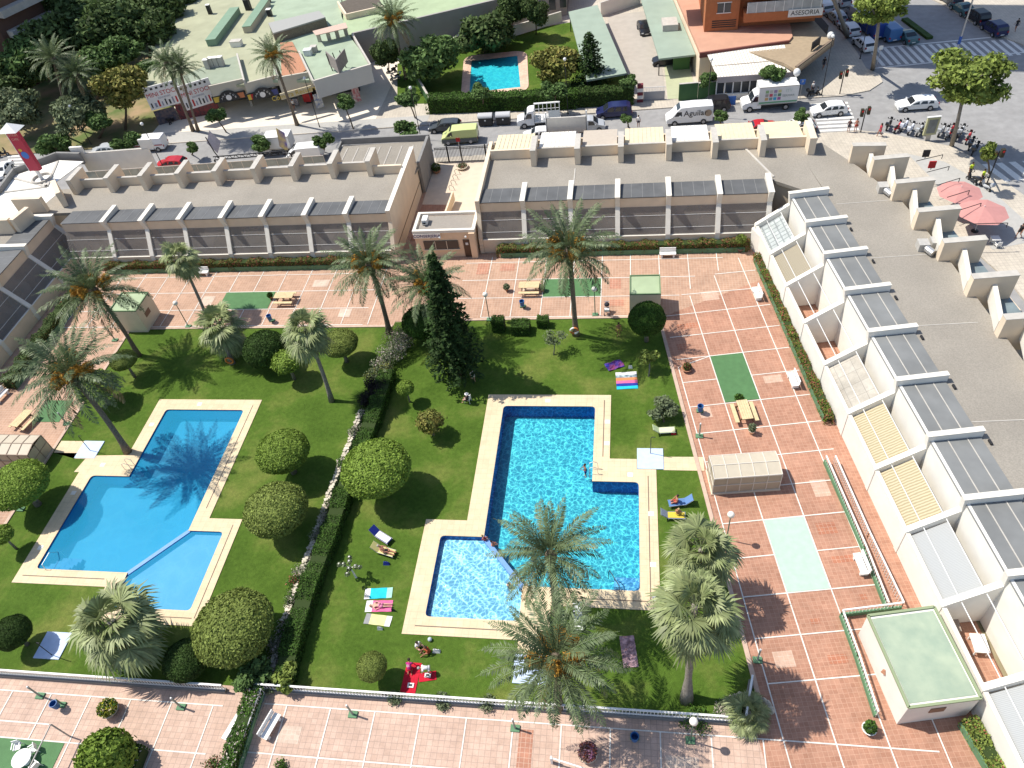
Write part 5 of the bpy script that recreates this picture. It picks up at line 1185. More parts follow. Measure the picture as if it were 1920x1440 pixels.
# ---- long grey strip building behind the garden
t = thing('long_building','long low grey building with pale green flat roof behind the garden trees at the top','building',(*G(800,60),0))
MB().prism(gp([(645,66),(662,64),(917,4),(1060,-30),(1100,-75),(640,-40)],5.0), 4.6, 5.0).build('roof', GROOF, t)
q = gp([(662,64),(917,4),(1060,-30)],5.0); m = MB(); m.beam((*q[0],2.65),(*q[1],2.65),.4,5.1); m.beam((*q[1],2.65),(*q[2],2.65),.4,5.1); m.build('wall', mat('grey_render', (.33,.31,.29), .85, .1, .7), t)
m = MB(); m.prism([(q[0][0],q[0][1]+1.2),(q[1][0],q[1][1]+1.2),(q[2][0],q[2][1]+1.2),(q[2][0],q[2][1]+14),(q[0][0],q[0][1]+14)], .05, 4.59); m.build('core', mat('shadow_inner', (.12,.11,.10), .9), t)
MB().prism(gp([(634,6),(650,30),(720,14),(700,-20)],5.05), 5.02, 5.05).build('well_shade_sheet', mat('painted_well_shade', (.12,.10,.08), .9, .2, 2), t)  # dark sheet on the roof, painted in place of a deep shaded courtyard well
for aa, bb in (((634,6),(650,30)),((650,30),(720,14))): A_, B_ = G(*aa,5.6), G(*bb,5.6); MB().beam((*A_,5.45),(*B_,5.45),.3,.95).build('parapet', CREAM, t)
for k in range(7): f = (k+.5)/7; x, y = q[1][0]*(1-f)+q[2][0]*f, q[1][1]*(1-f)+q[2][1]*f; MB().box(x-.9,x+.9,y-.30,y-.22,1.6,3.4).build('window', SHADEW, t)
# ---- shopping block at the left
sh = thing('shop_block','low shopping block with pale green flat roofs and shop fronts across the street','building',(*G(450,120),0))
RY = mat('yellowgreen_roof', (.38,.385,.26), .9, .14, .5, big=.09); RG = mat('pale_green_roof', (.34,.41,.30), .9, .16, .5, big=.09)
SHW = mat('shop_render', (.50,.46,.38), .85, .08, 1)
zs = 5.0
def rp(pts, z, th, m, nm='roof'): return MB().prism(gp(pts, z), z-th, z).build(nm, m, sh)
rp([(268,172),(306,25),(325,-60),(490,-60),(520,60),(510,146),(458,158),(391,161),(326,160)], zs, .4, RY)
rp([(505,150),(520,60),(490,-60),(640,-60),(640,30),(655,66),(600,80),(560,95),(580,150)], zs-.01, .4, RG)
rp([(583,151),(560,92),(650,60),(694,120)], zs+.5, .5, RG)
rp([(318,152),(395,120),(445,104),(455,148),(391,159),(320,160)], zs+.15, .14, mat('greygreen_roof', (.28,.32,.24), .9, .1, 1))
rp([(525,80),(548,78),(575,130),(545,150),(528,140)], zs+.12, .1, TERRAC)
core_ = gp([(283,178),(392,165),(586,140),(600,180),(693,140),(655,66),(600,-60),(325,-60),(306,25)], zs)
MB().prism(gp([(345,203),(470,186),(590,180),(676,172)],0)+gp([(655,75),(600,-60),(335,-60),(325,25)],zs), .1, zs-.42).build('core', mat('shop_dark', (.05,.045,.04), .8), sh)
# fascias: (left px,y),(right px,y), z of top, z of bottom
def fascia(a, b, zt, zb, m, nm='fascia', th=.3, par=None):
    A_, B_ = G(*a, zt), G(*b, zt); return MB().beam((*A_,(zt+zb)/2),(*B_,(zt+zb)/2),th,zt-zb).build(nm, m, par or sh), A_, B_
fascia((391,161),(455,147),zs+.6,zs-1.0,SHW); fascia((457,156),(520,140),zs+.5,zs-1.0,SHW); fascia((519,145),(580,134),zs+.8,zs-1.6,SHW); fascia((587,151),(694,120),zs+1.2,zs-1.4,mat('white_board', (.56,.52,.46), .8, .05, 1))
for a, b in (((694,120),(660,62)),((587,151),(560,95)),((522,143),(512,120)),((457,150),(444,100))): fascia(a, b, zs+1.0, zs+.3, CONC, 'parapet', .25)
# raised dark-sided strips, ducts, chimneys on the roofs
def rooflump(px, py, w_, d_, h, m, lb, rz=0, z=zs, cat='roof box', nm='roof_box', cap=None):
    x, y = G(px, py, z); t = thing(nm, lb, cat, (x,y,z)); MB().obox((x,y), w_/2, d_/2, z, z+h, rz).build('box', m, t); MB().obox((x,y), w_/2+.06, d_/2+.06, z+h, z+h+.08, rz).build('cap', cap or CONC, t)
SGD = mat('duct_green', (.20,.30,.21), .8, .1, 1)
rooflump(422,55,1.6,13.5,1.0,SGD,'long green ridge skylight on the left shop roof',R(4),cap=SGD); rooflump(484,35,1.4,12,1.0,mat('duct_tan', (.45,.40,.30), .8),'long tan ridge skylight on the shop roof',R(4),cap=SGD)
rooflump(445,86,1.7,1.1,.8,WHITE,'small white box on the shop roof between the two ridge skylights')
for k, (px, py) in enumerate(((392,130),(400,127),(409,126),(418,125))): rooflump(px,py,.7,.7,1.5,CONC,['first','second','third','fourth'][k]+' from the left of four white capped chimneys above the red signs',cap=WHITE,nm='chimney',cat='chimney')
rooflump(467,18,.9,.9,1.8,DARK,'dark chimney with white cap beside the tan ridge skylight',cap=WHITE,nm='chimney',cat='chimney'); rooflump(395,26,.6,.6,1.5,DARK,'slim chimney at the top left of the shop roof',cap=WHITE,nm='chimney',cat='chimney'); rooflump(507,30,.7,.7,1.1,DARK,'small chimney on the pale green roof left of the long grey lantern',cap=WHITE,nm='chimney',cat='chimney'); rooflump(504,4,.7,.7,1.3,DARK,'dark chimney at the very top of the pale green roof',cap=WHITE,nm='chimney',cat='chimney')
rooflump(579,103,1.1,.9,.8,METAL,'left white air conditioner on the front shop roof',z=zs+.5,cat='air conditioner',nm='air_conditioner',cap=METAL); rooflump(590,97,.9,.8,.8,CONC,'right grey air conditioner on the front shop roof',z=zs+.5,cat='air conditioner',nm='air_conditioner')
t = thing('roof_lantern','long grey flat lantern with dark slatted side on the pale green roof','lantern',G3(560,50,zs)); P_ = gp([(503,43),(598,20),(610,32),(512,62)], zs+1.6); MB().prism(P_, zs+1.4, zs+1.6).build('roof', mat('lantern_grey', (.33,.33,.31), .8), t); MB().prism([tuple(Vector(P_[i])) for i in range(4)], zs+.0, zs+1.38).build('side', mat('lantern_side', (.20,.17,.13), .8, .3, 4), t)
t = thing('pergola_screen','pink striped slanting screen on cream piers on the front shop roof','pergola',G3(620,70,zs+.5)); P_ = gp([(586,58),(648,42),(652,52),(592,66)], zs+2.2); MB().prism(P_, zs+2.1, zs+2.2).build('screen', mat('pink_slats', (.58,.42,.34), .8, .2, 6), t)
for px, py in ((600,70),(618,67),(634,63),(650,58)): x, y = G(px,py+8,zs+.5); MB().box(x-.25,x+.25,y-.2,y+.2,zs+.5,zs+2.1).build('pier', SHW, t)
t = thing('roof_billboard','back of a folded grey billboard on poles above the front shop','billboard',G3(630,130,zs+.5))
for a, b in (((611,98),(630,114)),((630,114),(646,93))): A_, B_ = G(*a,zs+3.0), G(*b,zs+3.0); MB().beam((*A_,zs+2.2),(*B_,zs+2.2),.12,1.9).build('panel', mat('billboard_back', (.30,.27,.25), .8, .2, 3), t)
for px, py in ((624,133),(636,131),(649,127)): x, y = G(px,py,zs+.5); MB().tube([(x,y,zs+.5),(x-.3,y,zs+3.0)],.07,6).build('pole', DARK, t)
# shop fronts below
def front(a, b, m, h=2.7, nm='shop_front', off=1.2):
    A_, B_ = G(*a,0), G(*b,0); MB().beam((*A_,h/2+.1),(*B_,h/2+.1),.1,h).build(nm, m, sh)
FG = mat('front_glass', (.03,.035,.03), .2, spec=.5)
for a, b in (((420,192),(470,181)),((478,180),(520,172)),((622,180),(668,170))): front(a, b, FG)
front((340,226),(415,212), mat('stall_dark', (.06,.04,.045), .8, col2=(.22,.05,.05), scale=2.5), 2.4); front((300,236),(338,226), mat('stall_blue', (.05,.06,.09), .8, col2=(.18,.13,.12), scale=2.5), 2.2)
for px, py in ((412,208),(474,200),(522,190),(603,183),(672,182)): x, y = G(px,py,0); MB().box(x-.2,x+.2,y-.2,y+.2,.1,zs-1.3).build('column', SHW, sh)
# signs
def board(a, b, zt, zb, lb, plate, texts, name='shop_sign', th=.18, extra=None):
    A_, B_ = Vector((*G(*a,zt),0)), Vector((*G(*b,zt),0)); t = thing(name, lb, 'sign', (A_.x,A_.y,zb)); d = (B_-A_).normalized(); n = Vector((d.y,-d.x,0)); L_ = (B_-A_).length
    p = MB().beam((A_.x,A_.y,(zt+zb)/2),(B_.x,B_.y,(zt+zb)/2),th,zt-zb).build('panel', plate, t); Fm = frame(tuple(d),(0,0,1))
    for txt, sz, fx, fz, m, sx in texts: c = A_+d*L_*fx+n*(th/2+.02); sub(p, text_mesh(txt, sz, (c.x,c.y,zb+(zt-zb)*fz), Fm, .01, sx=sx), 'lettering', m)
    def rect(fx0, fx1, fz0, fz1, m, nm='picture'):
        c0, c1 = A_+d*L_*fx0+n*(th/2+.012), A_+d*L_*fx1+n*(th/2+.012); z0, z1 = zb+(zt-zb)*fz0, zb+(zt-zb)*fz1; q = MB(); q.quad((c0.x,c0.y,z0),(c1.x,c1.y,z0),(c1.x,c1.y,z1),(c0.x,c0.y,z1)); sub(p, q, nm, m)
    if extra: extra(rect)
    return t
RED = mat('sign_red', (.45,.03,.03), .6); SW = mat('sign_white', (.70,.68,.66), .6); SG = mat('sign_greyblue', (.25,.26,.33), .7)
def ms(rect):
    rng = np.random.default_rng(2)
    for k in range(6): rect(.06+.15*k,.13+.15*k,.84,.93,DARK)
    for k in range(9): x = .05+.105*k; rect(x,x+rng.uniform(.03,.07),.08,.08+rng.uniform(.18,.32),[DARK,SG,RED,SG,DARK][k % 5])
board((265,166),(329,149),zs+1.1,zs-2.3,'left white shop sign with red lettering and small pictures',SW,[('MINI STOCK',.92,.5,.62,RED,.92),('SOUVENIRS',.35,.5,.44,SG,1.0)],extra=ms)
board((331,163),(390,145),zs+1.3,zs-2.3,'right white shop sign with red lettering, behind the twin street palms',SW,[('MINI STOCK',.88,.5,.62,RED,.92),('SOUVENIRS',.35,.5,.44,SG,1.0)],extra=ms)
YL = mat('sign_yellow', (.55,.38,.06), .6); PBL = mat('sign_navy', (.03,.03,.10), .6)
def arch(a, b, zt, lb, flags):
    A_, B_ = Vector((*G(*a,zt),0)), Vector((*G(*b,zt),0)); d = (B_-A_).normalized(); n = Vector((d.y,-d.x,0)); L_ = (B_-A_).length; t = thing('pub_sign', lb, 'sign', (A_.x,A_.y,zt-1.4)); c = (A_+B_)/2+n*.1
    p = MB().beam((A_.x,A_.y,zt-.6),(B_.x,B_.y,zt-.6),.14,1.1).build('panel', DARK, t)
    m = MB(); r_ = 1.55; pts = [c+d*r_*math.cos(x)+Vector((0,0,zt-1.1+r_*math.sin(x))) for x in np.linspace(0,math.pi,15)]; k = len(pts)
    m.add([tuple(q+n*.08) for q in pts]+[tuple(q-n*.08) for q in pts], [tuple(range(k)), tuple(range(2*k-1,k-1,-1))]+[(i,k+i,k+i+1,i+1) for i in range(k-1)]); sub(p, m, 'arch', DARK)
    m = MB(); pts = [c+n*.11+d*.42*math.cos(x)+Vector((0,0,zt-.55+.42*math.sin(x))) for x in np.linspace(0,2*math.pi,13)[:-1]]; m.add([tuple(q) for q in pts],[tuple(range(12))]); sub(p, m, 'clock', SW)
    Fm = frame(tuple(d),(0,0,1))
    for i, ch in enumerate('THE PUB'): x = math.pi*(.86-.72*i/6); q = c+n*.10+d*1.1*math.cos(x)+Vector((0,0,zt-1.1+1.1*math.sin(x))); sub(p, text_mesh(ch,.38,tuple(q),Fm,.01), 'lettering', SW)
    for f0_, f1_, m_ in flags: c0, c1 = A_+d*L_*f0_+n*.09, A_+d*L_*f1_+n*.09; q = MB(); q.quad((c0.x,c0.y,zt-1.0),(c1.x,c1.y,zt-1.0),(c1.x,c1.y,zt-.2),(c0.x,c0.y,zt-.2)); sub(p, q, 'flag', m_)
arch((396,181),(457,169),zs-.95,'left arched black pub sign with a white clock and two flags',[(.04,.27,YL),(.78,.97,mat('flag_orange', (.5,.18,.08), .6))])
arch((460,176),(520,163),zs-.95,'right arched black pub sign with a white clock and two flags',[(.04,.14,YL),(.14,.24,RED),(.78,.97,mat('flag_navy', (.06,.07,.2), .6))])
t = board((524,176),(583,160),zs-.6,zs-1.5,'yellow lettered souvenir shop valance with hanging fringe',mat('valance_cream', (.58,.50,.34), .8),[('Compra Recuerdo',.95,.5,.5,YL,1.0)],'shop_valance')
board((586,178),(600,174),2.7,.6,'blue and white poster stand outside the souvenir shop',mat('poster_blue', (.12,.16,.28), .6, col2=(.6,.58,.5), scale=3),[],'poster_stand')
board((658,166),(671,163),3.0,.9,'red and white window poster at the end shop',mat('poster_red', (.35,.04,.06), .6, col2=(.5,.45,.4), scale=3),[],'window_poster')
t = thing('display_stand','red square display stand in front of the souvenir shop','stand',(*G(581,196),.14)); x, y = G(581,194); MB().box(x-.6,x+.6,y-.5,y+.5,.5,1.7).build('box', RED, t); MB().box(x-.4,x+.4,y-.3,y+.3,.14,.5).build('base', DARK, t)
t = thing('display_stand','blue goods trolley in front of the left shop','stand',(*G(318,224),.14)); x, y = G(318,224); MB().box(x-.7,x+.7,y-.5,y+.5,.35,1.2).build('box', mat('stall_cloth_blue', (.03,.10,.30), .7), t); MB().box(x-.6,x+.6,y-.4,y+.4,.14,.35).build('base', DARK, t)
t = thing('clothes_rack','rack of white clothes outside the souvenir shop','rack',(*G(557,205),.14)); x, y = G(556,202); MB().box(x-.6,x+.6,y-.25,y+.25,.5,1.5).build('clothes', mat('clothes', (.5,.48,.46), .9, col2=(.08,.07,.1), scale=6), t); MB().beam((x-.7,y,1.6),(x+.7,y,1.6),.05,.05).build('rail', DARK, t)
# dark tower at the top left corner
t = thing('brick_tower','dark brown apartment tower with white balconies at the top left corner','building',(*G(60,70,0),0))
a, b = G(100,28,9), G(55,-60,9); BT = mat('brown_brick', (.15,.085,.06), .9, .1, 1)
c0 = Vector((*G(62,165,0),0)); 
MB().prism([(c0.x,c0.y),(c0.x+3,c0.y+9),(c0.x-8,c0.y+14),(c0.x-20,c0.y+4),(c0.x-14,c0.y-9)], .1, 32).build('wall', BT, t)
for k in range(3):
    z = 5+3.2*k; q0, q1 = Vector((c0.x+.3,c0.y+1,0)), Vector((c0.x+3.4,c0.y+9.5,0)); d = (q1-q0).normalized(); nn = Vector((d.y,-d.x,0)); r4 = [q0,q1,q1+nn*1.6,q0+nn*1.6]
    MB().prism([(v.x,v.y) for v in r4], z, z+1.1).build('balcony', CONC, t)
# ================================================================== STREET TREES
def palm_px(bpx, cpx, h, lb, var, sc, fruit=False, rad=.2, rz=0, group='street palms'): return date_palm(G3(*bpx), tp(*cpx, h), lb, var, sc, fruit, rad, (0,0), group, rz)
palm_px((363,247),(312,118),11.3,'left one of twin street palms in front of the red shop signs',0,.78,rz=1)
palm_px((372,247),(336,128),10.6,'right one of twin street palms in front of the red shop signs',1,.78,rz=2,rad=.18)
palm_px((558,236),(512,105),11.0,'street palm with fruit leaning before the pub signs',2,.80,True,rz=3)
palm_px((762,150),(737,38),9.6,'date palm with bright orange fruit at the top centre beside the grey building',0,1.0,True,rz=4)
palm_px((130,235),(100,110),10.5,'left pale palm among the dark park trees',1,.9,rz=5,group='park palms')
palm_px((165,228),(142,138),8.5,'right pale palm among the dark park trees',2,.85,rz=6,group='park palms')
ST = 'street trees'
for b, c, w_, h, lb, k, o in (((663,243),(645,192),42,4.2,'round street tree on the pale forecourt before the end shop','street',{}),((425,249),(405,216),40,3.4,'round street tree with dense green crown near the pub signs','street2',{}),
    ((779,222),(765,182),48,4.2,'round tree at the entrance beside the green slanted wall','street2',{}),((607,285),(605,262),42,2.2,'street tree directly behind the parapet fins of the left block','street',{}),
    ((487,290),(485,270),44,2.2,'flowering street tree in front of the white truck','street',{}),((765,262),(762,245),54,2.4,'broad leafy street tree left of the green van','street2',{}),
    ((360,290),(358,277),28,2.0,'small wispy tree beside the red car','street',{}),((905,205),(904,172),46,3.6,'young tree in front of the small turquoise pool','street',{}),
    ((1180,185),(1179,153),34,3.2,'round dense little tree by the striped gate pillar','street2',{}),((1178,238),(1176,222),26,1.9,'small upright tree behind the beige roof sheet','street',{}),
    ((1352,235),(1350,218),30,1.8,'small round tree behind the white lettered van','street',{}),((1450,175),(1448,138),46,4.0,'tree standing before the diner awning above the box truck','street2',{}),
    ((1500,240),(1505,217),34,2.8,'small tree before the white car with its black door open','street',{}),((1330,170),(1328,148),40,2.6,'feathery bright green tree at the left end of the diner','street2',{}),
    ((1855,325),(1858,284),34,5.0,'slim yellow green tree with brown trunk above the zebra crossing','yellow',{'zs':1.5,'limbs':2})):
    leafy_px(b, c, w_, h, lb, kind=k, group=ST, tr=.09, **o)
leafy_px((1784,274),(1818,148),150,9.5,'large plane tree with a pale forked trunk beside the parked motorbikes',kind='plane',tr=.2,bark=GTRUNK,limbs=9,zs=.85,rz=.5,group='plane trees')
leafy_px((1636,131),(1655,10),105,11,'plane tree with pale trunk at the top zebra crossing',kind='plane',tr=.22,bark=GTRUNK,limbs=7,zs=.85,rz=2,group='plane trees')
leafy_px((1590,70),(1560,-30),70,11,'plane tree mostly cut by the top edge above the parked cars',kind='plane',tr=.25,bark=GTRUNK,rz=2,zs=.6,group='plane trees')
leafy_px((812,150),(808,104),118,4.6,'broad leafy garden tree left of the small turquoise pool',kind='big',group='garden trees')
leafy_px((908,100),(905,58),122,3.8,'broad dark garden tree above the small turquoise pool',kind='dark2',group='garden trees')
leafy_px((1040,165),(1038,118),100,4.2,'bronze tinged garden tree right of the small turquoise pool',kind='bronze',group='garden trees')
leafy_px((728,135),(724,98),54,4.5,'dark narrow tree under the top centre palm',kind='dark',zs=1.3,group='garden trees')
leafy_px((1005,65),(1003,22),50,4.5,'dark upright tree at the top behind the garden wall',kind='dark',zs=1.4,group='garden trees')
leafy_px((1038,205),(1040,168),56,3.8,'green street tree in front of the bronze garden tree',kind='street',group='garden trees')
leafy_px((960,60),(958,12),60,5,'tall dark tree at the top edge beside the grey building',kind='dark2',zs=1.3,group='garden trees')
conifer((*G(1108,172),.1), 8.5, 3.6, 'dark spreading conifer right of the bronze garden tree', 61, 5200)
PK = 'park trees'
for i, (b, c, w_, h, lb, k) in enumerate((((30,235),(25,205),92,4.5,'grey green tree at the left edge of the park','park'),((150,245),(150,205),92,4.5,'grey green tree beside the twin park palms','park'),((235,245),(222,160),100,6.5,'yellow green park tree with a bare leaning trunk next to the shop signs','yellow'),
    ((200,120),(190,45),120,8,'dark park tree at the top beside the bright patch of flowers','dark'),((100,120),(90,70),130,8,'dark park tree next to the brown tower','dark2'),((60,150),(50,110),110,7,'deep green park tree below the brown tower','parkg'),
    ((280,110),(265,50),110,7,'dark park tree at the top near the shop roof','dark'),((250,60),(240,0),120,8,'dark park tree cut by the top edge','dark2'),((150,50),(150,0),120,9,'dark park tree at the top edge by the tower balconies','dark'),((20,170),(5,150),90,6,'dark park tree at the left edge','dark'),
    ((180,190),(180,120),90,5,'green park tree above the grey green pair','parkg'),((300,60),(300,10),80,7,'dark park tree beside the roof terrace steps','dark2'),((185,260),(188,225),50,3.5,'small bright green tree near the parked bikes','street'),((90,285),(100,270),60,2.0,'feathery bright green tree behind the fan terrace','street2'),((230,280),(235,270),58,1.6,'leafy bush behind the white stepped wall','street'),((120,255),(130,238),50,3,'small olive tree by the park path','sparse'),((330,30),(335,-10),70,6,'dark tree above the green roof at the top edge','dark'),((215,90),(225,95),80,6,'mid green park tree left of the first twin palm','parkg'),((285,150),(278,135),60,4.5,'green park tree hidden behind the first twin palm','parkg'))):
    if k == 'yellow': k = 'bronze'
    leafy_px(b, c, w_, h, lb, kind=k, group=PK, tr=.16)
# ================================================================== VEHICLES
TYRE = BLACK; GLS = mat('car_glass', (.02,.025,.03), .12, spec=.6); LGT = mat('head_lamp', (.65,.66,.66), .2, spec=.6); TLG = mat('tail_lamp', (.35,.02,.02), .3); RIM = mat('wheel_rim', (.35,.35,.36), .4, metal=.5)
PLT = LINE
def paint(nm, c): return mat('paint_'+nm, c, .28, spec=.55)
CARP = {'hatch': [(0,.32),(0,.60),(.03,.74),(.10,.82),(.26,.95),(.41,1.40),(.52,1.48),(.74,1.46),(.90,1.30),(.985,.98),(1,.62),(1,.32)],
        'estate': [(0,.32),(0,.58),(.03,.70),(.10,.79),(.27,.92),(.40,1.34),(.50,1.43),(.78,1.41),(.92,1.28),(.985,.95),(1,.62),(1,.32)],
        'sedan': [(0,.32),(0,.58),(.03,.70),(.10,.78),(.28,.92),(.40,1.32),(.50,1.41),(.66,1.38),(.82,1.04),(.97,.98),(1,.62),(1,.32)],
        'mpv': [(0,.35),(0,.68),(.03,.85),(.08,.92),(.20,1.08),(.35,1.62),(.45,1.72),(.85,1.70),(.95,1.50),(.99,1.05),(1,.65),(1,.35)],
        'van': [(0,.38),(0,.85),(.02,1.0),(.12,1.22),(.24,1.85),(.30,2.02),(.60,2.08),(.985,2.05),(1,1.9),(1,.9),(1,.38)],
        'highvan': [(0,.38),(0,.85),(.02,1.0),(.11,1.25),(.22,2.0),(.30,2.45),(.60,2.52),(.985,2.48),(1,2.3),(1,.9),(1,.38)]}
def vehicle(kind, L_, W_, pn, lb, cat='car', low=None, name='parked_car'):
    t = thing(name, lb, cat, (0,0,0), 0, None, True); pr = CARP[kind]; top = max(z for _, z in pr); belt = {'van':1.25,'highvan':1.3,'mpv':1.02}.get(kind, .93)
    def hw(z, x=.5):
        taper = 1-.10*max(0, (.10-x)/.10)**1.5-.06*max(0,(x-.93)/.07)
        return W_/2*taper*(1-(.20 if kind in ('hatch','estate','sedan') else .13 if kind == 'mpv' else .06)*max(0,(z-belt)/(top-belt))**1.1)
    n = len(pr); X = lambda f: (f-.5)*L_
    rows = []
    for s in (-1, -.86, .86, 1):
        row = []
        for x, z in pr:
            k = 1.0 if abs(s) < .9 else .965
            row.append((X(.5+(x-.5)*(1 if abs(s) < .9 else .985)), s*hw(z,x), (z-.9)*k+.9 if z > .5 else z))
        rows.append(row)
    m = MB(); vs = [p for r_ in rows for p in r_]; fs = []
    for r_ in range(3): fs += [(r_*n+i, r_*n+(i+1) % n, (r_+1)*n+(i+1) % n, (r_+1)*n+i) for i in range(n)]
    tri = tessellate_polygon([[Vector((x*L_, z, 0)) for x, z in pr]])
    for q in tri: fs.append(tuple(q)); fs.append(tuple(3*n+i for i in reversed(q)))
    m.add(vs, fs); body = m.build('body', pn, t, False); fix_normals(body)
    body.data.polygons.foreach_set('use_smooth', [False]*len(body.data.polygons))
    if low: 
        q = MB(); [q.beam((X(.02),sy*(W_/2+.01),.62),(X(.99),sy*(W_/2+.01),.62),.03,.55) for sy in (-1,1)]; q.beam((X(1)+.01,-W_/2+.1,.62),(X(1)+.01,W_/2-.1,.62),.03,.55); q.build('lower_trim', low, t)
    # glass
    i0 = next(i for i in range(n) if pr[i][1] >= belt-.02); a, b = pr[i0], pr[i0+1]
    def gq(p, q, k=.84, off=.02):
        dx, dz = (q[0]-p[0])*L_, q[1]-p[1]; nl = math.hypot(dx, dz); nx, nz = -dz/nl*off, dx/nl*off; 
        p1 = (p[0]+(q[0]-p[0])*.08, p[1]+(q[1]-p[1])*.08); q1 = (p[0]+(q[0]-p[0])*.94, p[1]+(q[1]-p[1])*.94)
        return [(X(p1[0])+nx,-hw(p1[1])*k,p1[1]+nz),(X(p1[0])+nx,hw(p1[1])*k,p1[1]+nz),(X(q1[0])+nx,hw(q1[1])*k,q1[1]+nz),(X(q1[0])+nx,-hw(q1[1])*k,q1[1]+nz)]
    MB().add(gq(a, b), [(0,1,2,3)]).build('windscreen', GLS, t)
    if kind in ('hatch','estate','sedan','mpv'):
        j = 8 if kind != 'sedan' else 7; MB().add(gq(pr[j], pr[j+1]) if kind != 'sedan' else gq(pr[7], pr[8]), [(0,1,2,3)]).build('rear_window', GLS, t)
        segs = [(.30,.50),(.52,.70),(.72,.86 if kind != 'sedan' else .76)]
    else: segs = [(.17,.33)]
    zt_ = top-.14 if kind in ('hatch','estate','sedan','mpv') else belt+.62
    for sy in (-1, 1):
        for f0_, f1_ in segs:
            def lim(f, z):
                # keep the pane inside the roof line
                for (x0, z0), (x1, z1) in zip(pr[:-1], pr[1:]):
                    if x0 <= f <= x1 and x1 > x0: return min(z, z0+(z1-z0)*(f-x0)/(x1-x0)-.10)
                return z
            z0 = belt+.04; t0, t1 = lim(f0_+.03, zt_), lim(f1_-.01, zt_); q = [(f0_, z0), (f1_, z0), (f1_-.01, max(z0+.05,t1)), (f0_+.05, max(z0+.05,lim(f0_+.05,zt_)))]
            MB().add([(X(f), sy*(hw(z)+.012), z) for f, z in q], [(0,1,2,3)]).build('side_window', GLS, t)
        MB().box(X(.27),X(.30),sy*(W_/2+.06)-.07,sy*(W_/2+.06)+.07,belt,belt+.14).build('wing_mirror', pn, t)
        MB().box(X(0)-.015,X(.02),sy*W_/2*.72-.16,sy*W_/2*.72+.16,.60,.74).build('headlight', LGT, t)
        MB().box(X(.985),X(1)+.015,sy*W_/2*.80-.12,sy*W_/2*.80+.10,.70,.95).build('tail_light', TLG, t)
    rw = .33 if top < 1.9 else .36
    for f in (.18, .80):
        for sy in (-1, 1):
            w_ = MB().tube([(X(f),sy*(W_/2-.20),rw),(X(f),sy*(W_/2+.02),rw)], rw, 14).build('wheel', TYRE, t); sub(w_, MB().tube([(X(f),sy*(W_/2+.0),rw),(X(f),sy*(W_/2+.03),rw)], rw*.62, 10), 'rim', RIM)
    for f, e in ((0,-.02),(1,.02)): MB().box(X(f)+min(e,0),X(f)+max(e,0),-.26,.26,.45,.57).build('number_plate', PLT, t)
    return t
WHT = paint('white', (.78,.78,.77)); SLV = paint('silver', (.42,.44,.46)); DGR = paint('dark_grey', (.06,.07,.08)); NVY = paint('navy', (.015,.02,.08)); BLK = paint('black', (.015,.015,.018)); REDP = paint('red', (.42,.02,.03)); LIM = paint('lime', (.52,.58,.24)); BLU = paint('blue', (.03,.07,.28)); TEAL = paint('teal', (.05,.12,.13))
SA = R(3.0)
def put(t, px, py, ang, z=.0, zc=.7):
    x, y = G(px, py, zc); t.location = (x, y, z); t.rotation_euler = (0,0,ang); return t
put(vehicle('estate',4.75,1.85,WHT,'white estate car driving across the wide junction',name='moving_car'),1719,193,SA)
put(vehicle('hatch',4.3,1.8,WHT,'white hatchback driving over the zebra crossing',name='moving_car'),1554,204,SA+.05)
x_ = put(vehicle('hatch',4.6,1.85,WHT,'white taxi with a black side below the young tree near the parapet',low=BLK,cat='taxi',name='taxi'),1493,238,SA)
put(vehicle('estate',4.5,1.8,DGR,'dark grey estate car behind the lime green van'),834,235,SA)
put(vehicle('van',4.95,1.95,LIM,'lime green and grey delivery van on the road behind the gate',cat='van',low=DGR,name='delivery_van'),862,252,SA,zc=1.0)
put(vehicle('mpv',4.8,1.9,NVY,'dark navy people carrier parked by the dark green hedge'),1151,208,SA)
put(vehicle('mpv',4.4,1.8,SLV,'silver car with its boot toward us behind the blank white board'),1103,234,SA+R(180))
put(vehicle('hatch',4.2,1.75,SLV,'white roofed silver car half hidden under the blank white board'),1055,246,SA)
put(vehicle('hatch',4.2,1.75,WHT,'white car roof just visible behind the ivory awning'),1010,251,SA)
put(vehicle('mpv',4.2,1.8,BLK,'black car parked behind the lettered white van'),1338,196,SA)
put(vehicle('sedan',4.3,1.8,REDP,'red car glimpsed behind the last ivory awnings'),1420,238,SA)
put(vehicle('hatch',4.4,1.8,REDP,'bright red hatchback seen through the parapet fins of the left block'),320,306,SA)
put(vehicle('hatch',4.3,1.8,SLV,'silver car parked behind the bush at the left'),196,281,SA)
put(vehicle('sedan',4.3,1.8,WHT,'white car at the left edge beside the zebra stripes'),4,318,R(100))
put(vehicle('mpv',4.2,1.8,BLK,'black car in shade under the end of the second carport'),1250,112,R(5))
put(vehicle('hatch',4.2,1.8,BLK,'black car in the car park at the side of the second carport'),1208,52,R(100))
v = put(vehicle('van',4.9,1.95,WHT,'white van with a red stripe parked at the edge of the park',cat='van',name='parked_van'),280,268,SA,zc=1.0)
for sy in (-1,1): o = MB().box(-1.9,2.4,sy*.985-.01,sy*.985+.01,1.0,1.12).build('stripe', REDP); o.parent = v
v = put(vehicle('highvan',5.9,2.0,WHT,'tall white van with a black company name beside the slim lamp post',cat='van',name='parked_van'),1292,212,SA,zc=1.2)
o = text_mesh('Aguilar', 1.05, (.7,-1.0,1.62), frame((1,0,0),(0,0,1)), .012).build('lettering', DARK); o.parent = v
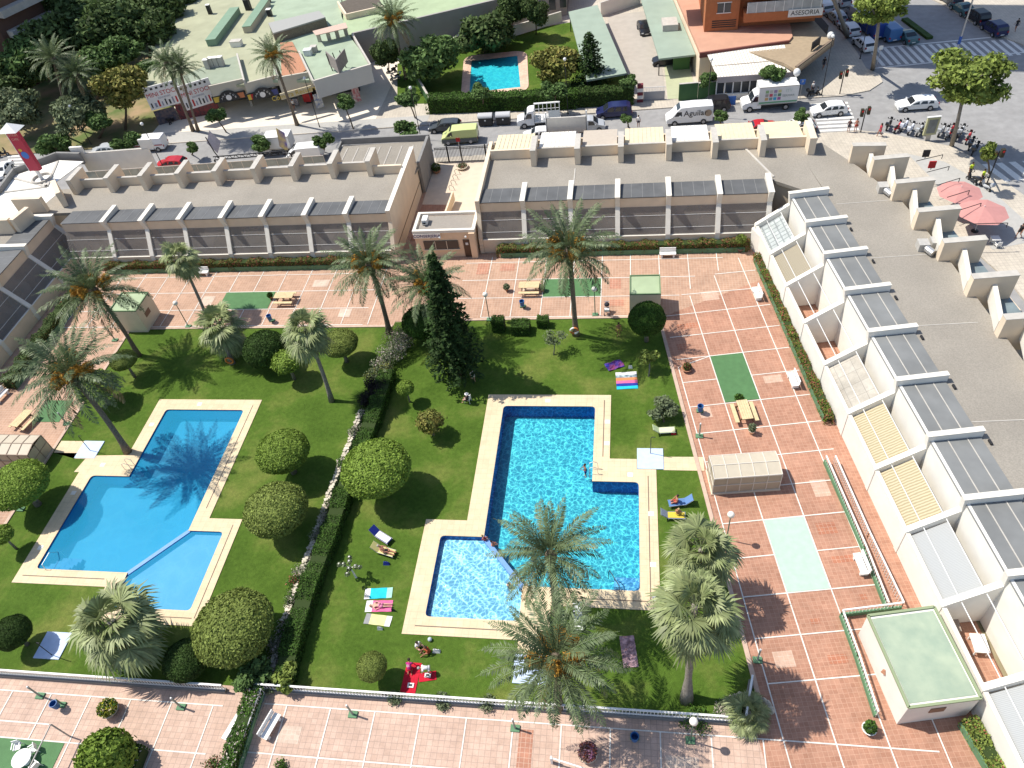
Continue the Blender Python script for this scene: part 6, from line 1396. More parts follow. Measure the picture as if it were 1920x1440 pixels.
o = MB().lathe((0,0,0), [(.0,0),(.45,0),(.45,.02),(.36,.02)], 16); o.v = [(2.3+x, -.985-z, 1.55+y) for x, y, z in o.v]; o = o.build('emblem', mat('emblem_brown', (.35,.27,.2), .6)); o.parent = v; fix_normals(o)
v = put(vehicle('van',5.0,1.95,WHT,'white van roof behind the low grey parapet of the left block',cat='van',name='parked_van'),570,283,SA,zc=1.2)
def boxtruck(px, py, lb, L_=6.6, H=3.3, W_=2.2, deco=None, rack=False):
    t = thing('box_truck' if not rack else 'glazier_truck', lb, 'truck', (0,0,0))
    cabp = [(-L_/2,.45),(-L_/2,1.0),(-L_/2+.25,1.2),(-L_/2+.95,1.35),(-L_/2+1.45,2.15),(-L_/2+1.75,2.35),(-L_/2+2.35,2.4),(-L_/2+2.35,.45)]
    n = len(cabp); m = MB(); vs = [(x,s*(W_/2-.08)*(1-.10*max(0,(z-1.3))),z) for s in (-1,1) for x, z in cabp]; tri = tessellate_polygon([[Vector((x,z,0)) for x, z in cabp]])
    m.add(vs, [(i,(i+1) % n,n+(i+1) % n,n+i) for i in range(n)]+[tuple(q) for q in tri]+[tuple(n+i for i in reversed(q)) for q in tri]); o = m.build('cab', WHT, t); fix_normals(o)
    q = MB(); q.quad((-L_/2+.98,-W_/2*.8,1.42),(-L_/2+.98,W_/2*.8,1.42),(-L_/2+1.4,W_/2*.74,2.1),(-L_/2+1.4,-W_/2*.74,2.1)); q.v = [(x-.02,y,z+.02) for x,y,z in q.v]; q.build('windscreen', GLS, t)
    for sy in (-1,1): MB().add([(-L_/2+1.15,sy*(W_/2-.05),1.4),(-L_/2+2.05,sy*(W_/2-.05),1.4),(-L_/2+2.05,sy*(W_/2-.14),2.05),(-L_/2+1.5,sy*(W_/2-.14),2.05)],[(0,1,2,3)]).build('side_window', GLS, t); MB().box(-L_/2-.02,-L_/2+.1,sy*.75-.15,sy*.75+.15,.85,1.02).build('headlight', LGT, t); MB().box(-L_/2+1.0,-L_/2+1.1,sy*(W_/2+.12)-.08,sy*(W_/2+.12)+.08,1.4,1.75).build('wing_mirror', DARK, t)
    MB().box(-L_/2+2.3,L_/2,-.5,.5,.5,.75).build('chassis', DARK, t)
    if not rack:
        bx = MB().box(-L_/2+1.9,L_/2,-W_/2,W_/2,1.0 if H > 3 else .9,H).build('cargo_box', mat('box_white', (.68,.68,.66), .5, .05, 2), t)
        m = MB(); m.box(-L_/2+1.86,L_/2+.04,-W_/2-.03,-W_/2,H-.08,H+.02); m.box(-L_/2+1.86,L_/2+.04,-W_/2-.03,-W_/2,.95,1.05); m.box(L_/2,L_/2+.03,-W_/2,-W_/2+.1,1.0,H); sub(bx, m, 'edge_trim', CONC)
        if deco: deco(bx, L_, W_)
    else:
        MB().box(-L_/2+2.4,L_/2,-W_/2,W_/2,.75,.95).build('flat_bed', METAL, t); m = MB()
        for k in range(7): x = -L_/2+2.5+k*(L_-2.6)/6; m.beam((x,-W_/2+.1,.95),(x,-.2,3.0),.07,.07)
        for z in (1.4,1.9,2.4,3.0): f = (z-.95)/2.05; m.beam((-L_/2+2.45,-W_/2+.1+(W_/2-.3)*f,z),(L_/2-.05,-W_/2+.1+(W_/2-.3)*f,z),.06,.05)
        m.beam((-L_/2+2.4,0,3.0),(L_/2,0,3.0),.25,.1); m.build('glass_rack', METAL, t)
        MB().add([(L_/2-1.6,-W_/2+.05,1.0),(L_/2-.1,-W_/2+.05,1.0),(L_/2-.1,-.65,2.2),(L_/2-1.6,-.65,2.2)],[(0,1,2,3)]).build('glass_sheet', mat('sheet_glass', (.5,.53,.52), .2), t)
    for f in (-L_/2+.95, L_/2-1.3):
        for sy in (-1,1): w_ = MB().tube([(f,sy*(W_/2-.28),.40),(f,sy*(W_/2-.02),.40)], .40, 14).build('wheel', TYRE, t); sub(w_, MB().tube([(f,sy*(W_/2-.05),.40),(f,sy*(W_/2),.40)], .24, 10), 'rim', RIM)
    return put(t, px, py, SA, zc=1.4)
def deco(bx, L_, W_):
    cs = [(.25,.40,.2),(.5,.5,.45),(.30,.22,.35),(.55,.52,.25),(.35,.33,.3),(.50,.08,.12),(.3,.4,.45),(.12,.25,.15),(.55,.35,.15),(.2,.3,.3),(.05,.35,.55),(.35,.12,.3)]
    for i in range(12): r_, c = divmod(i, 4); x = -L_/2+2.7+c*.52; z = 2.85-r_*.48; sub(bx, MB().box(x,x+.40,-W_/2-.02,-W_/2-.005,z-.38,z), 'colour_square', mat('deco%d' % i, cs[i], .6))
    sub(bx, MB().box(-L_/2+2.0,L_/2-.05,-W_/2-.02,-W_/2-.005,1.12,1.32), 'stripe', mat('deco_green', (.15,.35,.2), .6)); sub(bx, text_mesh('SERMAR', .42, (L_/2-1.2,-W_/2-.02,2.0), frame((1,0,0),(0,0,1)), .01), 'lettering', mat('deco_grey', (.35,.38,.36), .6)); sub(bx, text_mesh('ITV', .55, (L_/2-1.2,-W_/2-.02,2.65), frame((1,0,0),(0,0,1)), .01), 'lettering', mat('deco_pale', (.45,.55,.5), .6))
boxtruck(1441,182,'white box truck with twelve coloured squares and a green stripe parked by the diner',6.8,3.3,2.25,deco)
boxtruck(1010,215,'white flatbed glazier truck with an upright glass rack beside the rubbish containers',5.9,3.0,2.1,rack=True)
boxtruck(512,268,'white box truck behind the flowering street tree',5.5,2.7,2.1)
# parked cars up the avenue and across it
AV = math.atan2(G(1540,10)[1]-G(1625,85)[1], G(1540,10)[0]-G(1625,85)[0])
for k, (px, py, kind, p, lb) in enumerate(((1620,80,'hatch',WHT,'white hatchback nearest the top zebra crossing in the shaded row'),(1592,52,'hatch',WHT,'second white car up the shaded row of the avenue'),(1568,30,'hatch',SLV,'third pale car up the shaded row of the avenue'),(1543,12,'mpv',WHT,'fourth car up the avenue with a sunlit roof'),
    (1700,66,'sedan',TEAL,'dark teal car in the shaded middle of the avenue'),(1864,52,'mpv',NVY,'dark navy car nearest the zebra crossing on the far kerb'),(1832,30,'mpv',BLK,'black car between two dark cars on the far kerb'),(1805,14,'sedan',TEAL,'dark green car behind the black one on the far kerb'),(1783,-3,'hatch',DGR,'dark car at the top edge on the far kerb'),(1577,-2,'hatch',SLV,'pale car at the top edge in the sun'))):
    put(vehicle(kind,4.3,1.8,p,lb), px, py, AV+R(180))
put(vehicle('van',4.9,1.95,SLV,'pale grey van beside the plane tree in the shaded avenue',cat='van',name='parked_van'),1608,24,AV+R(180),zc=1.1)
put(vehicle('highvan',5.6,2.0,BLU,'dark blue van under the plane tree in the shaded avenue',cat='van',name='parked_van'),1635,45,AV+R(180),zc=1.3)
put(vehicle('van',4.8,1.95,paint('mid_blue',(.06,.16,.35)),'blue van right of the plane tree trunk in the shaded avenue',cat='van',name='parked_van'),1665,55,AV+R(180),zc=1.1)
t = thing('median_kerb','dark planted strip in the middle of the shaded avenue','kerb',(*G(1720,60),0)); MB().beam((*G(1695,38),.2),(*G(1743,74),.2),.9,.35).build('kerb', CLIPD, t)
# containers
def container(px, py, lb):
    x, y = G(px, py); t = thing('rubbish_container', lb, 'container', (x,y,0), 0, 'rubbish containers')
    MB().prism([(x-.95,y-.55),(x+.95,y-.55),(x+.95,y+.55),(x-.95,y+.55)], .2, 1.25).build('bin_body', DARK, t)
    m = MB(); k = 9
    for i in range(k): a0, a1 = math.pi*i/k, math.pi*(i+1)/k; m.quad((x-1,y-.6*math.cos(a0),1.25+.45*math.sin(a0)),(x+1,y-.6*math.cos(a0),1.25+.45*math.sin(a0)),(x+1,y-.6*math.cos(a1),1.25+.45*math.sin(a1)),(x-1,y-.6*math.cos(a1),1.25+.45*math.sin(a1)))
    for s in (-1,1): pts = [(x+s,y-.6*math.cos(math.pi*i/k),1.25+.45*math.sin(math.pi*i/k)) for i in range(k+1)]; m.add(pts,[tuple(range(k+1))])
    m.build('lid', mat('lid_grey', (.48,.48,.49), .4), t); MB().box(x-.1,x+.1,y-.57,y-.555,.8,1.0).build('sticker', METAL, t)
    for sx in (-1,1):
        for sy in (-1,1): MB().tube([(x+sx*.8-.04,y+sy*.4,.12),(x+sx*.8+.04,y+sy*.4,.12)],.12,8).build('wheel', BLACK, t)
container(912,234,'grey lidded rubbish container on the left of the pair by the clipped hedge'); container(945,232,'grey lidded rubbish container on the right of the pair, next to the glazier truck')
# scooters
def scooter(pn, lb, box=True, name='motor_scooter'):
    t = thing(name, lb, 'scooter', (0,0,0))
    for x in (-.62,.62): w_ = MB().tube([(x,-.06,.26),(x,.06,.26)], .26, 12).build('wheel', BLACK, t); sub(w_, MB().tube([(x,-.07,.26),(x,.07,.26)], .13, 8), 'rim', RIM)
    m = MB(); m.tube([(-.75,0,.55),(-.45,0,.62),(.05,0,.42),(.32,0,.42)], [.12,.19,.17,.12], 8); m.tube([(.32,0,.40),(.50,0,.75),(.55,0,1.0)], [.13,.17,.08], 8); m.build('body', pn, t, True)
    m = MB(); m.tube([(-.80,0,.80),(-.45,0,.84),(.0,0,.76)], [.10,.15,.09], 8); m.build('seat', BLACK, t, True)
    m = MB(); m.tube([(.45,-.32,1.02),(.52,0,1.05),(.45,.32,1.02)], .03, 6); m.build('handlebar', DARK, t)
    m = MB(); m.quad((.56,-.18,1.0),(.56,.18,1.0),(.45,.13,1.35),(.45,-.13,1.35)); m.build('windshield', GLS, t)
    MB().tube([(.55,0,.52),(.62,0,.30)], .06, 6).build('fork', DARK, t); MB().ell((.60,0,.88),(.06,.1,.07),8,6).build('headlight', LGT, t)
    if box: MB().box(-1.05,-.72,-.2,.2,.88,1.18).build('top_box', pn, t)
    for s in (-1,1): MB().beam((.44,s*.34,1.04),(.42,s*.40,1.2),.02,.10).build('mirror', DARK, t)
    return t
SB, SRD, SWB, SG_ = Proto(scooter(BLK,'s')), Proto(scooter(REDP,'s',False)), Proto(scooter(paint('white_blue',(.62,.66,.75)),'s')), Proto(scooter(SLV,'s'))
for k, (px, py, P_, lb) in enumerate(((1665,238,SB,'black scooter at the left end of the parked row'),(1681,243,SRD,'red scooter second from the left of the parked row'),(1694,240,SWB,'white and blue scooter with its windshield up in the parked row'),(1706,246,SWB,'white scooter fourth from the left of the parked row'),(1722,249,SG_,'grey scooter just left of the advert panel'),(1733,246,SB,'black scooter half hidden by the advert panel'),
    (1763,250,SG_,'grey scooter just right of the advert panel'),(1773,254,SG_,'silver scooter left of the plane tree trunk'),(1782,250,SRD,'dark red scooter behind the plane tree trunk'),(1795,258,SB,'black scooter right of the plane tree trunk'),(1800,251,SG_,'grey scooter with a top box right of the plane tree trunk'),(1813,263,SRD,'red scooter near the right end of the parked row'),(1818,275,SB,'large black scooter at the right end of the row in tree shade'),(1826,284,SB,'black scooter last in the row, deep in tree shade'),
    (1820,340,SB,'police motorbike with a rider in yellow by the zebra crossing'),(1845,352,SG_,'grey motorbike with a rider in yellow behind the brown tree trunk'),(735,135,SB,'black scooter upper of two at the grey entrance'),(742,148,SG_,'grey scooter lower of two at the grey entrance'),(1525,178,SB,'small black scooter on the pavement before the diner'),(325,228,SB,'dark scooter parked at the left of the red sign shop'),(8,290,SB,'purple black scooter at the left edge by the crossing'))):
    P_.place(G3(px,py+3,.0), R(62)+random.uniform(-.2,.2) if k < 14 else [R(110),R(110),R(200),R(200),R(10),R(80),R(20)][k-14], lb, 'parked scooters')
# ================================================================== STREET FURNITURE
def lamp(px, py, h, lb, rad=.22, pole=.05, gm=METAL, group='street lamps', z0=.0, arm=0):
    x, y = G(px, py); t = thing('street_lamp', lb, 'lamp', (x,y,0), 0, group); MB().tube([(x,y,z0),(x,y,.9),(x,y,h)], [pole*1.8,pole*1.1,pole], 8).build('pole', DARK, t)
    MB().ell((x+arm,y,h+rad*.8),(rad,rad,rad),12,8).build('globe', gm, t, True)
    if arm: MB().tube([(x,y,h),(x+arm,y,h+.1)],.04,6).build('arm', DARK, t)
    MB().lathe((x,y,0),[(.16,0),(.16,.12),(.06,.2)],8).build('base', DARK, t); return t
lamp(1325,220,7.5,'slim street lamp with white globe in front of the lettered van'); lamp(600,240,7.2,'street lamp with white globe before the end shop'); lamp(790,262,7.2,'street lamp rising beside the broad leafy tree left of the green van'); lamp(1065,215,7.5,'street lamp with white globe by the bronze garden tree')
lamp(312,325,7.2,'dark street lamp behind the red car'); lamp(172,272,6.0,'street lamp with white globe beside the bikes at the park'); lamp(1540,180,7.6,'tall dark street lamp on the corner pavement before the diner'); lamp(1612,112,8.0,'dark lamp post in shade at the row of white cars')
t = thing('lighting_mast','very tall thin grey mast at the top zebra crossing','mast',(*G(1788,113),0)); x, y = G(1788,113); MB().tube([(x,y,0),(x,y,5),(x,y,14)],[.16,.12,.09],8).build('pole', STEEL, t); MB().tube([(x,y,2.2),(x,y,3.2)],.2,8).build('collar', mat('blue_collar', (.05,.12,.4), .6), t)
def signal(px, py, lb, h=3.2):
    x, y = G(px, py); t = thing('traffic_light', lb, 'traffic light', (x,y,0), 0, 'traffic lights'); MB().tube([(x,y,0),(x,y,h)],.07,8).build('pole', DARK, t)
    for dx, zz in ((-.35,h-.5),(.35,h-.25)): o = MB().box(x+dx-.17,x+dx+.17,y-.2,y+.2,zz-.45,zz+.45).build('signal_head', mat('signal_box', (.04,.035,.02), .6), t); sub(o, MB().lathe((x+dx,y-.21,zz+.25),[(.0,-.09),(.1,-.09),(.1,.09),(0,.09)],8), 'lens', TLG)
signal(1613,250,'traffic light beside the pedestrians at the zebra crossing'); signal(1574,178,'traffic light on the corner pavement by the diner'); signal(1850,345,'traffic light near the yellow green tree by the lower zebra crossing',4.0)
def roadsign(px, py, lb, m, h=2.6, kind='square', txt=None, sz=.6):
    x, y = G(px, py); t = thing('road_sign', lb, 'sign', (x,y,0), 0, 'road signs'); MB().tube([(x,y,0),(x,y,h)],.04,6).build('pole', STEEL, t)
    q = MB(); q.box(x-sz/2,x+sz/2,y-.08,y-.05,h-sz,h); p = q.build('plate', m, t)
    if txt: sub(p, text_mesh(txt, sz*.8, (x,y-.09,h-sz/2), frame((1,0,0),(0,0,1)), .005), 'lettering', LINE)
BSG = mat('sign_blue_plate', (.05,.16,.5), .5)
roadsign(1499,187,'blue and white parking sign behind the end of the box truck',BSG,2.8,txt='P',sz=.7); roadsign(1173,192,'grey blue sign pole beside the navy people carrier',mat('sign_grey', (.3,.33,.42), .5),3.0,sz=.8); roadsign(1370,196,'bright blue low sign panel on the pavement behind the black car',BSG,1.2,sz=1.2); roadsign(1642,130,'white street sign post next to the pale plane trunk',METAL,3.2,sz=.5); roadsign(864,292,'red triangular warning sign at the iron gate',RED,2.6,sz=.55)
# tall sign pylon at the left
t = thing('advert_pylon','tall red advertising pylon with a blue ball picture and a white pyramid cap','sign',(*G(88,335,3),3)); bx, by, _ = G3(82,340,4.5); h0, h1 = 5.0, 12.0
dirp = frame((1,.0,0),(0,0,1)); 
x0, y0, z0 = G3(47,277,11.2); 
MB().tube([(bx,by,3.5),(bx,by,8)], .22, 8).build('pole', METAL, t)
p = MB().box(bx-.75,bx+.75,by-.28,by+.28,6.2,11.6).build('panel', mat('pylon_red', (.38,.03,.06), .5), t); sub(p, MB().box(bx-.82,bx-.75,by-.3,by+.3,6.1,11.7), 'edge', METAL)
sub(p, text_mesh('OTIUM', .42, (bx,by-.29,11.1), frame((1,0,0),(0,0,1)), .01), 'lettering', mat('sign_pink', (.6,.3,.25), .6)); sub(p, text_mesh('CAFE', .42, (bx,by-.29,10.55), frame((1,0,0),(0,0,1)), .01), 'lettering', MATS['sign_pink'])
q = MB(); [q.add([(bx+r_*math.cos(a),by-.29-k,8.4+r_*math.sin(a)+dz) for a in np.linspace(0,6.283,17)[:-1]],[tuple(range(16))]) for r_, dz, k in ((.5,0,.005),)]; sub(p, q, 'blue_ball', mat('ball_blue', (.05,.15,.45), .5)); q = MB(); q.add([(bx-.25+.25*math.cos(a),by-.30,9.1+.2*math.sin(a)) for a in np.linspace(0,6.283,13)[:-1]],[tuple(range(12))]); sub(p, q, 'yellow_ball', YL)
m = MB(); m.add([(bx-1.3,by-1.0,11.7),(bx+1.3,by-1.0,11.7),(bx+1.3,by+1.0,11.7),(bx-1.3,by+1.0,11.7),(bx,by,12.6)],[(0,3,2,1),(0,1,4),(1,2,4),(2,3,4),(3,0,4)]); m.build('cap', METAL, t)
m = MB(); m.lathe((bx,by,4.6),[(1.3,0),(1.3,.5),(1.1,.5),(1.1,.05)],16); m.build('ring', CONC, t)
# advert panel, signs on the left, white stepped wall
t = thing('advert_case','upright glazed advert panel on a short foot in front of the scooters','advert panel',(*G(1738,266),0)); x, y = G(1738,264)
MB().box(x-.25,x+.25,y-.12,y+.12,.12,.8).build('foot', CONC, t); p = MB().obox((x,y),.72,.14,.8,3.0,R(6)).build('case', mat('case_green', (.42,.42,.25), .5), t); sub(p, MB().obox((x,y-.02),.5,.15,1.05,2.75,R(6)), 'poster', mat('poster_grey', (.22,.24,.24), .4, .3, 1.5)); sub(p, MB().obox((x,y),.78,.13,3.0,3.08,R(6)), 'rim', METAL)
t = thing('stepped_wall','white wall with stepped gable ends behind the left block','wall',(*G(200,290),3)); A_, B_ = G(148,288,5), G(278,278,5); m = MB(); m.beam((*A_,2.5),(*B_,2.5),.3,5.0); 
for q, h in ((A_,1.0),(B_,1.3)): m.box(q[0]-.9,q[0]+.9,q[1]-.16,q[1]+.16,5.0,5.0+h)
m.build('wall', WHITE, t); MB().beam((*A_,5.03),(*B_,5.03),.34,.05).build('coping', CONC, t)
t = thing('diamond_sign','white diamond shaped sign on an angled black frame over the street','sign',G3(400,285,4)); x, y, z = G3(400,262,6.5); MB().add([(x-1.1,y,z-.4),(x-.2,y,z-1.9),(x+.9,y,z-.3),(x,y,z+1.3)],[(0,1,2,3)]).build('panel', mat('faded_panel', (.45,.43,.48), .6, .2, 3), t); MB().tube([(x-.9,y,z+.4),(x-.6,y,z-1.6),(x-.1,y,z-3.2),(x+.4,y,.1)],.07,6).build('post', DARK, t)
t = thing('roof_sign','yellow and violet sign panel tilted beside the white box truck','sign',G3(530,285,4)); x, y, z = G3(528,262,6.4); MB().add([(x-.6,y,z-.9),(x+.5,y-.3,z-1.6),(x+.7,y,z+.9),(x-.3,y+.2,z+1.5)],[(0,1,2,3)]).build('panel', mat('violet_yellow', (.55,.42,.15), .6, col2=(.12,.09,.28), scale=1.2), t); MB().tube([(x,y,.1),(x,y,z-.9)],.07,6).build('post', METAL, t)
t = thing('truss_beam','long black gantry lying along the left block parapet','gantry',G3(470,290,4.5)); m = MB(); a, b = G3(402,300,4.6), G3(545,288,4.6)
for dz in (0,.45): m.beam((a[0],a[1],4.6+dz),(b[0],b[1],4.6+dz),.12,.1)
for k in range(24): f0_, f1_ = k/24, (k+1)/24; m.beam((a[0]+(b[0]-a[0])*f0_,a[1]+(b[1]-a[1])*f0_,4.6+.45*(k%2)),(a[0]+(b[0]-a[0])*f1_,a[1]+(b[1]-a[1])*f1_,4.6+.45*((k+1)%2)),.06,.06)
[m.beam((q_[0],q_[1],.1),(q_[0],q_[1],4.6),.14,.14) for q_ in (a,b)]; m.build('truss', DARK, t)
# iron gate at the passage, bike racks, planters
t = thing('iron_gate','black iron bar gate and fence closing the passage towards the street','gate',(-20,86.3,0)); m = MB()
for k in range(46): x = -24.6+8.6*k/45; m.beam((x,86.4,.05),(x,86.4,2.1),.045,.045)
m.build('bars', DARK, t); m = MB(); [m.beam((-24.7,86.4,z),(-15.9,86.4,z),.06,.06) for z in (.15,1.95,2.15)]; m.build('rail', DARK, t); m = MB(); [m.beam((x,86.4,.05),(x,86.4,2.4),.14,.14) for x in (-23.0,-21.2,-18.0,-17.5)]; m.build('gate_post', DARK, t)
for k in range(5):
    x, y = G(848+3.5*k, 357-10*k); t = thing('bike_rack', ['nearest','second','third','fourth','farthest'][k]+' of five bent tube bike racks in the pale passage','bike rack',(x,y,.05),0,'bike racks'); MB().tube([(x-.3,y,.05),(x-.35,y,.55),(x-.15,y,.75),(x+.2,y,.55),(x+.3,y,.1)],.03,6).build('hoop', DARK, t)
# parasols on the right
PAR = mat('coral_canvas', (.52,.25,.23), .85, .08, 2)
for px, py, r_, lb in ((1800,358,2.2,'upper of two coral red parasols beside the right block'),(1843,395,2.4,'lower of two coral red parasols beside the right block')):
    x, y = G(px,py,2.6); t = thing('parasol', lb, 'parasol', (x,y,.12), 0, 'coral parasols'); m = MB(); n = 8; vs = [(x,y,3.1)]+[(x+r_*math.cos(2*math.pi*k/n+.3),y+r_*math.sin(2*math.pi*k/n+.3),2.45) for k in range(n)]; m.add(vs,[(0,1+k,1+(k+1)%n) for k in range(n)]+[(0,1+(k+1)%n,1+k) for k in range(0)]); m.build('canopy', PAR, t)
    MB().tube([(x,y,.12),(x,y,3.2)],.04,8).build('pole', METAL, t); MB().lathe((x,y,.12),[(.35,0),(.35,.1),(.08,.18)],12).build('base', DARK, t)
# ================================================================== COURT FURNITURE
PWT = mat('white_paint', (.80,.79,.76), .6, .05, 3)
# railings along the near terrace: low wall, balusters and a white top rail
def railing(a, b, lb, wallm=GREYW, hz=1.05, step=.22, group=None):
    t = thing('railing', lb, 'railing', (*a,0), 0, group); A_, B_ = Vector((*a,0)), Vector((*b,0)); L_ = (B_-A_).length; n = int(L_/step)
    MB().beam((*a,.14),(*b,.14),.30,.26).build('kerb_wall', wallm, t)
    m = MB(); [m.beam(tuple(A_.lerp(B_,k/n)+Vector((0,0,.25))), tuple(A_.lerp(B_,k/n)+Vector((0,0,hz-.03))), .045, .045) for k in range(n+1)]; m.build('balusters', PWT, t)
    MB().beam((*a,hz),(*b,hz),.13,.07).build('top_rail', PWT, t); MB().beam((*a,.36),(*b,.36),.07,.04).build('bottom_rail', PWT, t); return t
railing((-62,17.55),(-27.4,17.5),'long white railing on a grey kerb between the near terrace and the left lawn')
railing((-25.2,17.75),(7.3,17.7),'long white railing on a grey kerb between the near terrace and the right lawn')
railing((7.3,17.7),(8.0,20.4),'short return of the near railing beside the stemless fan palm')
a, b = G(490,1293,.9), G(432,1450,.9); railing(a, b, 'white rail along the planter hedge that splits the near terrace')
# ramp rails by the right wing
def tube_rail(pts, lb, h=.95, wall=None):
    t = thing('railing', lb, 'railing', (*pts[0],0)); P_ = [Vector((*p,0)) for p in pts]
    tr = MB()
    for A_, B_ in zip(P_[:-1], P_[1:]): tr.beam(tuple(A_+Vector((0,0,h))), tuple(B_+Vector((0,0,h))), .10, .08)
    tr.build('top_rail', PWT, t); m = MB()
    for A_, B_ in zip(P_[:-1], P_[1:]):
        n = max(2, int((B_-A_).length/.24)); [m.beam(tuple(A_.lerp(B_,k/n)+Vector((0,0,.08))), tuple(A_.lerp(B_,k/n)+Vector((0,0,h-.03))), .035, .035) for k in range(n+1)]
    m.build('balusters', PWT, t)
    if wall:
        m = MB(); [m.beam(tuple(A_+Vector((0,0,.20))), tuple(B_+Vector((0,0,.20))), .16, .40) for A_, B_ in zip(P_[:-1], P_[1:])]; m.build('low_wall', wall, t)
    return t
tube_rail([G(1545,868),G(1618,1035),G(1660,1142)],'white rail on a green low wall beside the white right wing wall',wall=GWALL)
tube_rail([G(1562,868),G(1625,1010),G(1688,1142)],'second white rail nearer the white wall, parallel to the green walled one')
tube_rail([G(1688,1142),G(1575,1156),G(1604,1235),G(1640,1345)],'white railing with a corner round the large utility box',wall=GWALL)
# ---- benches, tables, bins, posts (one of each kind, then copies)
def mk_bench():
    t = thing('bench','b','bench',(0,0,0)); MB().box(-.85,.85,-.28,.22,.42,.50).build('seat', PWT, t)
    m = MB(); m.beam((-.85,.30,.74),(.85,.30,.74),.07,.46,(0,0,1)); m.build('backrest', PWT, t)
    for s in (-1,1): MB().box(s*.62-.09,s*.62+.09,-.24,.30,.02,.42).build('leg', PWT, t)
    return t
PB = Proto(mk_bench())
for px, py, rz, lb in ((1252,476,0,'white bench against the red flowered planter, right of the middle hut'),(1419,550,UA-R(180)+R(0),'white bench against the narrow planter nearest the rear corner'),(1487,712,UA-R(180),'white bench against the narrow planter near the green floor patch'),(1614,1058,UA-R(180),'white bench by the ramp rail beside the mint floor patch'),
        (378,511,0,'white bench in front of the rear left planter beside the slim fan palm'),(1053,483,0,'white bench half hidden behind the tall rear date palm'),(78,640,R(90),'white bench at the left wing planter above the leaning date palms'),(2,742,R(80),'white bench cut by the left edge below the left wing'),(508,1362,R(74),'white bench beside the planter hedge on the right half of the near terrace'),(437,1364,R(254),'white bench beside the white rail on the left half of the near terrace')):
    x, y = G(px,py,.4); PB.place((x,y,.03), rz, lb, 'white benches')
def mk_table():
    t = thing('picnic_table','p','picnic table',(0,0,0)); m = MB(); [m.box(-.95,.95,-.40+.165*k,-.25+.165*k,.72,.77) for k in range(5)]; m.build('table_top', WOOD, t)
    for s in (-1,1): MB().box(-.95,.95,s*.72-.15,s*.72+.15,.42,.47).build('bench_plank', WOOD, t)
    for s in (-1,1): m = MB(); m.beam((s*.65,-.8,.40),(s*.65,.8,.40),.06,.08); m.beam((s*.65,-.25,.70),(s*.65,-.55,.03),.07,.07,(1,0,0)); m.beam((s*.65,.25,.70),(s*.65,.55,.03),.07,.07,(1,0,0)); m.build('leg_frame', mat('wood_dark', (.13,.07,.035), .8), t)
    return t
PT = Proto(mk_table())
for px, py, rz, lb, zc in ((533,556,0,'wooden picnic table right of the rear left green patch',.7),(992,537,0,'wooden picnic table left of the rear right green patch',.7),(1396,770,UA+R(0),'wooden picnic table below the green patch on the right terrace',.7),(42,786,R(78),'wooden picnic table under the palm on the left terrace',.7)):
    x, y = G(px,py,zc); PT.place((x,y,.03), rz, lb, 'picnic tables', 1.12)
def mk_bin():
    t = thing('litter_bin','b','litter bin',(0,0,0)); MB().lathe((0,.0,.35),[(.20,0),(.27,.60),(.27,.62),(.23,.62),(.17,.06)],14).build('bucket', mat('bin_blue', (.035,.13,.33), .5), t)
    MB().box(-.28,.28,.05,.45,.0,.10).build('base', GWALL, t); MB().beam((0,.30,.1),(0,.30,.9),.09,.09).build('post', mat('post_green', (.16,.26,.17), .7), t); return t
PN = Proto(mk_bin())
for px, py, lb in ((506,598,'blue litter bin on the rear left terrace above the lawn kerb'),(979,571,'blue litter bin below the picnic table on the rear right terrace'),(1313,768,'blue litter bin on the right terrace left of a picnic table'),(106,1324,'blue litter bin on the left half of the near terrace'),(1190,1385,'blue litter bin in palm shade on the near terrace')):
    x, y = G(px,py,.5); PN.place((x,y,.03), 0, lb, 'blue litter bins')
def mk_post():
    t = thing('bollard_light','b','bollard',(0,0,0)); MB().box(-.30,.30,-.22,.22,0,.09).build('base', GWALL, t); MB().tube([(0,0,.09),(0,0,1.15),(0,0,1.6)],[.07,.06,.075],8).build('post', mat('post_greygreen', (.30,.33,.28), .7), t); MB().lathe((0,0,1.6),[(.08,0),(.05,.10)],8).build('cap', METAL, t); return t
PP = Proto(mk_post())
for px, py, lb in ((1311,818,'short grey green light post on the right terrace below the blue bin'),(76,1305,'short light post at the left end of the near terrace'),(340,1326,'short light post in palm shade on the left half of the near terrace'),(662,1340,'short light post on the near terrace below the clipped ball'),(966,1366,'short light post on the near terrace under the big date palm'),(1420,1238,'short light post on the right terrace beside the double fan palms'),(216,638,'short light post at the top left corner of the left lawn'),(126,795,'short light post on the left lawn kerb above the shower tray'),(40,955,'short light post at the left lawn kerb beside the clipped tree')):
    PP.place(G3(px,py,.03), 0, lb, 'short light posts')
def mk_lamp():
    t = thing('globe_lamp','l','lamp',(0,0,0)); MB().box(-.28,.28,-.22,.22,0,.12).build('base', GWALL, t); MB().tube([(0,0,.12),(0,0,3.1)],[.05,.04],8).build('pole', mat('pole_green', (.12,.18,.13), .6), t); MB().ell((0,0,3.32),(.26,.26,.26),14,10).build('globe', mat('opal_globe', (.82,.78,.70), .35, spec=.4), t, True); return t
PL = Proto(mk_lamp())
for x, y, lb in ((*G(1116,591),'white globe lamp on the rear terrace right of the green floor patch'),(*G(1294,1389),'white globe lamp on the near terrace beside the railing'),(*G(354,613),'white globe lamp on the rear left terrace beside the cream hut'),(*G(1362,1012),'white globe lamp rising behind the upper of the double fan palms'),(*G(918,600),'globe lamp by the conifer on the rear terrace edge')):
    PL.place((x,y,.03), 0, lb, 'white globe lamps')
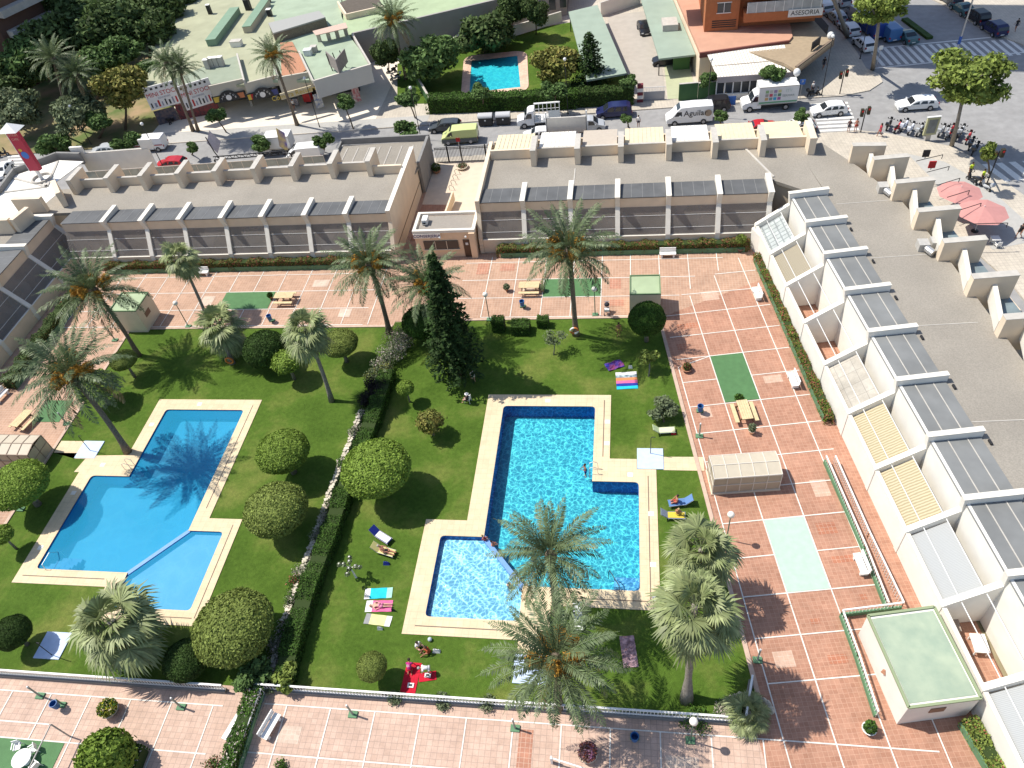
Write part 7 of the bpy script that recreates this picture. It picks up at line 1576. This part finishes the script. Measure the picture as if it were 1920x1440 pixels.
# ---- pots
def pot(px, py, r_, h, lb, m, pm=CREAM, foli=.5, fh=.5, n=420, size=.10, bowl=True):
    x, y = G(px,py,h); t = thing('plant_pot', lb, 'plant pot', (x,y,.03), 0)
    MB().lathe((x,y,.03),[(r_*.55,0),(r_,h*.9),(r_*1.06,h),(r_*.9,h),(r_*.8,h*.8)] if bowl else [(r_*.7,0),(r_,h),(r_*1.05,h),(r_*.85,h-.03)],14).build('pot', pm, t, True)
    rng = np.random.default_rng(int(px)); p = sph(n,rng)*rng.uniform(.3,1,(n,1))**.4*np.array([foli,foli,fh])+np.array([0,0,h+fh*.6]); mi = (rng.random(n) < .35).astype(int) if isinstance(m,list) else None
    np_mesh('plant', cards(p, sph(n,rng)+np.array([0,0,.5]), size, rng, .7), m, t, mi=mi); return t
pot(1288,690,.50,.32,'wide terracotta bowl with a red plant on the right terrace',[HEDG,REDF],TERRAC,.38,.35)
pot(1410,806,.30,.45,'round cream pot with dry grasses below the right terrace picnic table',LEAFG,CREAM,.32,.45,300)
pot(950,541,.22,.35,'small pot with a green bush left of the rear right picnic table',LEAFG,TERRAC,.36,.35,300)
pot(1016,541,.25,.35,'pot of purple flowers touching the rear right picnic table',[LEAFG,PURF],TERRAC,.38,.32)
pot(507,556,.22,.35,'pot with a dark round plant left of the rear left picnic table',HEDG,TERRAC,.32,.30)
pot(1386,748,.25,.35,'pot with green leaves at the top of the right terrace picnic table',HEDG,TERRAC,.42,.25)
pot(1630,1366,.42,.38,'white bowl with a leafy plant at the foot of the corner railing',HEDG,PWT,.40,.45)
pot(205,1330,.62,.45,'large cream pot with yellow flowers on the left half of the near terrace',[HEDG,YELF],CREAM,.68,.50,800)
pot(1102,1412,.60,.40,'large bowl of purple and pink flowers in palm shade on the near terrace',[PURF,REDF],CREAM,.62,.45,800)
pot(867,312,.75,.30,'low round bowl of flowers in the passage behind the iron gate',[LEAFG,REDF],CREAM,.6,.2); pot(818,318,.6,.45,'terracotta bowl with a round bush at the foot of the grey passage wall',HEDG,TERRAC,.62,.55,500)
t = pot(1388,465,.40,.45,'dark pot with a small yellow leaved tree in the rear right corner',LEAFY,mat('pot_dark', (.12,.09,.07), .7),.55,.5,420,.14)
for o in t.children:
    if o.name.startswith('plant'): o.location.z += .8
o = MB().tube([(0,0,.3),(0,0,1.5)],[.05,.04],6).build('stem', GTRUNK); o.parent = t
# ---- pram
x, y = G(1138,588); t = thing('pram','black and white pushchair with a dark hood on the rear terrace','pram',(x,y,.03))
for dx in (-.25,.25):
    for dy in (-.35,.35): MB().tube([(x+dx-.03,y+dy,.16),(x+dx+.03,y+dy,.16)],.14,10).build('wheel', BLACK, t)
m = MB(); m.tube([(x-.22,y-.35,.2),(x-.2,y+.3,.95)],.025,6); m.tube([(x+.22,y-.35,.2),(x+.2,y+.3,.95)],.025,6); m.tube([(x-.22,y+.35,.2),(x-.2,y-.2,.6)],.025,6); m.tube([(x+.22,y+.35,.2),(x+.2,y-.2,.6)],.025,6); m.tube([(x-.25,y+.5,1.15),(x+.25,y+.5,1.15)],.03,6); m.build('frame', STEEL, t)
MB().box(x-.24,x+.24,y-.25,y+.2,.45,.68).build('seat', METAL, t); MB().ell((x,y+.3,.95),(.27,.27,.24),10,6).build('hood', mat('hood_dark', (.03,.03,.04), .8), t, True)
# ---- lifebuoys on the palm trunks
for px, py, h, lb in ((1077,616,1.0,'orange and white lifebuoy hung on the trunk of the big rear date palm'),(432,672,.9,'orange ring hung on the trunk of the short fan palm')):
    x, y = G(px,py,h); t = thing('lifebuoy', lb, 'lifebuoy', (x,y,h)); n = 24
    for k in range(4): pts = [(x+.36*math.cos(a), y-.32, h+.36*math.sin(a)) for a in np.linspace(k*math.pi/2,(k+1)*math.pi/2,7)]; MB().tube(pts,.09,8).build('ring_segment', [mat('buoy_orange', (.62,.20,.05), .5), PWT][k % 2 if 'white' in lb else 0], t, True)
# ---- plastic table and chairs on the green floor, with the swing frame poles
def pchair(x, y, rz, lb, m=PWT):
    t = thing('plastic_chair', lb, 'chair', (x,y,.03), rz, None, True); MB().box(x-.24,x+.24,y-.24,y+.24,.42,.46).build('seat', m, t); MB().beam((x-.22,y+.24,.68),(x+.22,y+.24,.68),.04,.44).build('backrest', m, t)
    for sx in (-1,1): MB().box(x+sx*.24-.03,x+sx*.24+.03,y-.22,y+.24,.62,.66).build('armrest', m, t)
    for sx in (-1,1):
        for sy in (-1,1): MB().beam((x+sx*.21,y+sy*.21,.42),(x+sx*.24,y+sy*.24,0.03),.04,.04).build('leg', m, t)
    return t
# chairs are written around their own spot, then turned
def pchair_at(px, py, rz, lb, m=PWT):
    t = pchair(0,0,0,lb,m); x, y = G(px,py,.4); t.location = (x,y,.0); t.rotation_euler.z = rz; return t
x, y = G(40,1422,.7); t = thing('garden_table','round white plastic table on the green floor in the lower left corner','table',(x,y,.03)); MB().lathe((x,y,.70),[(.02,0),(.62,0),(.64,.02),(.62,.04),(.02,.04)],22).build('table_top', PWT, t); MB().lathe((x,y,.03),[(.3,0),(.05,.1),(.05,.67)],12).build('pedestal', PWT, t)
pchair_at(32,1400,R(20),'white chair at the far left side of the round white table'); pchair_at(62,1405,R(-50),'white chair behind the round table next to the metal pole'); pchair_at(66,1436,R(-110),'white chair at the right side of the round white table'); 
t = thing('metal_frame','thin metal frame with slanting poles over the green floor at the lower left','frame',(*G(165,1393),0)); a = G3(95,1358,2.0); m = MB(); m.tube([a, G3(55,1440,2.0), G3(30,1490,2.0)],.05,6); m.tube([a,(a[0]+.3,a[1]-.1,.02)],.05,6); m.tube([G3(40,1465,2.0),(G(40,1465,2)[0],G(40,1465,2)[1],.02)],.05,6); m.build('frame', CONC, t)
t = thing('tap_post','thin bent pipe standing on the near terrace beside the purple bowl','pipe',(*G(1035,1420),0)); m = MB(); a = G3(1033,1420,1.0); m.beam(a,(a[0],a[1],.02),.18,.12); m.tube([(a[0],a[1],.9),(a[0]+4.2,a[1]-.9,.9)],.05,6); m.build('frame', PWT, t)
pchair_at(1690,1462,R(100),'white chair just cut by the bottom edge on the right terrace')
# ================================================================== TOWELS AND LOUNGERS
def towel(px, py, L_, W_, rz, cols, lb, z=.05, cat='towel', bumpy=.03):
    x, y = G(px,py); t = thing('beach_towel', lb, cat, (x,y,0), rz); n = 10; rng = np.random.default_rng(int(px+py)); k = len(cols)
    for s in range(k):
        m = MB(); x0, x1 = -L_/2+L_*s/k, -L_/2+L_*(s+1)/k; q = 5
        vs = []; 
        for i in range(q+1):
            for j in range(7): vs.append((x+x0+(x1-x0)*i/q, y-W_/2+W_*j/6, z+bumpy*math.sin((x0+(x1-x0)*i/q)*7+j)*.5+bumpy*.5))
        fs = [(i*7+j,(i+1)*7+j,(i+1)*7+j+1,i*7+j+1) for i in range(q) for j in range(6)]
        top = MB().add(vs, fs); top.v += [(a,b,c-.02) for a,b,c in vs]; N = len(vs); top.f += [tuple(N+w_ for w_ in reversed(f)) for f in fs]; top.mi += [0]*len(fs)
        top.v = [(x+(a-x)*1, b, c) for a, b, c in top.v]; o = MB(); o.v, o.f, o.mi = top.v, top.f, top.mi
        # parts are written unrotated around the spot and turned with the Empty
        o.v = [(a-x, b-y, c) for a, b, c in o.v]; ob = o.build('cloth' if k == 1 else 'cloth_stripe', cols[s]); ob.parent = t
    return t
C_ = lambda nm, c: mat('cloth_'+nm, c, .9, .12, 5)
TQ, PK_, YW, WH, RD, BL, OR_, PU = C_('turquoise',(.02,.50,.60)), C_('pink',(.65,.14,.30)), C_('pale_yellow',(.68,.66,.30)), C_('white',(.75,.74,.72)), C_('red',(.50,.01,.03)), C_('blue',(.02,.04,.30)), C_('orange',(.65,.25,.10)), C_('lilac',(.35,.25,.50))
towel(710,1113,2.1,.85,R(6),[WH,TQ,TQ,TQ,C_('mint',(.35,.62,.50))],'turquoise towel, uppermost of the three towels beside the paddling pool')
towel(711,1137,2.0,.9,R(4),[WH,PK_,PK_,PK_],'pink towel under the lying woman, middle of the three towels')
towel(709,1163,2.0,.8,R(-4),[C_('grey',(.3,.3,.3)),YW,YW,YW,WH],'pale yellow towel, lowest of the three towels beside the paddling pool')
towel(1175,714,2.1,1.9,R(94),[WH,mat('cloth_print', (.45,.55,.55), .9, col2=(.08,.10,.14), scale=3),OR_,PK_,BL,TQ][::-1],'large multicoloured striped towel at the top right of the right lawn')
towel(1152,686,1.6,1.0,R(25),[mat('cloth_blue_print', (.02,.04,.32), .9, col2=(.25,.05,.12), scale=2)],'crumpled dark blue towel above the striped towel',bumpy=.15)
towel(771,1271,2.1,1.05,R(88),[RD],'large red towel beside the clipped ball near the railing')
towel(802,1269,1.2,.62,R(12),[RD],'small red cloth with a white book right of the large red towel')
towel(1179,1222,2.2,1.0,R(98),[mat('cloth_striped', (.52,.34,.36), .9, col2=(.14,.08,.09), scale=4)],'pinkish striped towel in palm shade below the rippled pool')
def book(px, py, lb, m=WH): x, y = G(px,py,.1); t = thing('book', lb, 'book', (x,y,.1)); MB().box(x-.22,x+.22,y-.16,y+.16,.10,.13).build('cover', m, t); MB().box(x-.12,x+.12,y-.08,y+.08,.131,.135).build('print', DARK, t)
book(802,1266,'white open book on the small red cloth'); book(770,1285,'white magazine at the lower end of the large red towel')
def lounger(px, py, rz, m, lb, tow=None, zb=.8):
    t = thing('sun_lounger', lb, 'sun lounger', (0,0,0), 0, None, True)
    MB().box(-.6,.75,-.30,.30,.30,.34).build('seat', m, t); q = MB(); q.beam((.70,0,.33),(1.25,0,zb),.60,.04,(0,0,1)); q.build('backrest', m, t); fr_ = MB(); [fr_.tube([(-.65,s*.31,.32),(.75,s*.31,.32),(1.27,s*.31,zb)],.022,6) for s in (-1,1)]; fr_.build('frame', STEEL, t)
    for a in (-.45,.6): [MB().beam((a,s*.28,.31),(a+(.08 if a > 0 else -.08),s*.28,.02),.035,.035).build('leg', STEEL, t) for s in (-1,1)]
    if tow: MB().box(-.55,.72,-.26,.26,.345,.37).build('cushion', tow, t)
    x, y = G(px,py,.35); t.location = (x,y,.02); t.rotation_euler.z = rz; return t
lounger(1268,942,R(10),mat('lounger_blue', (.10,.20,.40), .6),'blue folding lounger under the tanned man, right of the rippled pool')
lounger(1270,966,R(180),mat('lounger_grey', (.22,.26,.33), .6),'grey lounger with a yellow towel right of the rippled pool',C_('gold',(.62,.48,.06)))
lounger(720,1008,R(150),mat('lounger_navy', (.01,.02,.18), .6),'empty navy blue lounger left of the paddling pool',WH)
lounger(726,1034,R(165),mat('lounger_yellow', (.55,.50,.20), .6),'low lounger with a reclining sunbather left of the paddling pool')
lounger(1252,806,R(185),mat('lounger_lime', (.50,.60,.35), .6),'pale green lounger with towels beside the grey green bush',C_('cream',(.70,.68,.45)))
t = pchair_at(877,748,R(-100),'white folding chair under the sunbather in a white hat')
lounger(1084,1166,R(95),PWT,'white lounger half hidden by the big date palm below the pool coping')
# bags and small things
def bag(px, py, lb, m, s=.3, cat='bag', name='beach_bag'):
    x, y = G(px,py,.15); t = thing(name, lb, cat, (x,y,.02)); q = MB(); q.add([(x-s,y-s*.5,.02),(x+s,y-s*.45,.02),(x+s*.95,y+s*.5,.02),(x-s*.9,y+s*.5,.02),(x-s*.7,y-s*.12,.34),(x+s*.75,y-s*.1,.30),(x+s*.7,y+s*.15,.31),(x-s*.7,y+s*.15,.36)],[(0,3,2,1),(4,5,6,7),(0,1,5,4),(1,2,6,5),(2,3,7,6),(3,0,4,7)]); q.build('body', m, t); MB().tube([(x-s*.5,y,.36),(x,y,.60),(x+s*.5,y,.36)],.02,5).build('handle', DARK, t)
bag(818,1220,'white bag beside the sitting group near the railing',WH,.28); bag(724,1056,'dark bag at the feet of the reclining sunbather',BL,.25); bag(1263,812,'red bag under the pale green lounger',RD,.22); bag(1182,688,'small white bag beside the dark blue towel',WH,.2); bag(688,1118,'white bag at the head of the turquoise towel',WH,.2); bag(737,1144,'pair of dark sandals bag at the foot of the pink towel',C_('black',(.03,.03,.03)),.14); bag(712,1178,'white folded cloth bag below the pale yellow towel',WH,.2)
x, y = G(806,1199,.15); t = thing('ball','small pale blue ball on the lawn above the sitting group','ball',(x,y,.15)); MB().ell((x,y,.17),(.16,.16,.16),12,8).build('skin', mat('ball_pale', (.45,.52,.58), .5), t, True)
# ================================================================== PEOPLE
SK = {'tan': mat('skin_tanned', (.36,.17,.10), .6, .06, 6), 'fair': mat('skin_fair', (.58,.34,.25), .6, .06, 6), 'red': mat('skin_sunburnt', (.46,.20,.13), .6, .06, 6)}
HR = {'dark': mat('hair_dark', (.035,.022,.015), .8), 'grey': mat('hair_grey', (.35,.33,.30), .8), 'blond': mat('hair_blond', (.40,.28,.13), .8)}
def rotx(p, o, a): y, z = p[1]-o[1], p[2]-o[2]; c, s = math.cos(a), math.sin(a); return (p[0], o[1]+c*y-s*z, o[2]+s*y+c*z)
def skeleton(pose):
    """joint dict, metres, person faces -y"""
    J = {}
    def trunk(pel, lean, ch=0):
        up = Vector((0,-math.sin(lean),math.cos(lean))); P_ = Vector(pel); J['pelvis'] = P_; J['waist'] = P_+up*.18; J['chest'] = P_+up*.40; J['neck'] = P_+up*.53; J['skull'] = P_+up*.53+(up*.8+Vector((0,-.35*ch,.2))).normalized()*.14; J['crown'] = J['skull']+(up*.8+Vector((0,-.2*ch,.2))).normalized()*.10; J['up'] = up
        for s, n in ((-1,'L'),(1,'R')): J['sh'+n] = P_+up*.44+Vector((s*.17,0,0)); J['hip'+n] = P_+Vector((s*.09,0,-.03))
    def leg(n, kn, an, toe): J['kn'+n], J['an'+n], J['toe'+n] = Vector(kn), Vector(an), Vector(toe)
    def arm(n, el, wr): J['el'+n], J['wr'+n] = Vector(el), Vector(wr)
    if pose in ('stand','walk','hold'):
        trunk((0,0,.94), .03); st = .16 if pose == 'walk' else 0
        leg('L',(-.10,-.03-st,.50),(-.10,.04-st*1.3,.08),(-.11,-.12-st*1.3,.03)); leg('R',(.10,-.03+st*.5,.50),(.10,.06+st*2,.10),(.11,-.10+st*2,.03))
        if pose == 'hold': arm('L',(-.25,-.06,1.10),(-.12,-.26,1.16)); arm('R',(.25,-.06,1.10),(.10,-.26,1.18))
        else: arm('L',(-.24,.03+st*.6,1.10),(-.25,-.06+st*.8,.86)); arm('R',(.24,.03-st*.6,1.10),(.25,-.08-st,.88))
    elif pose == 'bend':
        trunk((0,.10,.86), 1.25, .6); leg('L',(-.11,-.02,.46),(-.11,.06,.08),(-.12,-.10,.03)); leg('R',(.11,-.02,.46),(.11,.06,.08),(.12,-.10,.03)); arm('L',(-.19,-.42,.72),(-.14,-.50,.42)); arm('R',(.19,-.40,.72),(.12,-.48,.42))
    elif pose == 'sit':
        trunk((0,0,.50), -.05); leg('L',(-.12,-.40,.50),(-.13,-.44,.10),(-.14,-.58,.04)); leg('R',(.12,-.40,.50),(.13,-.46,.10),(.14,-.60,.04)); arm('L',(-.24,-.06,.72),(-.14,-.28,.58)); arm('R',(.24,-.06,.72),(.14,-.28,.58))
    elif pose == 'ground':
        trunk((0,0,.13), .15); leg('L',(-.20,-.36,.34),(-.14,-.52,.08),(-.14,-.66,.05)); leg('R',(.20,-.34,.32),(.12,-.54,.08),(.12,-.68,.05)); arm('L',(-.26,-.10,.36),(-.18,-.34,.34)); arm('R',(.26,-.10,.36),(.18,-.34,.34))
    elif pose == 'kneel':
        trunk((0,.10,.34), .9, .5); leg('L',(-.13,-.22,.08),(-.12,.22,.08),(-.12,.36,.04)); leg('R',(.13,-.22,.08),(.12,.22,.08),(.12,.36,.04)); arm('L',(-.22,-.36,.34),(-.18,-.46,.08)); arm('R',(.22,-.36,.34),(.18,-.46,.08))
    elif pose == 'lie':
        trunk((0,0,.12), 0); J2 = {}
        P_ = Vector((0,0,.11)); up = Vector((0,1,0)); J.update(pelvis=P_, waist=P_+up*.18, chest=P_+up*.40+Vector((0,0,.02)), neck=P_+up*.54, skull=P_+up*.66+Vector((0,0,.02)), crown=P_+up*.76+Vector((0,0,.03)), up=up)
        for s, n in ((-1,'L'),(1,'R')): J['sh'+n] = P_+up*.44+Vector((s*.17,0,0)); J['hip'+n] = P_+Vector((s*.09,-.03,0))
        leg('L',(-.10,-.46,.14),(-.09,-.88,.07),(-.12,-.98,.15)); leg('R',(.10,-.46,.10),(.09,-.88,.07),(.12,-.98,.15)); arm('L',(-.32,.24,.07),(-.20,.02,.10)); arm('R',(.32,.24,.07),(.16,.06,.20))
    elif pose == 'recline':
        trunk((0,0,.42), -.75); leg('L',(-.11,-.44,.50),(-.11,-.86,.40),(-.12,-.92,.52)); leg('R',(.12,-.44,.46),(.13,-.88,.40),(.14,-.94,.52)); arm('L',(-.26,.02,.62),(-.16,-.20,.60)); arm('R',(.26,.02,.62),(.16,-.20,.60))
    return J
def person(loc, rz, pose, lb, skin='tan', hair='dark', shirt=None, pants=None, sc=1.0, hat=None, longh=False, cut=None):
    J = skeleton(pose); up = J['up']; V = []; E_ = []; Rr = []
    def add(p, r_, par=None):
        V.append(tuple(p)); Rr.append(r_); i = len(V)-1
        if par is not None: E_.append((par, i))
        return i
    pe = add(J['pelvis'], .125); wa = add(J['waist'], .105, pe); ch = add(J['chest'], .125, wa); ne = add(J['neck'], .052, ch); sk = add(J['skull'], .088, ne); add(J['crown'], .072, sk)
    front = Vector((0,-1,0)) if pose not in ('lie',) else Vector((0,0,1)); front = (front-up*front.dot(up)).normalized(); add(J['skull']+front*.10-up*.0, .018, sk)
    for n, s in (('L',-1),('R',1)):
        h = add(J['hip'+n], .088, pe); k = add(J['kn'+n], .058, h); m_ = add(J['kn'+n].lerp(J['an'+n],.3), .055, k); a = add(J['an'+n], .036, m_); add(J['toe'+n], .030, a)
        sh_ = add(J['sh'+n], .055, ch); e = add(J['el'+n], .038, sh_); w_ = add(J['wr'+n], .026, e); d = (J['wr'+n]-J['el'+n]).normalized(); side = d.cross(front); side = side.normalized() if side.length > .1 else Vector((1,0,0)); pa = add(J['wr'+n]+d*.07, .030, w_)
        for q, (o_, l) in enumerate(((-.030,.060),(-.010,.075),(.010,.070),(.028,.055))):
            f1 = add(J['wr'+n]+d*(.11)+side*o_, .009, pa); add(J['wr'+n]+d*(.11+l)+side*o_*1.15+front*.015, .007, f1)
        f1 = add(J['wr'+n]+d*.06-side*.045, .010, w_); add(J['wr'+n]+d*.10-side*.065+front*.01, .008, f1)
    me = bpy.data.meshes.new('person'); me.from_pydata(V, E_, []); tmp = bpy.data.objects.new('tmp', me); COL.objects.link(tmp)
    md = tmp.modifiers.new('s', 'SKIN'); ss = tmp.modifiers.new('u', 'SUBSURF'); ss.levels = 1; ss.render_levels = 1
    for i, r_ in enumerate(Rr): me.skin_vertices[0].data[i].radius = (r_, r_)
    me.skin_vertices[0].data[0].use_root = True
    bpy.context.view_layer.update(); dg = bpy.context.evaluated_depsgraph_get(); m2 = bpy.data.meshes.new_from_object(tmp.evaluated_get(dg)); bpy.data.objects.remove(tmp)
    t = thing('person', lb, 'person', loc, rz); t.scale = (sc,)*3; m2.name = 'body'; body = bpy.data.objects.new('body', m2); COL.objects.link(body); body.parent = t
    m2.materials.clear(); m2.materials.append(SK[skin]); m2.polygons.foreach_set('use_smooth', [True]*len(m2.polygons))
    c = J['skull']+up*.045; m = MB(); m.ell(tuple(c-front*.025), (.105,.105,.10), 12, 8)
    if longh: m.tube([tuple(c-front*.07), tuple(J['neck']-front*.09), tuple(J['chest']-front*.12)], [.08,.06,.04], 8)
    o = m.build('hair', HR[hair], None, True); o.parent = t
    m = MB(); [m.ell(tuple(J['skull']+front*.092+front.cross(up)*s*.034+up*.02), (.013,.013,.013), 6, 4) for s in (-1,1)]; o = m.build('eyes', DARK); o.parent = t
    if hat is not None: m = MB(); m.lathe(tuple(c+up*.05), [(.20,0),(.20,.015),(.11,.02),(.09,.10),(.02,.12)], 14); o = m.build('hat', hat, None, True); o.parent = t
    if shirt is not None:
        m = MB(); m.tube([tuple(J['pelvis']+up*.06), tuple(J['waist']), tuple(J['chest']+up*.0), tuple(J['chest']+up*.10)], [.150,.135,.165,.11], 12)
        for n in 'LR': m.tube([tuple(J['chest']+up*.03), tuple(J['sh'+n]), tuple(J['sh'+n].lerp(J['el'+n],.55))], [.09,.078,.062], 8)
        o = m.build('shirt', shirt, None, True); o.parent = t
    if pants is not None:
        m = MB(); m.tube([tuple(J['pelvis']+up*.07), tuple(J['pelvis']-up*.02)], [.145,.150], 12)
        for n in 'LR': m.tube([tuple(J['hip'+n]+up*.02), tuple(J['hip'+n].lerp(J['kn'+n],.55))], [.108,.092], 10)
        o = m.build('shorts', pants, None, True); o.parent = t
    return t
P = lambda px, py, z=.02: G3(px,py,z)
person(P(1160,630),R(10),'stand','tanned person in yellow shorts standing on the lawn below the rear terrace','tan','dark',None,C_('shorts_yellow',(.55,.45,.10)))
person(P(889,716),R(40),'stand','person in white standing in the shade beside the conifer trunk','fair','dark',WH,WH,1.0,longh=True)
person(P(878,756),R(-105),'sit','person in a white hat sitting on a white chair left of the rippled pool','fair','grey',C_('black',(.03,.03,.03)),C_('black',(.03,.03,.03)),hat=WH)
person(P(724,1038),R(75),'recline','tanned person in black swimwear reclining on a lounger left of the paddling pool','red','grey',None,C_('black',(.03,.03,.03)))
person((*G(713,1137),.06),R(94),'lie','woman in a pink bikini lying on the pink towel','fair','blond',None,C_('bikini',(.62,.2,.35)),longh=True)
person(P(784,1213),R(60),'ground','person with dark hair in a white top sitting on the grass above the red towel','fair','dark',WH,C_('shorts_yellow',(.55,.45,.10)))
person(P(804,1222),R(-60),'ground','person in orange red clothes crouching beside the white bag','tan','dark',C_('shirt_rust',(.40,.08,.03)),C_('shirt_rust',(.40,.08,.03)))
person(P(806,1262),R(-75),'bend','person in a white top bending over the small red cloth','fair','grey',WH,WH)
pz = person((*G(770,1258),.08),R(185),'kneel','person in a magenta shirt numbered ten kneeling on the large red towel','tan','dark',C_('shirt_magenta',(.45,.02,.20)),RD)
sN = text_mesh('10', .24, (0,.02,.80), frame((1,0,0),(0,-.75,.62)), .004).build('shirt_number', WH); sN.parent = pz
person(P(1268,946,.0),R(-80),'sit','tanned person sitting on the blue folding lounger right of the rippled pool','red','dark',None,C_('trunks_red',(.40,.06,.04)))
person(P(1271,970,.0),R(180),'sit','bare backed person in yellow shorts on the grey lounger with the yellow towel','red','blond',None,C_('gold',(.6,.48,.06)))
person((*G(1098,893,-.95),-1.0),R(-70),'hold','swimmer in the rippled pool reaching for the steel ladder','tan','dark',None,BL)
person((*G(907,1013,-.1),-.32),R(110),'sit','child in red sitting on the divider between the paddling and the rippled pool, upper one','red','blond',None,RD,.78)
person((*G(924,1024,-.1),-.32),R(120),'sit','child in orange sitting on the divider below the child in red','red','dark',None,OR_,.78)
person((*G(1003,1060,-.95),-1.05),R(20),'stand','swimmer standing behind the palm fronds in the lower part of the rippled pool','tan','dark',None,BL)
person((*G(956,1103,-.45),-.42),R(200),'ground','small child sitting in the paddling pool beside the divider wall','fair','dark',None,BL,.7)
# street people
for px, py, rz, pose, sk_, hr, sh_, pa_, lb, kw in ((1590,248,R(150),'stand','tan','dark',C_('shirt_dark',(.10,.05,.05)),C_('shorts_dark',(.06,.06,.08)),'left of two people waiting at the zebra crossing',{}),(1603,247,R(170),'stand','red','dark',None,C_('trunks_red',(.4,.06,.04)),'bare chested person, right of two waiting at the zebra crossing',{}),
    (1648,256,R(-90),'walk','tan','dark',C_('dress_red',(.45,.05,.08)),C_('dress_red',(.45,.05,.08)),'girl in a red dress walking left of the scooters',{'longh':True}),(1522,176,R(30),'stand','tan','grey',WH,C_('shorts_dark',(.06,.06,.08)),'person in a white shirt standing behind the small black scooter',{}),
    (1908,446,R(-60),'walk','tan','dark',C_('black',(.03,.03,.03)),C_('black',(.03,.03,.03)),'person in black walking at the right edge below the parasols',{}),(1816,330,R(20),'stand','tan','dark',C_('hi_vis',(.55,.70,.05)),C_('shorts_dark',(.06,.06,.08)),'police officer in a yellow vest by the motorbikes, left one',{}),
    (1838,343,R(40),'stand','tan','dark',C_('hi_vis',(.55,.70,.05)),C_('shorts_dark',(.06,.06,.08)),'police officer in a yellow vest behind the brown tree trunk',{}),(1197,239,R(180),'stand','tan','dark',WH,C_('shorts_dark',(.06,.06,.08)),'person half hidden behind the beige roof sheet by the street',{}),
    (1903,58,R(180),'walk','tan','dark',C_('black',(.03,.03,.03)),C_('shorts_dark',(.06,.06,.08)),'dark dressed person walking at the top right beyond the zebra crossing',{}),(553,206,R(60),'stand','tan','dark',WH,C_('shorts_dark',(.06,.06,.08)),'shopper in a white top in front of the souvenir shop',{}),
    (352,214,R(100),'stand','tan','dark',C_('shirt_violet',(.25,.12,.4)),C_('shorts_dark',(.06,.06,.08)),'shopper in a violet top under the red shop signs',{}),(1543,130,R(0),'walk','tan','dark',C_('black',(.03,.03,.03)),C_('shorts_dark',(.06,.06,.08)),'person walking in the shade beside the diner',{})):
    person((*G(px,py,.13),.13), rz, pose, lb, sk_, hr, sh_, pa_, 1.0, **kw)
# cafe chairs on the right pavement
for px, py, rz, lb in ((1862,452,R(40),'left white cafe chair on the pavement below the parasols'),(1871,459,R(190),'right white cafe chair on the pavement below the parasols')): pchair_at(px,py,rz,lb)
t = thing('cafe_table','white cafe table between the two chairs below the parasols','table',(*G(1866,450,.7),.13)); x, y = G(1866,448,.7); MB().box(x-.4,x+.4,y-.4,y+.4,.80,.84).build('table_top', PWT, t); MB().lathe((x,y,.13),[(.25,0),(.04,.06),(.04,.67)],10).build('pedestal', STEEL, t)
# awning arms on the right block and roof antenna
for k, (a, b) in enumerate(((( 1718,302),(1768,290)),((1738,323),(1780,312)),((1758,347),(1800,334)),((1776,370),(1818,357)),((1796,395),(1840,381)),((1818,420),(1890,418)))):
    A_, B_ = G3(*a,3.3), G3(*b,3.3); t = thing('awning_arm', ['first','second','third','fourth','fifth','sixth'][k]+' from the top of six thin poles sticking out from the right block', 'pole', A_, 0, 'thin poles'); MB().tube([A_,B_],.04,6).build('pole', DARK, t); MB().tube([B_,(B_[0],B_[1],B_[2]-.5)],.04,5).build('hook', DARK, t)
for px, py, lb, m_, zz in ((1734,297,'dark square frame sign on the ledge of the right block',DARK,3.2),(1745,318,'small reddish box on the ledge of the right block',RED,3.2)):
    x, y = G(px,py,zz); t = thing('ledge_sign', lb, 'sign', (x,y,zz)); MB().box(x-.35,x+.35,y-.06,y+.06,zz+.2,zz+1.0).build('plate', m_, t); MB().beam((x,y,zz),(x,y,zz+.2),.06,.06).build('foot', DARK, t)
# clutter in the open patios of the right wing
for px, py, z, s, lb, m_ in ((1838,1205,.1,.9,'low grey plastic table in the large open patio near the bottom right',PWT),(1785,1165,.1,.9,'brown storage box in the large open patio near the bottom right',mat('box_brown', (.30,.24,.20), .8))):
    x, y = G(px,py,z+.6); t = thing('patio_item', lb, 'furniture', (x,y,0)); MB().box(x-s/2,x+s/2,y-s*.7,y+s*.7,.55,.65).build('top', m_, t); [MB().box(x+sx*s*.4-.04,x+sx*s*.4+.04,y+sy*s*.6-.04,y+sy*s*.6+.04,.02,.55).build('leg', m_, t) for sx in (-1,1) for sy in (-1,1)]
